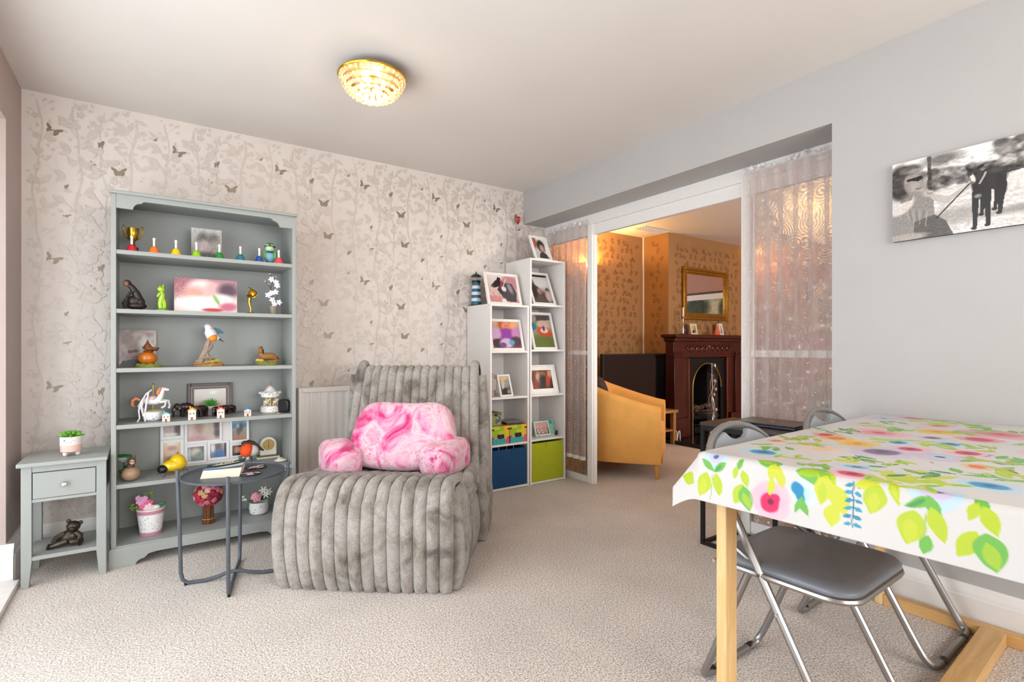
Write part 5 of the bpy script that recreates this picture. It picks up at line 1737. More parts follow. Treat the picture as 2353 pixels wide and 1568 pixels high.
def ph_rail(p):
    p.grad('#cfcac8', '#6a625c').ell(0.6, 0.72, 0.5, 0.2, '#d4d0ce', soft=0.9).poly([(0, 0.93), (1, 0.93), (1, 1.1), (0, 1.1)], '#1c1816').poly([(0, 0.72), (0.35, 0.6), (0.95, 0.2), (1, 0.0), (0.0, 0)], '#5c5048').ell(0.1, 0.78, 0.12, 0.1, '#8a6a58', soft=0.4).ell(0.12, 0.45, 0.18, 0.3, '#38302e', soft=0.5).ell(0.45, 0.42, 0.14, 0.1, '#a08474', soft=0.5).ell(0.85, 0.45, 0.1, 0.1, '#4a4038', soft=0.4).ell(0.85, 0.25, 0.16, 0.2, '#b9a49a', soft=0.5).line([(0.5, 0.4), (0.75, 0.0)], 0.02, '#3a3230')


def ph_boat(p):
    p.grad('#b9b0ac', '#5c6a2c').poly([(0, 0.8), (1, 0.85), (1, 1), (0, 1)], '#4a4644').ell(0.15, 0.9, 0.16, 0.12, '#9a8a84', soft=0.4).ell(0.1, 0.65, 0.14, 0.12, '#3a6a9a', soft=0.4).ell(0.3, 0.7, 0.1, 0.12, '#3c8a3c', soft=0.4).ell(0.6, 0.7, 0.34, 0.12, '#c9a49a', soft=0.5).ell(0.62, 0.46, 0.36, 0.16, '#c8402c', -0.15, soft=0.25).ell(0.62, 0.52, 0.2, 0.08, '#d8c4bc', soft=0.4).ell(0.6, 0.58, 0.06, 0.08, '#4a3a3a', soft=0.4).ell(0.5, 0.1, 0.7, 0.26, '#5f6c30', soft=0.5).grain(0.04, 40)


def ph_warm(p):
    p.grad('#7a4a38', '#3c2420').ell(0.35, 0.6, 0.14, 0.3, '#c9a48a', soft=0.7).ell(0.55, 0.75, 0.14, 0.14, '#a87468', soft=0.6).ell(0.56, 0.35, 0.2, 0.4, '#2c2422', soft=0.6).ell(0.82, 0.55, 0.12, 0.5, '#b04a30', -0.2, soft=0.6).ell(0.92, 0.8, 0.1, 0.2, '#d09a88', soft=0.7).ell(0.15, 0.2, 0.2, 0.3, '#8a3a3c', soft=0.8).grain(0.06, 18)


def ph_black(p):
    p.grad('#d9d4cc', '#b9b4ae').ell(0.15, 0.8, 0.2, 0.3, '#a85a4a', soft=0.6).ell(0.58, 0.62, 0.28, 0.3, '#33302e', soft=0.35).ell(0.62, 0.52, 0.17, 0.18, '#b98f80', soft=0.6).poly([(0.25, 0), (0.35, 0.25), (0.6, 0.36), (0.9, 0.2), (1, 0)], '#3a3a34').ell(0.95, 0.4, 0.1, 0.3, '#e6e2da', soft=0.6)


def ph_small(p):
    p.grad('#c9b89a', '#2c2a26').ell(0.5, 0.85, 0.25, 0.16, '#d9b078', soft=0.5).ell(0.7, 0.6, 0.3, 0.2, '#8a9494', soft=0.5).ell(0.35, 0.5, 0.14, 0.26, '#c4bcb0', soft=0.5).ell(0.5, 0.2, 0.3, 0.16, '#1c1a18', soft=0.4).ell(0.85, 0.16, 0.2, 0.1, '#8a8a86', soft=0.4).line([(0.3, 0.8), (0.6, 0.6)], 0.02, '#e0c090')


photo_frame('white framed photo of a black dog with red collar beside the lighthouse', 0.318, 0.266, 0.022, ph_dog, (2.277, 3.385, 1.4275), 0, -16, nx=70, ny=60)
photo_frame('white framed photo of a woman in purple with two pugs', 0.312, 0.256, 0.022, ph_pugs, (2.281, 3.352, 1.0705), 0, -14, nx=70, ny=60)
photo_frame('white framed photo of a person in black hair, on top of the tall unit', 0.175, 0.235, 0.018, ph_black, (2.645, 3.365, 1.8085), 0, -25, nx=40, ny=54)
photo_frame('white framed photo of a figure leaning at a railing, top compartment', 0.236, 0.305, 0.020, ph_rail, (2.653, 3.365, 1.4445), 0, -24, nx=50, ny=64)
photo_frame('white framed photo of children and a red toy boat on grass', 0.246, 0.322, 0.020, ph_boat, (2.658, 3.362, 1.0795), 0, -17, nx=50, ny=64)
photo_frame('wide white mounted frame with a warm brown photo of two people', 0.298, 0.243, 0.014, ph_warm, (2.644, 3.360, 0.7185), 0, -16, mount=0.030, nx=56, ny=46)
photo_frame('small white framed street photo leaning next to upright books', 0.128, 0.176, 0.014, ph_small, (2.283, 3.375, 0.7155), R(6), -17, nx=36, ny=50)
photo_frame('tall white frame at the left back of the compartment with the mint frame', 0.15, 0.30, 0.022, ph_small, (2.570, 3.520, 0.3615), R(-4), -13, nx=24, ny=40)


def ph_mint(p):
    p.grad('#b98f8c', '#5a2420').poly([(0, 0.5), (1, 0.5), (1, 1), (0, 1)], '#bd9590').grain(0.12, 30)
    for cx in (0.2, 0.5, 0.8):
        p.ell(cx, 0.26, 0.12, 0.2, '#d9b4a8', soft=0.6).ell(cx, 0.26, 0.07, 0.12, '#6a2c28', soft=0.5).line([(cx - 0.05, 0.42), (cx + 0.06, 0.08)], 0.025, '#e8d0c8')
    p.line([(0.35, 0.0), (0.35, 0.5)], 0.02, '#d0a8a0').line([(0.65, 0.0), (0.65, 0.5)], 0.02, '#d0a8a0')


MINT = mat('mint_frame', '#7fb9a2', 0.4)
q = thing('novelty_photo', 'mint green novelty frame with a brown picture, second lowest compartment', 'photo frame', (2.690, 3.405, 0.3635), 0, None, R(-18))
box('board', MINT, q, -0.105, 0.105, 0.004, 0.012, 0, 0.132, 0.002)
ring_frame(mb(), 0.145, 0.112, 0.006, 0.004, 0.0, 0.012).build('inner_border', mat('mint_border', '#dfe6dc', 0.4), q)
q.children[-1].location = (-0.026, 0, 0)
picture('picture', 0.133, 0.100, ph_mint, q, 50, 38, (-0.026, 0.003, 0.018))
box('corner_tile', mat('teal_tile', '#1f9a94', 0.4), q, 0.058, 0.090, 0.002, 0.004, 0.098, 0.126)
mb().tube([(-0.07, -0.010, 0.004), (0.0, -0.026, 0.004), (0.07, -0.010, 0.004)], 0.003, 6).build('foot', PORC, q)
q = thing('black_keyring', 'tiny black cat keyring standing right of the mint frame', 'keyring', (2.795, 3.40, 0.3615))
mb().ell((0, 0, 0.014), (0.012, 0.010, 0.014)).ell((0, -0.004, 0.030), (0.011, 0.010, 0.010)).cone((-0.007, 0, 0.036), (-0.009, 0, 0.044), 0.004, 0.001).cone((0.007, 0, 0.036), (0.009, 0, 0.044), 0.004, 0.001).build('body', BLACK, q)
mb().tube([(-0.012 + 0.010 * math.cos(a), 0, 0.048 + 0.010 * math.sin(a)) for a in np.linspace(0, 2 * PI, 17)[:-1]], 0.001, 5, True).build('ring', GOLD, q)

# lighthouse
q = thing('lighthouse_ornament', 'wooden lighthouse ornament with blue and white bands on the shorter unit', 'ornament', (2.150, 3.625, 1.4275))
LB, LW = mat('lighthouse_blue', '#236384', 0.5), mat('lighthouse_white', '#dfe3e6', 0.5)


def rl_(z):
    return 0.042 - 0.011 * z / 0.20


mb().lathe([(0.048, 0), (0.048, 0.010), (0.043, 0.012)], n=20).build('base', mat('lighthouse_base', '#3a3634', 0.5), q)
zz = np.linspace(0.012, 0.188, 8)
for i in range(7):
    mb().lathe([(rl_(zz[i]), zz[i]), (rl_(zz[i + 1]), zz[i + 1])], n=20).build('band', LB if i % 2 == 0 else LW, q)
for i in range(4):
    z = zz[1] + 0.012 + i * 0.04
    mb().ell((-0.006, -rl_(z) - 0.0005, z), (0.004, 0.002, 0.004), n=8, m=5).build('porthole', LW if i % 2 else BLACK, q)
mb().lathe([(0.036, 0.188), (0.038, 0.196), (0.036, 0.204), (0.0, 0.204)], n=20).build('gallery', BLACK, q)
mb().cone((0, 0, 0.204), (0, 0, 0.236), 0.017).build('lamp', GLASS, q)
B = mb()
for k in range(6):
    a = k * PI / 3
    B.cone((0.024 * math.cos(a), 0.024 * math.sin(a), 0.204), (0.024 * math.cos(a), 0.024 * math.sin(a), 0.238), 0.0018, n=6)
B.build('post', SILVER, q)
mb().lathe([(0.042, 0.236), (0.040, 0.242), (0.022, 0.254), (0.006, 0.262), (0.004, 0.276), (0.0, 0.278)], n=20).build('roof', mat('lighthouse_roof', '#2c2624', 0.5), q)
# glass rose
q = thing('glass_rose', 'red glass rose on a clear stem rising behind the top photo', 'ornament', (2.580, 3.645, 1.8085))
mb().lathe([(0.022, 0), (0.022, 0.006), (0.006, 0.012), (0.0, 0.012)], n=14).build('base', mat('clear_acrylic', '#d8d4d0', 0.1, trans=0.6), q)
mb().tube([(0, 0, 0.01), (0.004, 0, 0.15), (-0.004, 0, 0.27), (-0.006, 0, 0.345)], 0.0028, 6).build('stem', mat('clear_acrylic', '#d8d4d0'), q)
B = mb().lathe([(0.006, 0.345), (0.018, 0.356), (0.021, 0.378), (0.017, 0.396), (0.012, 0.392), (0.0, 0.37)], (-0.006, 0, 0), 12)
for k in range(4):
    a = k * PI / 2 + 0.4
    B.ell((-0.006 + 0.012 * math.cos(a), 0.012 * math.sin(a), 0.386), (0.011, 0.011, 0.018), (0.3 * math.sin(a), -0.3 * math.cos(a), 0), 8, 6)
B.build('bloom', mat('red_glass', '#b8161c', 0.12, coat=0.6), q)
mb().lathe([(0.004, 0.335), (0.013, 0.352), (0.010, 0.358)], (-0.006, 0, 0), 10).ell((0.006, -0.002, 0.29), (0.012, 0.004, 0.006), (0, -0.6, 0)).build('calyx', mat('rose_calyx', '#4a4436', 0.4), q)

# books, boxes and bins
for i, (x, w_, h_, c, lb) in enumerate([(2.120, 0.018, 0.176, '#3c3a3c', 'black spined'), (2.1385, 0.014, 0.172, '#dcd6cc', 'white spined'), (2.153, 0.020, 0.174, '#6f7d80', 'grey blue spined'), (2.1735, 0.015, 0.178, '#c07a58', 'terracotta spined'), (2.189, 0.016, 0.165, '#5f7a86', 'slate blue spined')]):
    q = thing('book', '%s slim book standing upright beside the small framed photo' % lb, 'book', (x + w_ / 2, 3.485, 0.7155), 0, 'slim books in the shorter unit')
    cm = mat('book_cover_%d' % i, c, 0.4)
    box('cover', cm, q, -w_ / 2, -w_ / 2 + 0.0015, -0.065, 0.07, 0, h_)
    box('cover', cm, q, w_ / 2 - 0.0015, w_ / 2, -0.065, 0.07, 0, h_)
    box('spine', cm, q, -w_ / 2, w_ / 2, -0.067, -0.0645, 0, h_)
    box('pages', PAPER, q, -w_ / 2 + 0.0015, w_ / 2 - 0.0015, -0.0645, 0.068, 0.002, h_ - 0.003)
    box('spine_label', mat('spine_label', '#b8b4ac', 0.5), q, -w_ / 2 + 0.003, w_ / 2 - 0.003, -0.0678, -0.0669, h_ * 0.3, h_ * 0.8)
for i, x in enumerate((2.201, 2.364)):
    q = thing('patchwork_box', ('patchwork card storage box under the olive box' if i == 0 else 'patchwork card storage box under the flat grey book'), 'storage box', (x, 3.43, 0.3545), 0, 'patchwork storage boxes')
    box('body', PATCH, q, -0.079, 0.079, -0.085, 0.12, 0, 0.105)
    box('lid', PATCH, q, -0.081, 0.081, -0.087, 0.122, 0.1055, 0.138)
    mb().tube([(-0.026, -0.088, 0.062), (-0.026, -0.093, 0.050), (0.0, -0.095, 0.046), (0.026, -0.093, 0.050), (0.026, -0.088, 0.062)], 0.0035, 6).box(-0.030, 0.030, -0.0875, -0.085, 0.050, 0.076).build('handle', mat('box_handle', '#4a2a44', 0.35, 0.5), q)
    mb().box(-0.082, -0.060, -0.0885, -0.086, 0.108, 0.120).box(0.060, 0.082, -0.0885, -0.086, 0.108, 0.120).build('corner_guard', mat('box_corner', '#5a2c20', 0.4, 0.4), q)
q = thing('olive_box', 'olive green gift box with puffin picture on the left patchwork box', 'gift box', (2.178, 3.45, 0.4935), 0)
OL = mat('olive_card', '#8a9058', 0.6)
box('body', OL, q, -0.055, 0.052, -0.07, 0.07, 0, 0.078)
box('lid', mat('olive_lid', '#6d7048', 0.6), q, -0.058, 0.055, -0.073, 0.073, 0.0785, 0.100, 0.001)
box('tab', BLACK, q, -0.012, 0.012, -0.0745, -0.0725, 0.075, 0.094)
mb().ell((0.022, -0.071, 0.044), (0.022, 0.002, 0.032), (0, 0.3, 0)).build('puffin_picture', mat('puffin_blue', '#3c6470', 0.5), q)
mb().ell((0.016, -0.073, 0.058), (0.010, 0.002, 0.008)).ell((0.026, -0.073, 0.020), (0.012, 0.002, 0.006)).build('puffin_picture', mat('puffin_peach', '#d09a78', 0.5), q)
q = thing('flat_book', 'flat grey blue hardback lying on the right patchwork box', 'book', (2.360, 3.45, 0.4935), R(-8))
box('cover', mat('flat_book_cover', '#7c8890', 0.35), q, -0.075, 0.075, -0.09, 0.09, 0.016, 0.020, 0.001)
box('cover', mat('flat_book_dark', '#2c2426', 0.4), q, -0.075, 0.075, -0.09, 0.09, 0.0, 0.003)
box('pages', mat('flat_book_edge', '#4a3034', 0.6), q, -0.072, 0.072, -0.087, 0.087, 0.003, 0.016)


def fabric_bin(label, x0, x1, top, col, name, tabx):
    q = thing('fabric_bin', label, 'storage bin', ((x0 + x1) / 2, 3.50, 0.0205), 0, 'fabric cube bins')
    m = mat(name, col, 0.9, var=0.05, bump=0.3, bs=500, dist=0.002)
    w_ = (x1 - x0) / 2
    h_ = top - 0.0205
    box('front', m, q, -w_, w_, -0.160, -0.154, 0, h_, 0.002)
    box('back', m, q, -w_, w_, 0.154, 0.160, 0, h_, 0.002)
    box('side', m, q, -w_, -w_ + 0.006, -0.154, 0.154, 0, h_, 0.002)
    box('side', m, q, w_ - 0.006, w_, -0.154, 0.154, 0, h_, 0.002)
    box('base', m, q, -w_ + 0.006, w_ - 0.006, -0.154, 0.154, 0, 0.006)
    box('pull_tab', m, q, tabx - 0.015, tabx + 0.015, -0.1635, -0.1602, h_ - 0.040, h_ - 0.004, 0.001)
    return q


fabric_bin('navy blue fabric storage bin in the bottom of the shorter unit', 2.120, 2.444, 0.312, '#12436e', 'navy_felt', 0.03)
fabric_bin('lime green fabric storage bin in the bottom of the taller unit', 2.495, 2.818, 0.328, '#a3ad16', 'lime_felt', -0.01)
q = thing('wire_basket', 'white wire handles poking out of the navy bin', 'wire basket', (2.28, 3.45, 0.0275))
mb().box(-0.12, 0.12, -0.06, 0.06, 0.0, 0.006).build('base', BLACK, q)
for x in (-0.08, 0.06):
    mb().tube([(x + 0.02, -0.05, 0.006), (x + 0.02, -0.05, 0.28), (x + 0.026, -0.03, 0.300), (x + 0.02, 0.05, 0.296), (x + 0.02, 0.05, 0.006)], 0.002, 6).build('handle', PORC, q)

# ------------------------------------------------------------------ sheer curtains
SEQ = mat('sequin', '#fbf8f8', 0.3, 0.2, var=0.02)


def curtain(label, y0, y1, x, zb, zt, amp, folds, seed):
    rr = random.Random(seed)
    t = thing('sheer_curtain', label, 'curtain', (x, (y0 + y1) / 2, 0))
    n = folds * 14
    ph = [rr.uniform(-0.5, 0.5) for _ in range(folds + 2)]
    P = []
    NZ = 16
    for j in range(NZ + 1):
        v = j / NZ
        row = []
        for i in range(n + 1):
            u = i / n
            k = u * folds
            pk = ph[int(k)] * (1 - (k % 1)) + ph[int(k) + 1] * (k % 1)
            sag = 0.35 + 0.65 * math.sin(v * PI * 0.5 + 0.2)
            a = 2 * PI * k + pk * (0.6 + 0.8 * (1 - v))
            y = y0 + (y1 - y0) * u + (y1 - y0) / folds * 0.44 * math.sin(a + 1.3) * (0.55 + 0.45 * v)
            y = min(max(y, y0 - 0.01), y1 + 0.01)
            xx = x + amp * math.sin(a) * (0.7 + 0.5 * (1 - v)) + 0.004 * mnoise.noise(Vector((u * 9, v * 3, seed)))
            row.append((xx, y, zb + (zt - zb) * v))
        P.append(row)
    mb().sheet(P).build('panel', SHEER, t, True, sharp=0, fix=False)
    # ruched heading and hem
    B = mb()
    for i in range(int((y1 - y0) * 160)):
        y = y0 + (y1 - y0) * rr.random()
        z = zt + rr.uniform(-0.012, 0.028)
        s = rr.uniform(0.008, 0.02)
        B.add([(x + rr.uniform(-amp, amp), y, z), (x + rr.uniform(-amp, amp), y + s, z + rr.uniform(-0.012, 0.012)), (x + rr.uniform(-amp, amp), y + s * 0.4, z + s)], [(0, 1, 2)])
    o = B.build('ruched_heading', mat('organza_frill', '#e9e2e2', 0.6), t, True, sharp=0, fix=False)
    o['kind'] = 'stuff'
    P = [[(p[0], p[1], zb - 0.03 * q_) for p in P[0]] for q_ in (0, 1)]
    mb().sheet(P).build('hem', mat('organza_hem', '#dcd4d2', 0.7), t, True, sharp=0, fix=False)
    B = mb()
    for i in range(int((y1 - y0) * (zt - zb) * 800)):
        y, z = rr.uniform(y0, y1), rr.uniform(zb, zt)
        if rr.random() < 0.55:
            y = y0 + (y1 - y0) * (rr.randrange(folds) + 0.5 + rr.gauss(0, 0.06)) / folds
        a, s = rr.uniform(0, 6.28), rr.uniform(0.0016, 0.0030)
        xx = x - amp * 1.35 - 0.002
        B.add([(xx + s * 0.6 * math.sin(a + k * 2.1), y + s * math.cos(k * PI / 2), z + s * math.sin(k * PI / 2)) for k in range(4)], [(0, 1, 2, 3)])
    o = B.build('sequins', SEQ, t, True, sharp=0, fix=False)
    o['kind'] = 'stuff'
    mb().tube([(x, y0 - 0.005, zt), (x, y1 + 0.005, zt)], 0.004, 8).build('curtain_wire', WHITE, t, True)


curtain('narrow sheer silver curtain over the glass beside the white shelves', 3.115, 3.60, 2.874, 0.215, 2.095, 0.010, 6, 3)
curtain('wide sheer sequinned curtain over the glass to the right of the opening', 1.205, 1.755, 2.868, 0.20, 2.112, 0.014, 7, 8)

# ------------------------------------------------------------------ black console desk and laptop
t = thing('console_desk', 'narrow black metal framed desk under the wide curtain', 'desk', (2.69, 1.515, 0))
box('desk_top', wood('desk_board', '#4a4038', '#3a322c', 'Y', 0.8, 0.35), t, 2.525, 2.845, 1.215, 1.815, 0.664, 0.682, 0.002, True)
for x in (2.527, 2.823):
    for y in (1.217, 1.793):
        box('leg', BLACKM, t, x, x + 0.02, y, y + 0.02, 0, 0.664, 0.001, True)
for y in (1.217, 1.793):
    box('rail', BLACKM, t, 2.547, 2.823, y, y + 0.02, 0.0, 0.02, 0.001, True)
    box('rail', BLACKM, t, 2.547, 2.823, y, y + 0.02, 0.640, 0.664, 0.001, True)
for x in (2.527, 2.823):
    box('rail', BLACKM, t, x, x + 0.02, 1.237, 1.793, 0.0, 0.02, 0.001, True)
    box('rail', BLACKM, t, x, x + 0.02, 1.237, 1.793, 0.640, 0.664, 0.001, True)
box('brace', BLACKM, t, 2.823, 2.843, 1.545, 1.565, 0.02, 0.640, 0.001, True)
q = thing('laptop', 'closed dark navy laptop lying on the black desk', 'laptop', (2.715, 1.505, 0.6825), R(4))
NV = mat('laptop_navy', '#1b2038', 0.3, 0.2, coat=0.4)
box('base', NV, q, -0.115, 0.115, -0.165, 0.165, 0.002, 0.014, 0.003)
box('lid', mat('laptop_lid', '#3a3836', 0.28, 0.4), q, -0.115, 0.115, -0.165, 0.165, 0.0148, 0.022, 0.003)
mb().tube([(-0.010, -0.018, 0.0222), (0.004, -0.012, 0.0222), (-0.006, -0.004, 0.0222), (0.006, 0.002, 0.0222), (-0.008, 0.010, 0.0222), (0.004, 0.018, 0.0222)], 0.0016, 5).build('logo', CHROME, q)
mb().box(-0.06, -0.045, -0.1656, -0.164, 0.006, 0.010).box(-0.04, -0.03, -0.1656, -0.164, 0.006, 0.010).build('port', SILVER, q)

# ------------------------------------------------------------------ dining table (turned 3 degrees from the wall)
TA = R(3.2)
t = thing('dining_table', 'pine trestle dining table against the grey wall', 'dining table', (2.62, 0.98, 0), TA)
ZT = 0.803
box('table_top', PINEX, t, -1.335, -0.012, -0.79, 0.0, ZT - 0.03, ZT - 0.002, 0.004)
for x0, x1 in ((-1.292, -1.232), (-0.056, -0.014)):
    for y0, y1 in ((-0.036, -0.006), (-0.784, -0.754)):
        box('leg', PINE, t, x0, x1, y0, y1, 0.0, ZT - 0.03, 0.003)
    box('foot_rail', PINEY, t, x0, x1, -0.754, -0.036, 0.0, 0.045, 0.003)
    box('top_rail', PINEY, t, x0, x1, -0.754, -0.036, ZT - 0.09, ZT - 0.03, 0.003)
box('stretcher', PINEX, t, -1.232, -0.056, -0.425, -0.350, 0.0, 0.045, 0.003)

# tablecloth with printed flowers, cloth coordinates = table coordinates with the drop unrolled
OV = 0.135
q = thing('tablecloth', 'white wipe clean tablecloth printed with bright watercolour flowers and leaves', 'tablecloth', (2.62, 0.98, 0), TA)
XF, XB, YE0, YN = -1.338, -0.008, 0.004, -0.794
gx = np.concatenate([np.linspace(XF - OV - 0.005, -1.27, 92), np.linspace(-1.266, XB, 250)])
gy = np.linspace(YN - OV, YE0 + OV, 400)
GX, GY = np.meshgrid(gx, gy)
cx_, cy_ = GX.ravel(), GY.ravel()
ox_ = np.maximum(XF - cx_, 0)
oy1 = np.maximum(cy_ - YE0, 0)
oy0 = np.maximum(YN - cy_, 0)
oy_ = np.maximum(oy0, oy1)
dd = np.sqrt(ox_ ** 2 + oy_ ** 2)
corner = np.clip(np.minimum(ox_, oy_) / 0.05, 0, 1)
rr_ = 0.016
arcL = rr_ * PI / 2
fl = 0.10 + 0.02 * np.sin(cy_ * 17 + 1.0) * np.clip((YE0 - cy_) / 0.1, 0, 1)
th_ = np.clip(dd / rr_, 0, PI / 2)
rest = np.maximum(dd - arcL, 0)
safe = np.where(dd > 1e-9, dd, 1)
phi = np.arctan2(oy_, ox_ + 1e-12)
sgn = np.where(oy1 > 0, 1.0, -1.0)
inc = (ox_ > 0) & (oy_ > 0)
deg = np.degrees(phi)
alp = np.where(deg < 65, 0.57 * deg, 37 + (deg - 65) / 25 * (5.7 - 37))      # stiff wing: front drop runs on past the corner, then folds back
hx_ = np.where(inc, -0.10 + np.clip((deg - 60) / 30, 0, 1) * 0.10, -np.sin(fl) * ox_ / safe)
hy_ = np.where(inc, np.sin(np.radians(alp)), np.sin(fl) * oy_ / safe)
hl = np.sqrt(np.clip(1 - hx_ ** 2 - hy_ ** 2, 0, 1))
ver = rr_ * (1 - np.cos(th_)) + rest * hl
px_ = np.maximum(cx_, XF) - rr_ * np.sin(th_) * ox_ / safe + rest * hx_
py_ = np.clip(cy_, YN, YE0) + sgn * (rr_ * np.sin(th_) * oy_ / safe + rest * hy_)
pz_ = ZT + 0.001 - ver + 0.0012 * np.sin(cx_ * 21 + cy_ * 9) * (dd < 0.001)
nx_, ny_ = len(gx), len(gy)
fs = [(j * nx_ + i, j * nx_ + i + 1, (j + 1) * nx_ + i + 1, (j + 1) * nx_ + i) for j in range(ny_ - 1) for i in range(nx_ - 1)]
me = bpy.data.meshes.new('cloth')
me.from_pydata(list(zip(px_.tolist(), py_.tolist(), pz_.tolist())), [], fs)
P = Pic(cx_, cy_, '#d8d5d2', warp=0.0035, ws=50)
LIME, LIM2, GRN, DGR, BLU, LBL, PUR, LPU, RED, PNK, ORG, YEL, PEA, NVY = '#b7cc28', '#cdd23c', '#6fb54a', '#3f8f4c', '#1c88b8', '#b9d9ec', '#6a5478', '#d3bcd8', '#c8284a', '#f0b4c8', '#e0702c', '#f0c030', '#f2d2b8', '#2c3c5c'


def leafp(x, y, L, W, r, c, c2=None):
    P.leaf(x, y, L, W, r, c)
    if c2:
        P.leaf(x + 0.2 * L * math.cos(r), y + 0.2 * L * math.sin(r), L * 0.7, W * 0.5, r + 0.15, c2, 0.7)


def flower(x, y, rx, ry, outer, inner, core=None, rot=0.0, seed=0):
    r_ = random.Random(seed + int(abs(x) * 1e4))
    for k in range(5):
        a = 2 * PI * k / 5 + r_.uniform(0, 0.5)
        P.ell(x + rx * 0.45 * math.cos(a), y + ry * 0.45 * math.sin(a), rx * 0.62, ry * 0.62, outer, a, 0.22, 0.62)
    P.ell(x, y, rx * 0.55, ry * 0.55, inner, rot, 0.28, 0.85)
    if core:
        P.ell(x + rx * 0.05, y, rx * 0.2, ry * 0.22, core, 0.3, 0.4, 0.85)


# printed sprays along the front drop (x below XF is the drop)
flower(-1.352, -0.042, 0.030, 0.034, LBL, LPU, '#1f6a94')
leafp(-1.378, -0.055, 0.024, 0.010, 2.3, GRN, DGR)
leafp(-1.378, -0.022, 0.024, 0.010, -2.2, GRN)
leafp(-1.432, -0.010, 0.036, 0.022, 2.9, LIME, LIM2)
leafp(-1.425, -0.052, 0.032, 0.014, -2.9, LIME)
P.line([(-1.39, -0.036), (-1.47, -0.032)], 0.0012, '#a8b890')
leafp(-1.360, -0.112, 0.020, 0.008, 2.8, GRN)
leafp(-1.383, -0.100, 0.018, 0.008, 2.9, LIME)
leafp(-1.395, -0.128, 0.024, 0.011, -2.8, LIME)
leafp(-1.437, -0.112, 0.030, 0.018, 2.8, LIME)
leafp(-1.444, -0.132, 0.032, 0.020, -2.8, GRN, LIME)
leafp(-1.335, -0.181, 0.036, 0.022, 1.5, GRN, LIME)
leafp(-1.364, -0.196, 0.026, 0.013, 3.0, LIM2)
leafp(-1.374, -0.216, 0.030, 0.013, -2.9, LIM2)
flower(-1.435, -0.195, 0.046, 0.050, PNK, PNK)
P.ell(-1.440, -0.193, 0.024, 0.024, '#e0165c', 0, 0.2).ell(-1.430, -0.205, 0.014, 0.013, '#e0165c', 0, 0.2).ell(-1.438, -0.195, 0.008, 0.008, '#7a1030', 0, 0.5)
leafp(-1.402, -0.194, 0.022, 0.010, 3.0, LIM2)
flower(-1.402, -0.272, 0.032, 0.028, '#cfe0f2', LBL)
P.ell(-1.392, -0.258, 0.018, 0.014, BLU, 0.6, 0.25).ell(-1.408, -0.264, 0.016, 0.010, BLU, 0.4, 0.3)
leafp(-1.428, -0.262, 0.022, 0.008, 2.8, GRN)
leafp(-1.434, -0.275, 0.022, 0.008, -2.6, GRN)
leafp(-1.345, -0.290, 0.040, 0.030, 1.7, GRN, LIME)
leafp(-1.352, -0.318, 0.030, 0.018, 0.8, LIME, GRN)
leafp(-1.384, -0.315, 0.036, 0.020, 3.0, LIM2, LIME)
leafp(-1.398, -0.350, 0.036, 0.020, -2.7, LIM2)
leafp(-1.436, -0.336, 0.026, 0.018, 3.1, LIM2)
P.line([(-1.352, -0.375), (-1.40, -0.377), (-1.452, -0.377)], 0.0014, '#2c6a84')
for k in range(6):
    for s in (-1, 1):
        leafp(-1.360 - k * 0.017, -0.377 + s * 0.010, 0.0095, 0.0046, s * (PI / 2 + 0.35), '#3c9cb8' if k % 2 else '#2c8aa8')
leafp(-1.350, -0.400, 0.026, 0.016, 2.0, LIM2)
leafp(-1.382, -0.417, 0.034, 0.022, 2.9, LIME, LIM2)
flower(-1.338, -0.520, 0.042, 0.052, LBL, LPU, NVY)
leafp(-1.370, -0.495, 0.028, 0.011, 2.0, GRN, DGR)
leafp(-1.378, -0.520, 0.028, 0.012, -2.7, GRN)
leafp(-1.424, -0.482, 0.038, 0.026, 3.0, LIME, LIM2)
leafp(-1.408, -0.526, 0.036, 0.016, -2.8, LIME)
P.line([(-1.385, -0.507), (-1.45, -0.505)], 0.0013, '#a8b890')
leafp(-1.452, -0.508, 0.02, 0.012, 3.0, GRN)
leafp(-1.350, -0.592, 0.022, 0.009, -2.4, GRN)
leafp(-1.368, -0.580, 0.020, 0.010, 2.8, LIME)
leafp(-1.380, -0.606, 0.028, 0.014, -2.7, LIME)
leafp(-1.432, -0.572, 0.032, 0.018, 2.7, LIME)
leafp(-1.436, -0.606, 0.036, 0.026, -2.9, GRN, LIME)
leafp(-1.408, 0.062, 0.040, 0.018, 0.9, LIME)
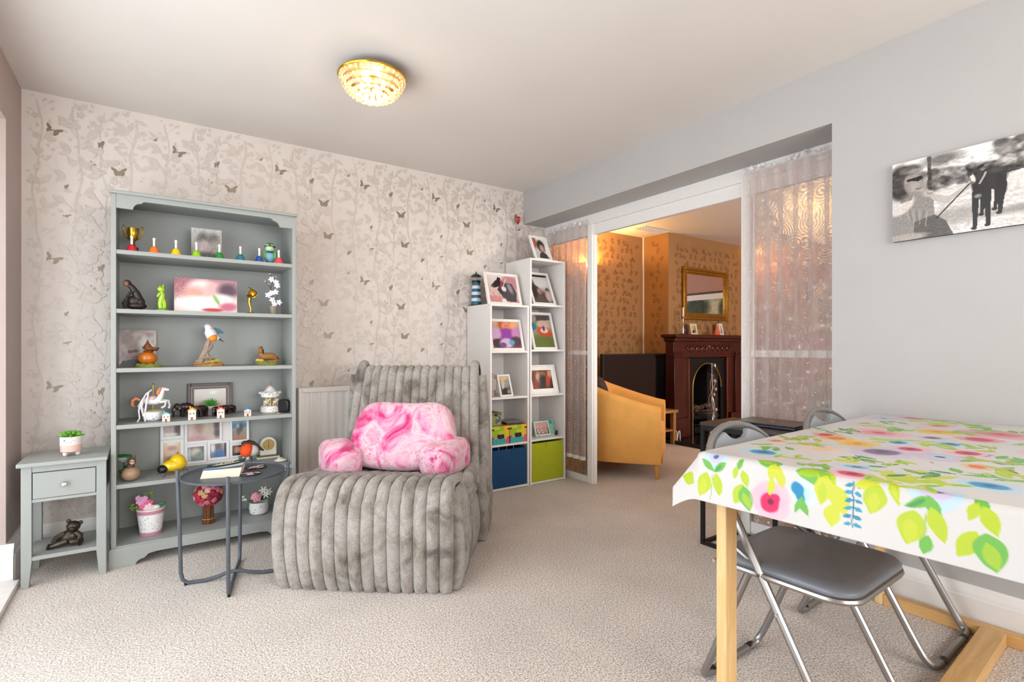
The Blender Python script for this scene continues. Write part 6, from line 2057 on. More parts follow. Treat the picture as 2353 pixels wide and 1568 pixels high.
# the table top
for (x, y, rx, ry, o_, i_, c_) in [(-0.138, -0.064, 0.07, 0.05, LPU, LBL, NVY), (-0.03, -0.138, 0.05, 0.06, PNK, '#c8506a', None), (-0.349, -0.067, 0.035, 0.03, PNK, RED, None), (-0.57, -0.18, 0.09, 0.085, '#efb0b0', '#e58a94', RED), (-0.40, -0.301, 0.07, 0.06, YEL, '#ecae3c', ORG),
                                   (-0.30, -0.44, 0.11, 0.11, '#ea9ca8', '#dc7888', RED), (-0.47, -0.424, 0.06, 0.06, '#e48a92', RED, None), (-0.548, -0.324, 0.045, 0.04, LPU, PUR, NVY), (-0.856, -0.213, 0.06, 0.055, YEL, '#f0a82c', ORG), (-0.811, -0.140, 0.05, 0.045, '#f0b84c', ORG, None), (-0.744, -0.285, 0.05, 0.04, LBL, BLU, NVY),
                                   (-0.661, -0.391, 0.06, 0.045, LBL, BLU, NVY), (-0.832, -0.34, 0.055, 0.05, PNK, RED, '#7a1830'), (-0.954, -0.307, 0.095, 0.075, LPU, PUR, '#4a3a5a'), (-0.776, -0.457, 0.06, 0.05, PNK, RED, '#8a1830'), (-0.915, -0.427, 0.065, 0.06, LPU, LBL, NVY), (-1.216, -0.334, 0.04, 0.05, LBL, '#8fb4d4', NVY),
                                   (-1.305, -0.355, 0.040, 0.052, PNK, RED, '#7a1830'), (-0.978, -0.515, 0.035, 0.03, '#f0b080', ORG, None), (-1.195, -0.575, 0.05, 0.06, LBL, BLU, '#1c5c94'), (-1.211, -0.10, 0.055, 0.06, LBL, BLU, '#155a8c'), (-1.004, -0.040, 0.03, 0.025, '#f0b080', ORG, None), (-0.77, -0.09, 0.05, 0.035, '#e88a70', RED, None), (-1.04, -0.19, 0.06, 0.05, PEA, '#eec8a8', None), (-0.20, -0.26, 0.06, 0.05, PNK, '#d86a84', RED), (-0.65, -0.62, 0.08, 0.08, PNK, RED, NVY), (-0.4, -0.66, 0.08, 0.07, LBL, BLU, NVY), (-1.0, -0.70, 0.08, 0.07, YEL, ORG, RED)]:
    flower(x, y, rx, ry, o_, i_, c_)
rg = random.Random(9)
for (x, y, n_, s_, c_) in [(-0.03, -0.241, 7, 0.04, GRN), (-0.106, -0.325, 9, 0.05, '#a3c050'), (-0.407, -0.114, 7, 0.045, LIME), (-0.905, -0.07, 8, 0.045, '#a8b840'), (-1.122, -0.075, 6, 0.04, GRN), (-1.104, -0.332, 7, 0.04, DGR), (-1.163, -0.291, 6, 0.04, LIM2), (-1.07, -0.398, 4, 0.035, LIME), (-1.243, -0.440, 12, 0.05, LIM2), (-1.26, -0.45, 6, 0.045, LIME), (-0.882, -0.535, 9, 0.05, '#9fb84c'), (-1.083, -0.549, 7, 0.045, GRN), (-1.23, -0.185, 5, 0.035, LIME), (-0.66, -0.46, 6, 0.045, '#a8c04c'), (-0.72, -0.24, 5, 0.04, LIME), (-0.25, -0.12, 5, 0.04, GRN), (-0.5, -0.55, 8, 0.05, GRN), (-1.2, -0.70, 8, 0.05, LIME), (-0.8, -0.65, 8, 0.05, LIM2), (-0.25, -0.6, 8, 0.05, GRN), (-0.65, -0.03, 5, 0.035, GRN), (-0.15, -0.19, 9, 0.05, LIME), (-0.45, -0.20, 8, 0.045, GRN), (-0.70, -0.36, 9, 0.045, LIME), (-0.35, -0.36, 8, 0.05, '#9fb84c'), (-0.98, -0.13, 8, 0.04, LIME), (-0.62, -0.10, 8, 0.04, DGR), (-1.02, -0.60, 8, 0.045, LIME), (-0.80, -0.56, 7, 0.045, GRN), (-0.18, -0.40, 8, 0.05, GRN), (-1.28, -0.26, 6, 0.035, GRN), (-1.30, -0.52, 7, 0.04, LIME), (-1.16, -0.47, 6, 0.04, DGR)]:
    for k in range(n_):
        a = rg.uniform(0, 6.28)
        leafp(x + rg.gauss(0, s_ * 0.7), y + rg.gauss(0, s_ * 0.7), s_ * rg.uniform(0.6, 0.9), s_ * 0.26, a, c_, rg.choice((None, GRN, LIM2)))
for k in range(16):
    x, y = rg.choice([(-0.58, -0.10), (-0.75, -0.52), (-1.02, -0.46), (-0.30, -0.25), (-0.95, -0.58)])
    P.ell(x + rg.gauss(0, 0.03), y + rg.gauss(0, 0.03), 0.007, 0.003, '#3c4a44', rg.uniform(0, 3), 0.4)
set_cols(me, P.c * 0.92)
me.materials.append(CLOTH)
me.shade_smooth()
o = bpy.data.objects.new('cloth', me)
COL.objects.link(o)
o.parent = q
sol = o.modifiers.new('thickness', 'SOLIDIFY')
sol.thickness = 0.0012
sol.offset = 1.0

# ------------------------------------------------------------------ folding chairs
def folding_chair(label, loc, rz):
    t = thing('folding_chair', label, 'chair', loc, rz, 'grey folding chairs at the table')
    yb, zb_ = 0.225, 0.80

    def line(z):     # y on the long frame at height z
        return -0.232 + (0.430) * (z / 0.80)
    # long frame: front foot bar up to the arched top
    pts = [(-0.20, line(0.72), 0.72), (-0.203, line(0.5), 0.5), (-0.203, line(0.25), 0.25), (-0.203, line(0.07), 0.07), (-0.196, line(0.03) - 0.008, 0.026), (-0.165, -0.242, 0.0125), (0, -0.244, 0.0125)]
    mir = [(-x, y, z) for x, y, z in reversed(pts[:-1])]
    top = [(0.20 * math.cos(a), line(0.72 + 0.110 * math.sin(a)), 0.72 + 0.110 * math.sin(a)) for a in np.linspace(0, PI, 13)[1:-1]]
    mb().tube(dense(pts + mir, 3), 0.0128, 10).tube([(0.20, line(0.72), 0.72)] + top + [(-0.20, line(0.72), 0.72)], 0.0115, 10).build('front_frame', SILVER, t)
    # short frame: rear foot bar up to the seat front
    p2 = [(-0.178, 0.045, 0.425), (-0.178, 0.115, 0.25), (-0.178, 0.180, 0.085), (-0.172, 0.204, 0.032), (-0.14, 0.212, 0.0125), (0, 0.214, 0.0125)]
    m2 = [(-x, y, z) for x, y, z in reversed(p2[:-1])]
    mb().tube(dense(p2 + m2, 3), 0.0118, 10).build('rear_frame', SILVER, t)
    for y in (-0.244, 0.214):
        for s in (-1, 1):
            mb().tube([(s * 0.135, y, 0.0125), (s * 0.105, y, 0.0125)], 0.0125, 10).build('foot_cap', BLACK, t)
    # seat pad and rim
    def ol(w_, d0, d1, r_):
        o_ = []
        for (cx, cy, a0) in ((w_ - r_, d1 - r_, 0), (-w_ + r_, d1 - r_, 90), (-w_ + r_ * 1.2, d0 + r_ * 1.2, 180), (w_ - r_ * 1.2, d0 + r_ * 1.2, 270)):
            rr2 = r_ * 1.2 if a0 >= 180 else r_
            o_ += [(cx + rr2 * math.cos(R(a0 + k * 15)), cy + rr2 * math.sin(R(a0 + k * 15))) for k in range(7)]
        return o_
    B = mb()
    base = ol(0.208, -0.245, 0.150, 0.06)
    n = len(base)
    lv = [(0.94, 0.432), (1.0, 0.440), (1.0, 0.450), (0.96, 0.459), (0.80, 0.463), (0.4, 0.463)]
    for s, z in lv:
        for x, y in base:
            B.v.append((x * s, (y + 0.0475) * s - 0.0475, z))
    for i in range(len(lv) - 1):
        for k in range(n):
            B.f.append((i * n + k, i * n + (k + 1) % n, (i + 1) * n + (k + 1) % n, (i + 1) * n + k))
    B.f.append(tuple(range(n)))
    B.f.append(tuple((len(lv) - 1) * n + k for k in range(n)))
    B.build('seat', VINYL, t, sharp=60)
    mb().tube([(x * 0.985, y * 0.985, 0.428) for x, y in base], 0.010, 8, True).build('seat_rim', SILVER, t)
    # backrest
    sl = math.atan2(0.462, 0.80)
    poly = [(-0.182, 0.60), (0.182, 0.60), (0.188, 0.70)]
    poly += [(0.188 * math.cos(a), 0.725 + 0.094 * math.sin(a)) for a in np.linspace(0.05, 1.18, 7)]
    poly += [(0.066, 0.806), (0.054, 0.794), (0.030, 0.785), (0, 0.782), (-0.030, 0.785), (-0.054, 0.794), (-0.066, 0.806)]
    poly += [(-0.188 * math.cos(a), 0.725 + 0.094 * math.sin(a)) for a in np.linspace(1.18, 0.05, 7)]
    poly += [(-0.188, 0.70)]
    B = mb()
    k = len(poly)
    for off in (-0.014, 0.008):
        B.v += [(x, line(z) + off - 0.010 * (x / 0.19) ** 2 * 0, z) for x, z in poly]
    B.f += [tuple(range(k)), tuple(range(2 * k - 1, k - 1, -1))] + [(i, i + k, (i + 1) % k + k, (i + 1) % k) for i in range(k)]
    B.build('backrest', VPLAS, t, bevel=0.004)
    # link bars and rivets
    for s in (-1, 1):
        mb().tube([(s * 0.190, 0.135, 0.505), (s * 0.192, 0.02, 0.445)], 0.007, 6).build('link_bar', SILVER, t)
        for (y, z) in ((line(0.43), 0.43), (line(0.33), 0.335), (0.142, 0.428)):
            mb().cone((s * 0.205, y, z), (s * 0.219, y, z), 0.006, 0.005, 8).build('rivet', CHROME, t)
    return t


ca = folding_chair('grey folding chair tucked under the table, nearest the front table leg', (1.680, 0.862, 0), R(2))
cb = dup(ca, (2.368, 0.895, 0), R(2), 'grey folding chair tucked under the table, closest to the wall')

# ------------------------------------------------------------------ canvas print on the right wall


def ph_canvas(p):
    p.grad('#e9e7e4', '#c9c5c1')
    W = lambda x, y: (x, y)
    # trees and hill, painted over a pale sky
    p.poly([(0.0, 0.52), (0.72, 0.60), (1.1, 0.70), (1.1, 1.1), (0.0, 1.1)], '#ebe9e6')
    for k in range(60):
        r_ = random.Random(k)
        x = r_.uniform(0.12, 0.62)
        p.ell(x, r_.uniform(0.58, 0.80 - 0.10 * abs(x - 0.2)), 0.035, 0.05, r_.choice(['#8c8783', '#6a6562', '#b0aba7', '#4f4b49']), 0, 0.6, 0.8)
    for k in range(90):
        r_ = random.Random(k + 100)
        p.ell(r_.uniform(0.56, 1.05), r_.uniform(0.66, 0.98), 0.035, 0.05, r_.choice(['#8c8783', '#77726f', '#b9b5b1', '#4a4644']), 0, 0.6, 0.8)
    p.poly([(0.20, 1.0), (0.205, 0.56), (0.225, 0.56), (0.222, 1.0)], '#4a4644').ell(0.28, 0.93, 0.10, 0.07, '#5f5b58', 0, 0.9, 0.8)
    p.ell(0.68, 0.64, 0.12, 0.05, '#4a4644', 0.12, 0.4)
    p.poly([(0, 0.48), (0.30, 0.56), (1.1, 0.68), (1.1, -0.1), (0, -0.1)], '#d9d5d1').grain(0.10, 60, 7, lambda x, y: (y < 0.5))
    p.ell(0.75, 0.20, 0.25, 0.05, '#8c8783', 0.1, 0.8, 0.8).ell(0.36, 0.22, 0.14, 0.10, '#a09b97', 0, 0.8, 0.8)
    # woman
    p.poly([(0.0, 0.0), (0.0, 0.42), (0.10, 0.60), (0.20, 0.56), (0.235, 0.46), (0.24, 0.28), (0.27, 0.14), (0.33, 0.02), (0.33, -0.1), (0, -0.1)], '#8d8884')
    p.poly([(0.13, 0.22), (0.24, 0.27), (0.30, 0.18), (0.34, 0.0), (0.12, 0.0)], '#5c5855')
    p.ell(0.055, 0.45, 0.065, 0.13, '#d4cdc8', -0.3, 0.3)
    p.poly([(0.20, 0.56), (0.235, 0.44), (0.30, 0.38), (0.42, 0.50), (0.44, 0.56), (0.42, 0.60), (0.40, 0.55), (0.31, 0.46), (0.25, 0.52)], '#bdb5af')
    p.ell(0.205, 0.545, 0.028, 0.05, '#b3ada8', 0.2, 0.6)
    p.poly([(0.045, 0.60), (0.125, 0.60), (0.115, 0.50), (0.05, 0.48)], '#8d857f').ell(0.045, 0.74, 0.068, 0.22, '#3d3937', 0, 0.35).ell(0.118, 0.715, 0.050, 0.135, '#978e88', 0, 0.3).ell(0.135, 0.66, 0.030, 0.06, '#aaa19b', 0, 0.8).ell(0.168, 0.695, 0.010, 0.022, '#978e88', 0, 0.4)
    p.ell(0.095, 0.885, 0.075, 0.065, '#5b5653', 0.1, 0.5).ell(0.13, 0.86, 0.04, 0.03, '#8f8a86', 0.1, 0.8).poly([(0.085, 0.765), (0.172, 0.785), (0.176, 0.745), (0.15, 0.72), (0.125, 0.735), (0.085, 0.742)], '#181615').ell(0.152, 0.628, 0.016, 0.008, '#5c524e', 0, 0.6)
    p.line([(0.25, 0.22), (0.42, 0.56)], 0.005, '#2a2827').ell(0.06, 0.03, 0.14, 0.05, '#a8a09a', 0.1, 0.4)
    p.grain(0.05, 110, 12).grain(0.16, 46, 13, lambda x, y: ((y > 0.5 + 0.12 * x) & (y < 0.86 + 0.1 * x) & (x > 0.2)) * 1.0).grain(0.10, 30, 15, lambda x, y: (x < 0.09) & (y > 0.5))
    # dog
    p.poly([(0.46, 0.66), (0.50, 0.70), (0.56, 0.70), (0.595, 0.64), (0.60, 0.46), (0.56, 0.42), (0.52, 0.46), (0.46, 0.40)], '#2e2b2b').ell(0.525, 0.58, 0.075, 0.115, '#322f2f', -0.1, 0.3).ell(0.475, 0.50, 0.042, 0.15, '#2c2929', 0.1, 0.25).ell(0.55, 0.66, 0.035, 0.03, '#5a5552', -0.2, 0.9, 0.6)
    for x0, y0, x1, y1, w_ in ((0.452, 0.46, 0.447, 0.03, 0.013), (0.507, 0.46, 0.512, 0.05, 0.013), (0.488, 0.42, 0.482, 0.18, 0.009), (0.575, 0.46, 0.566, 0.17, 0.013), (0.553, 0.44, 0.545, 0.22, 0.009)):
        p.poly([(x0 - w_ * 1.5, y0), (x0 + w_ * 1.5, y0), (x1 + w_ * 0.8, y1), (x1 - w_ * 0.8, y1)], '#2b2828').ell(x1 - 0.004, y1, 0.014, 0.018, '#2b2828', 0, 0.4)
    p.ell(0.572, 0.50, 0.024, 0.12, '#2b2828', 0.1, 0.3).ell(0.447, 0.665, 0.036, 0.080, '#3c3733', 0.2, 0.25).ell(0.420, 0.725, 0.010, 0.030, '#1f1d1d', 0.5, 0.3).ell(0.474, 0.735, 0.014, 0.028, '#1f1d1d', -0.5, 0.3)
    p.ell(0.437, 0.62, 0.012, 0.055, '#ddd8d4', 0.15, 0.4).ell(0.428, 0.665, 0.006, 0.012, '#161414', 0, 0.3).ell(0.452, 0.665, 0.006, 0.012, '#161414', 0, 0.3).ell(0.434, 0.565, 0.012, 0.016, '#6f6661', 0, 0.4).line([(0.470, 0.54), (0.492, 0.62), (0.50, 0.66)], 0.006, '#b0aba7').ell(0.462, 0.40, 0.018, 0.022, '#8f8a86', 0, 0.7)
    p.line([(0.585, 0.55), (0.590, 0.40), (0.583, 0.34)], 0.004, '#2b2828')
    for k in range(7):
        p.line([(0.08 + 0.02 * k, 0.40 - 0.012 * k), (0.10 + 0.015 * k, 0.26 - 0.02 * k)], 0.0035, '#6f6a66' if k % 2 else '#aca7a3', 0.7)


q = thing('canvas_print', 'black and white canvas of a woman in sunglasses and a dark dog', 'canvas print', (2.644, 0.625, 1.553), R(-90))
box('stretcher', mat('canvas_edge', '#3a3437', 0.7), q, -0.308, 0.308, 0.0006, 0.019, 0, 0.334)
picture('print', 0.616, 0.334, ph_canvas, q, 300, 164, (0, 0.0, 0))

# ------------------------------------------------------------------ lounge beyond the partition
t = thing('tub_chair', 'mustard yellow tub armchair on pale tapered legs in the lounge', 'armchair', (3.545, 3.34, 0), R(36.4))
PTH = [(-0.375, -0.34), (-0.385, -0.15), (-0.385, 0.08), (-0.35, 0.25), (-0.24, 0.345), (0.0, 0.37), (0.24, 0.345), (0.35, 0.25), (0.385, 0.08), (0.385, -0.15), (0.375, -0.34)]
PTH = dense(PTH, 4)
P = []
for i, (x, y) in enumerate(PTH):
    x0, y0 = PTH[max(i - 1, 0)]
    x1, y1 = PTH[min(i + 1, len(PTH) - 1)]
    L = math.hypot(x1 - x0, y1 - y0)
    nx, ny = (y1 - y0) / L, -(x1 - x0) / L          # inward or outward, fixed below
    if nx * x + ny * (y + 0.05) > 0:
        nx, ny = -nx, -ny
    ht = 0.60 + 0.18 * max(0, min(1, (y + 0.34) / 0.62)) ** 1.2
    row = []
    for off, z in ((0.012, 0.125), (0.0, 0.15), (0.0, ht - 0.05), (0.012, ht - 0.018), (0.05, ht), (0.088, ht - 0.018), (0.10, ht - 0.05), (0.10, 0.36), (0.10, 0.125)):
        row.append((x + nx * off, y + ny * off, z))
    P.append(row)
B = mb().sheet(P)
n = len(P[0])
B.f.append(tuple(range(n)))
B.f.append(tuple((len(P) - 1) * n + k for k in range(n)))
B.build('shell', YELLOW, t, sharp=50)
box('seat_base', YELLOW, t, -0.29, 0.29, -0.335, 0.27, 0.13, 0.32, 0.02)
pillow(mb(), (0, -0.05, 0.375), (0.285, 0.30, 0.065), (0, 0, 0), 0.45, 28, 10).build('seat_cushion', YELLOW, t, sharp=70)
LEGW = wood('pale_leg', '#d8a860', '#c08c44', 'Z', 1.5)
for x in (-0.33, 0.33):
    for y in (-0.30, 0.24):
        mb().cone((x, y, 0.13), (x * 1.02, y * 1.03, 0.0), 0.026, 0.015, 14).build('leg', LEGW, t)
q = thing('dark_cushion', 'dark patterned cushion on the mustard armchair', 'cushion', (3.545, 3.34, 0), R(36.4))
pillow(mb(), (-0.10, 0.17, 0.62), (0.21, 0.06, 0.20), (R(-18), R(-12), R(10)), 0.6, 24, 14).build('cover', mat('dark_damask', '#3a3034', 0.7, var=0.5, vs=18), q, sharp=70)
mb().tube([Vector((-0.10, 0.17, 0.62)) + Euler((R(-18), R(-12), R(10))).to_matrix() @ Vector((0.205 * math.copysign(abs(math.cos(a)) ** 0.6, math.cos(a)), 0, 0.195 * math.copysign(abs(math.sin(a)) ** 0.6, math.sin(a)))) for a in np.linspace(0, 2 * PI, 37)[:-1]], 0.005, 6, True).build('piping', BLACK, q)

t = thing('tv_stand', 'oak television stand behind the mustard armchair', 'tv stand', (4.45, 4.02, 0))
OAK, OAKX = wood('oak', '#b98a54', '#9a6c3a', 'Z', 0.8), wood('oak_x', '#b98a54', '#9a6c3a', 'X', 0.8)
box('top', OAKX, t, 3.93, 4.90, 3.80, 4.25, 0.36, 0.392, 0.003, True)
for x in (3.95, 4.84):
    for y in (3.82, 4.19):
        box('leg', OAK, t, x, x + 0.045, y, y + 0.045, 0, 0.36, 0.002, True)
box('shelf', OAKX, t, 3.97, 4.87, 3.83, 4.22, 0.15, 0.172, 0.002, True)
t = thing('television', 'large black flat screen television in the alcove', 'television', (4.47, 4.02, 0.392))
box('screen_housing', BLACK, t, -0.525, 0.525, 0.005, 0.05, 0.03, 0.632, 0.004)
box('screen', mat('tv_screen', '#060607', 0.12, spec=0.5), t, -0.512, 0.512, 0.0035, 0.0055, 0.048, 0.620)
box('stand_neck', BLACK, t, -0.05, 0.05, 0.02, 0.05, 0.01, 0.05)
box('stand_foot', BLACK, t, -0.2, 0.2, -0.09, 0.12, 0.001, 0.012, 0.003)

# fireplace
t = thing('fireplace', 'dark red mahogany fire surround with black arched cast iron insert', 'fireplace', (5.62, 4.02, 0))
YF = 3.895
mb().prism([(4.86, 1.215), (4.88, 1.205), (6.36, 1.205), (6.38, 1.215), (6.38, 1.245), (4.86, 1.245)], 3.80, 4.018, 'Y').build('mantel_shelf', MAHOGX, t, True, bevel=0.004)
box('cornice', MAHOGX, t, 4.91, 6.33, 3.85, 4.018, 1.165, 1.205, 0.006, True)
fr = box('frieze', MAHOGX, t, 4.945, 6.295, YF + 0.01, 4.018, 0.975, 1.165, 0.003, True)
for s in (-1, 1):
    xa, xb = (4.94, 5.09) if s < 0 else (6.15, 6.30)
    box('pilaster', MAHOG, t, xa, xb, YF - 0.008, 4.018, 0.27, 0.975, 0.004, True)
    box('plinth_block', MAHOG, t, xa - 0.008, xb + 0.10 * (s < 0) + 0.008, YF - 0.02, 4.018, 0.045, 0.27, 0.004, True) if s < 0 else box('plinth_block', MAHOG, t, xa - 0.10, xb + 0.008, YF - 0.02, 4.018, 0.045, 0.27, 0.004, True)
    ia, ib = (5.09, 5.235) if s < 0 else (6.005, 6.15)
    box('inner_jamb', MAHOG, t, ia, ib, YF + 0.02, 4.018, 0.27, 0.975, 0.004, True)
    box('bead', wood('mahogany_light', '#8a3a1c', '#6a2814', 'Z', 0.7, 0.3), t, ib - 0.008 if s < 0 else ia - 0.008, ib + 0.012 if s < 0 else ia + 0.012, YF + 0.012, YF + 0.03, 0.05, 0.965, 0.003, True)
    for k in range(3):
        box('capital', MAHOGX, t, xa - 0.006 - 0.004 * k, xb + 0.006 + 0.004 * k, YF - 0.014 - 0.004 * k, YF + 0.02, 0.975 + k * 0.022, 0.990 + k * 0.022, 0.002, True)
MC = mat('mahogany_carving', '#4a1a10', 0.25, var=0.3, vs=40)
for s in (-1, 1):
    for k in range(4):
        cx = 5.62 + s * (0.09 + k * 0.10)
        pts = [(cx + s * 0.048 * (1 - a / 9) * math.cos(a * s), YF + 0.006, 1.075 + (0.045 if k % 2 else -0.0) * 0 + 0.052 * (1 - a / 9) * math.sin(a)) for a in np.linspace(0, 8, 22)]
        mb().tube(pts, [0.010 - 0.0003 * i for i in range(22)], 6).build('scroll', MC, fr, True)
for k in range(5):
    a = -0.9 + k * 0.45
    mb().ell((5.62 + 0.035 * math.sin(a) * 1.4, YF + 0.006, 1.065 + 0.04 * math.cos(a)), (0.014, 0.010, 0.036), (0, a, 0)).build('shell_lobe', MC, t, True)
# cast iron insert with arch
oc, rw_, zs = 5.62, 0.285, 0.60
outer = [(5.235, 0.02), (5.235, 0.965), (6.005, 0.965), (6.005, 0.02)]
archp = [(oc + rw_, 0.02), (oc + rw_, zs)] + [(oc + rw_ * math.cos(a), zs + 0.30 * math.sin(a)) for a in np.linspace(0, PI, 17)[1:-1]] + [(oc - rw_, zs), (oc - rw_, 0.02)]
B = mb()
half_l = [(5.235, 0.02), (5.235, 0.965), (oc, 0.965)] + [p for p in archp if p[0] <= oc + 1e-6]
half_r = [(oc, 0.965), (6.005, 0.965), (6.005, 0.02)] + [p for p in archp if p[0] >= oc - 1e-6]
B.prism(half_l, YF + 0.045, YF + 0.07, 'Y').prism(half_r, YF + 0.045, YF + 0.07, 'Y')
B.build('cast_iron_panel', IRON, t, True)
mb().tube([(x, YF + 0.040, z) for x, z in archp[1:-1]] + [(oc - rw_, YF + 0.040, 0.02)], 0.011, 8).build('arch_rim', mat('arch_bronze', '#8a6a3c', 0.35, 0.8), t, True)
B = mb()
B.box(5.325, 5.335, YF + 0.07, 4.38, 0.0, 0.975).box(5.905, 5.915, YF + 0.07, 4.38, 0.0, 0.975).box(5.325, 5.915, 4.36, 4.38, 0.0, 0.975).box(5.325, 5.915, YF + 0.07, 4.38, 0.96, 0.975)
B.build('firebox', mat('soot', '#0d0c0c', 0.8, var=0.3), t, True)
for k in range(3):
    mb().tube([(5.36, YF + 0.05, 0.16 + k * 0.075), (5.62, YF - 0.0, 0.16 + k * 0.075), (5.88, YF + 0.05, 0.16 + k * 0.075)], 0.009, 8).build('grate_bar', IRON, t, True)
box('ash_pan', IRON, t, 5.37, 5.87, YF + 0.03, YF + 0.12, 0.06, 0.135, 0.004, True)
rk = random.Random(4)
for k in range(16):
    mb().ell((5.40 + (k % 8) * 0.063 + rk.uniform(-0.01, 0.01), YF + 0.09 + 0.05 * (k // 8), 0.30 + 0.045 * (k // 8) + rk.uniform(-0.01, 0.02)), (rk.uniform(0.03, 0.045), 0.035, rk.uniform(0.025, 0.04)), (rk.uniform(0, 3), rk.uniform(0, 3), 0), 7, 5).build('coal', mat('coal', '#5a4238', 0.8, var=0.6, vs=40), t, True)
box('coal_bed', IRON, t, 5.37, 5.87, YF + 0.05, 4.2, 0.24, 0.27, 0, True)
t = thing('hearth_slab', 'black polished hearth slab in front of the fireplace', 'hearth', (5.62, 3.72, 0))
box('slab', mat('black_slate', '#131214', 0.25), t, -0.76, 0.76, -0.25, 0.298, 0.0, 0.042, 0.005)
box('upstand', mat('black_slate', '#131214', 0.25), t, -0.72, 0.72, 0.20, 0.297, 0.0425, 0.0445)
# vase with twisted wires
t = thing('light_vase', 'tall clear glass vase of twisted silver wires on the hearth', 'vase', (5.44, 3.735, 0.0425))
P = []
for j in range(11):
    row = []
    for i in range(25):
        a = 2 * PI * i / 24
        r_ = 0.062
        top = 0.80 + 0.07 * math.cos(a + 2.6)
        row.append((r_ * math.cos(a), r_ * math.sin(a), 0.01 + (top - 0.01) * j / 10))
    P.append(row)
mb().sheet(P).build('glass', GLASS, t, sharp=80)
mb().lathe([(0.062, 0), (0.063, 0.012), (0.0, 0.012)], n=24).build('base', GLASS, t)
for k in range(3):
    pts = [(0.045 * math.sin(u * 9 + k * 2.1) * (0.6 + 0.4 * math.sin(u * 3)), 0.03 * math.cos(u * 7 + k), 0.02 + 0.72 * u - 0.05 * k) for u in np.linspace(0, 1, 40)]
    mb().tube(pts, 0.005 - 0.001 * k, 6).build('twisted_wire', mat('silver_wire', '#e0dad4', 0.2, 0.7), t)
for (x, z) in ((0.02, 0.56), (-0.01, 0.50), (0.03, 0.32), (0.0, 0.66)):
    mb().ell((x, -0.03, z), (0.018, 0.012, 0.022)).build('bauble', mat('rose_bauble', '#c9a4b0', 0.25, 0.4), t)

# mirror over the mantel
t = thing('gilt_mirror', 'gilt framed wall mirror above the mantel shelf', 'mirror', (5.690, 3.996, 1.432))
for bd_, y0_, d_, off in ((0.035, -0.012, 0.034, 0.0), (0.030, -0.004, 0.026, 0.034), (0.022, 0.004, 0.018, 0.062)):
    o = ring_frame(mb(), 0.90 - 2 * off, 0.635 - 2 * off, bd_, d_, y0_, off).build('frame', mat('gilt_frame', '#a8782a', 0.3, 0.8, var=0.15), t, bevel=0.008)
box('mirror_glass', mat('mirror_silver', '#e8e8e8', 0.01, 1.0, var=0.0), t, -0.38, 0.38, 0.010, 0.014, 0.075, 0.56)


def ph_land(p):
    p.grad('#8a9a84', '#4a4a24').ell(0.3, 0.7, 0.3, 0.3, '#c9c4a8', soft=0.8).ell(0.75, 0.7, 0.3, 0.35, '#33422c', soft=0.5).ell(0.1, 0.6, 0.14, 0.4, '#3a4630', soft=0.5).ell(0.75, 0.35, 0.3, 0.08, '#a8b4b0', soft=0.5).ell(0.45, 0.2, 0.22, 0.14, '#a8743c', soft=0.7).ell(0.85, 0.15, 0.2, 0.12, '#5a5a2c', soft=0.6).line([(0.6, 0.95), (0.6, 0.4)], 0.02, '#2c2c20').grain(0.06, 16)


t = thing('landscape_picture', 'framed woodland landscape picture on the far lounge wall', 'picture', (7.180, 2.98, 1.30), R(-90))
ring_frame(mb(), 1.0, 0.66, 0.03, 0.02, 0, 0).build('frame', mat('brown_frame', '#4a2c1c', 0.4), t, bevel=0.003)
ring_frame(mb(), 0.94, 0.60, 0.085, 0.004, 0.008, 0.03).build('mount', mat('mount_card', '#f0eeea', 0.7), t)
picture('print', 0.77, 0.43, ph_land, t, 60, 36, (0, 0.012, 0.115))

# mantel ornaments
ZM = 1.2455
t = thing('candlestick', 'tall silver and glass candlestick on the left end of the mantel', 'candlestick', (5.12, 3.905, ZM))
mb().lathe([(0.030, 0), (0.032, 0.008), (0.010, 0.02), (0.008, 0.12), (0.012, 0.13), (0.007, 0.14), (0.007, 0.20), (0.014, 0.21), (0.0, 0.215)], n=16).build('stem', CHROME, t)
mb().cone((0, 0, 0.21), (0, 0, 0.315), 0.011, 0.010, 12).build('candle', PORC, t)
mb().ell((0.028, 0, 0.05), (0.014, 0.012, 0.030)).build('glass_drop', mat('violet_glass', '#4a3f60', 0.15), t)
photo_frame('cream photo frame on the mantel beside the candlestick', 0.10, 0.135, 0.022, ph_small, (5.32, 3.89, ZM), R(-12), -14, mat('cream_frame', '#d8c8a0', 0.5), nx=16, ny=20)
photo_frame('white photo frame on the mantel to the right of the orange figurine', 0.10, 0.150, 0.024, ph_small, (5.885, 3.90, ZM), R(10), -10, nx=16, ny=20)
t = thing('lady_figurine', 'small orange lady figurine on the mantel shelf', 'figurine', (5.735, 3.88, ZM))
mb().lathe([(0.044, 0), (0.040, 0.02), (0.022, 0.06), (0.012, 0.085), (0.016, 0.10), (0.010, 0.115), (0.0, 0.118)], n=16).build('dress', mat('lady_orange', '#e0603c', 0.35, var=0.2), t)
mb().ell((0, 0, 0.130), (0.012, 0.012, 0.015)).build('head', mat('lady_skin', '#d8a890', 0.4), t)
mb().ell((0, 0.003, 0.138), (0.013, 0.012, 0.011)).build('hair', mat('lady_hair', '#4a3428', 0.6), t)

# wall lights: uplighter bowls with warm lamps


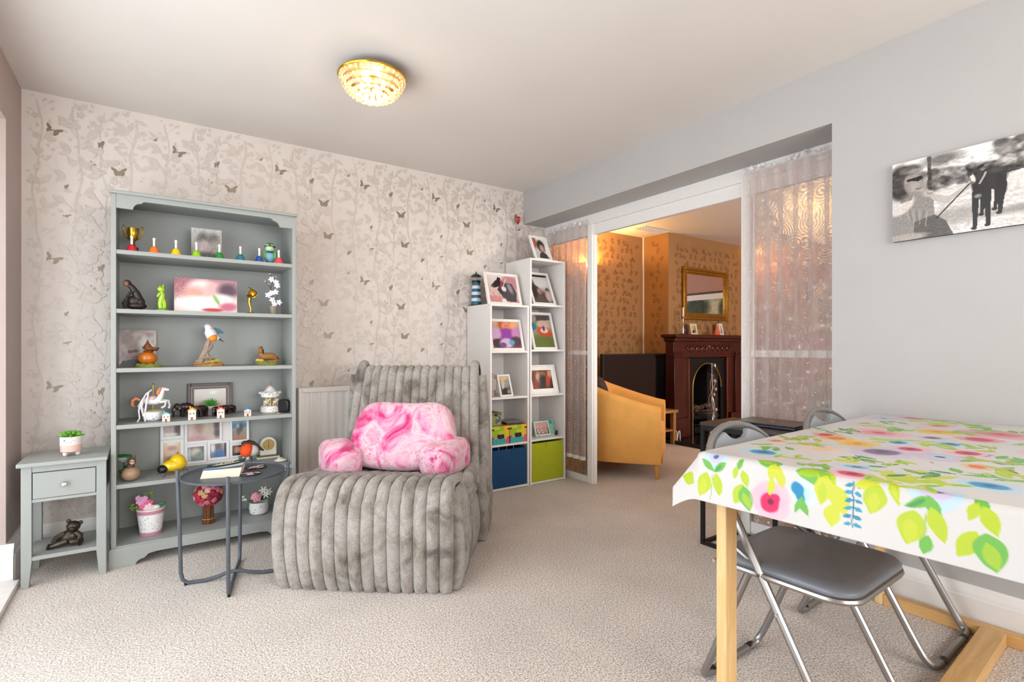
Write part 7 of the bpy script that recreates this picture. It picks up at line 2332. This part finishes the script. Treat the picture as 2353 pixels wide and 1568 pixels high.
def wall_light(label, loc, facing, watts):
    t = thing('wall_light', label, 'wall light', loc, facing)
    B = mb()
    P = []
    for j in range(7):
        v = j / 6
        P.append([((0.035 + 0.085 * v ** 0.8) * math.cos(a), -(0.03 + 0.075 * v ** 0.8) * math.sin(a), 0.11 * v) for a in np.linspace(0, PI, 15)])
    mb().sheet(P).build('bowl', mat('frosted_bowl', '#f2d8a8', 0.5, trans=0.3), t, sharp=80)
    box('back_plate', BRASS, t, -0.05, 0.05, -0.004, 0.0, -0.01, 0.10)
    mb().ell((0, -0.05, 0.06), (0.02, 0.02, 0.03)).build('bulb', emat('amber_bulb', '#ffb45a', 3), t)
    d = bpy.data.lights.new('wall_light_glow', 'POINT')
    d.energy = watts
    d.color = (1, 0.58, 0.20)
    d.shadow_soft_size = 0.03
    o = bpy.data.objects.new('wall_light_glow', d)
    COL.objects.link(o)
    o.parent = t
    o.location = (0, -0.060, 0.085)


wall_light('amber uplighter on the lounge wall behind the white door post', (4.03, 4.398, 1.93), 0, 80)
wall_light('amber uplighter in the alcove to the right of the chimney breast', (6.86, 4.398, 1.95), 0, 45)
t = thing('lounge_ceiling_light', 'warm globe ceiling light glimpsed through the patterned glass', 'ceiling light', (4.30, 2.06, ZC))
mb().lathe([(0.0, 0), (0.06, 0), (0.055, -0.02), (0.012, -0.03)], n=20).build('rose', BRASS, t)
mb().cone((0, 0, -0.02), (0, 0, -0.15), 0.006).build('stem', BRASS, t)
for k in range(3):
    a = k * 2.09 + 0.4
    mb().tube([(0, 0, -0.14), (0.09 * math.cos(a), 0.09 * math.sin(a), -0.17), (0.15 * math.cos(a), 0.15 * math.sin(a), -0.14)], 0.005, 6).build('arm', BRASS, t)
    mb().ell((0.15 * math.cos(a), 0.15 * math.sin(a), -0.20), (0.05, 0.05, 0.06)).build('globe', emat('globe_glow', '#ffd9a0', 1.3), t)
d = bpy.data.lights.new('lounge_glow', 'POINT')
d.energy = 2.5
d.color = (1, 0.68, 0.34)
d.shadow_soft_size = 0.2
o = bpy.data.objects.new('lounge_glow', d)
COL.objects.link(o)
o.parent = t
o.location = (0, 0, -0.30)
# sofa behind the patterned glass
t = thing('cream_sofa', 'cream sofa back seen through the patterned glass and wide curtain', 'sofa', (3.95, 0.95, 0))
CS = mat('cream_fabric', '#cfc4ae', 0.9, bump=0.2, bs=400)
box('base', CS, t, -0.40, 0.45, -0.80, 0.80, 0.06, 0.40, 0.03)
box('back', CS, t, -0.42, -0.20, -0.80, 0.80, 0.40, 0.88, 0.06)
for y in (-0.92, 0.80):
    box('arm', CS, t, -0.40, 0.45, y, y + 0.12, 0.06, 0.62, 0.04)
for y in (-0.79, 0.005):
    pillow(mb(), (0.12, y + 0.39, 0.47), (0.32, 0.39, 0.08), (0, 0, 0), 0.45, 24, 10).build('seat_cushion', CS, t, sharp=70)
for x in (-0.36, 0.40):
    for y in (-0.86, 0.86):
        mb().cone((x, y, 0), (x, y, 0.06), 0.02).build('foot', BLACK, t)

t = thing('white_cable', 'white looped cable on the floor at the left foot of the fireplace', 'cable', (4.90, 3.86, 0))
mb().tube(dense([(0.0, 0.10, 0.004), (0.0, 0.03, 0.05), (0.0, 0.0, 0.12), (0.03, -0.01, 0.14), (0.035, -0.012, 0.08), (0.03, -0.012, 0.006), (0.05, -0.02, 0.12), (0.075, -0.02, 0.13), (0.08, -0.02, 0.004)], 4), 0.006, 6).build('cord', PORC, t)
mb().box(-0.02, 0.02, 0.09, 0.12, 0.0, 0.03).build('plug', PORC, t)
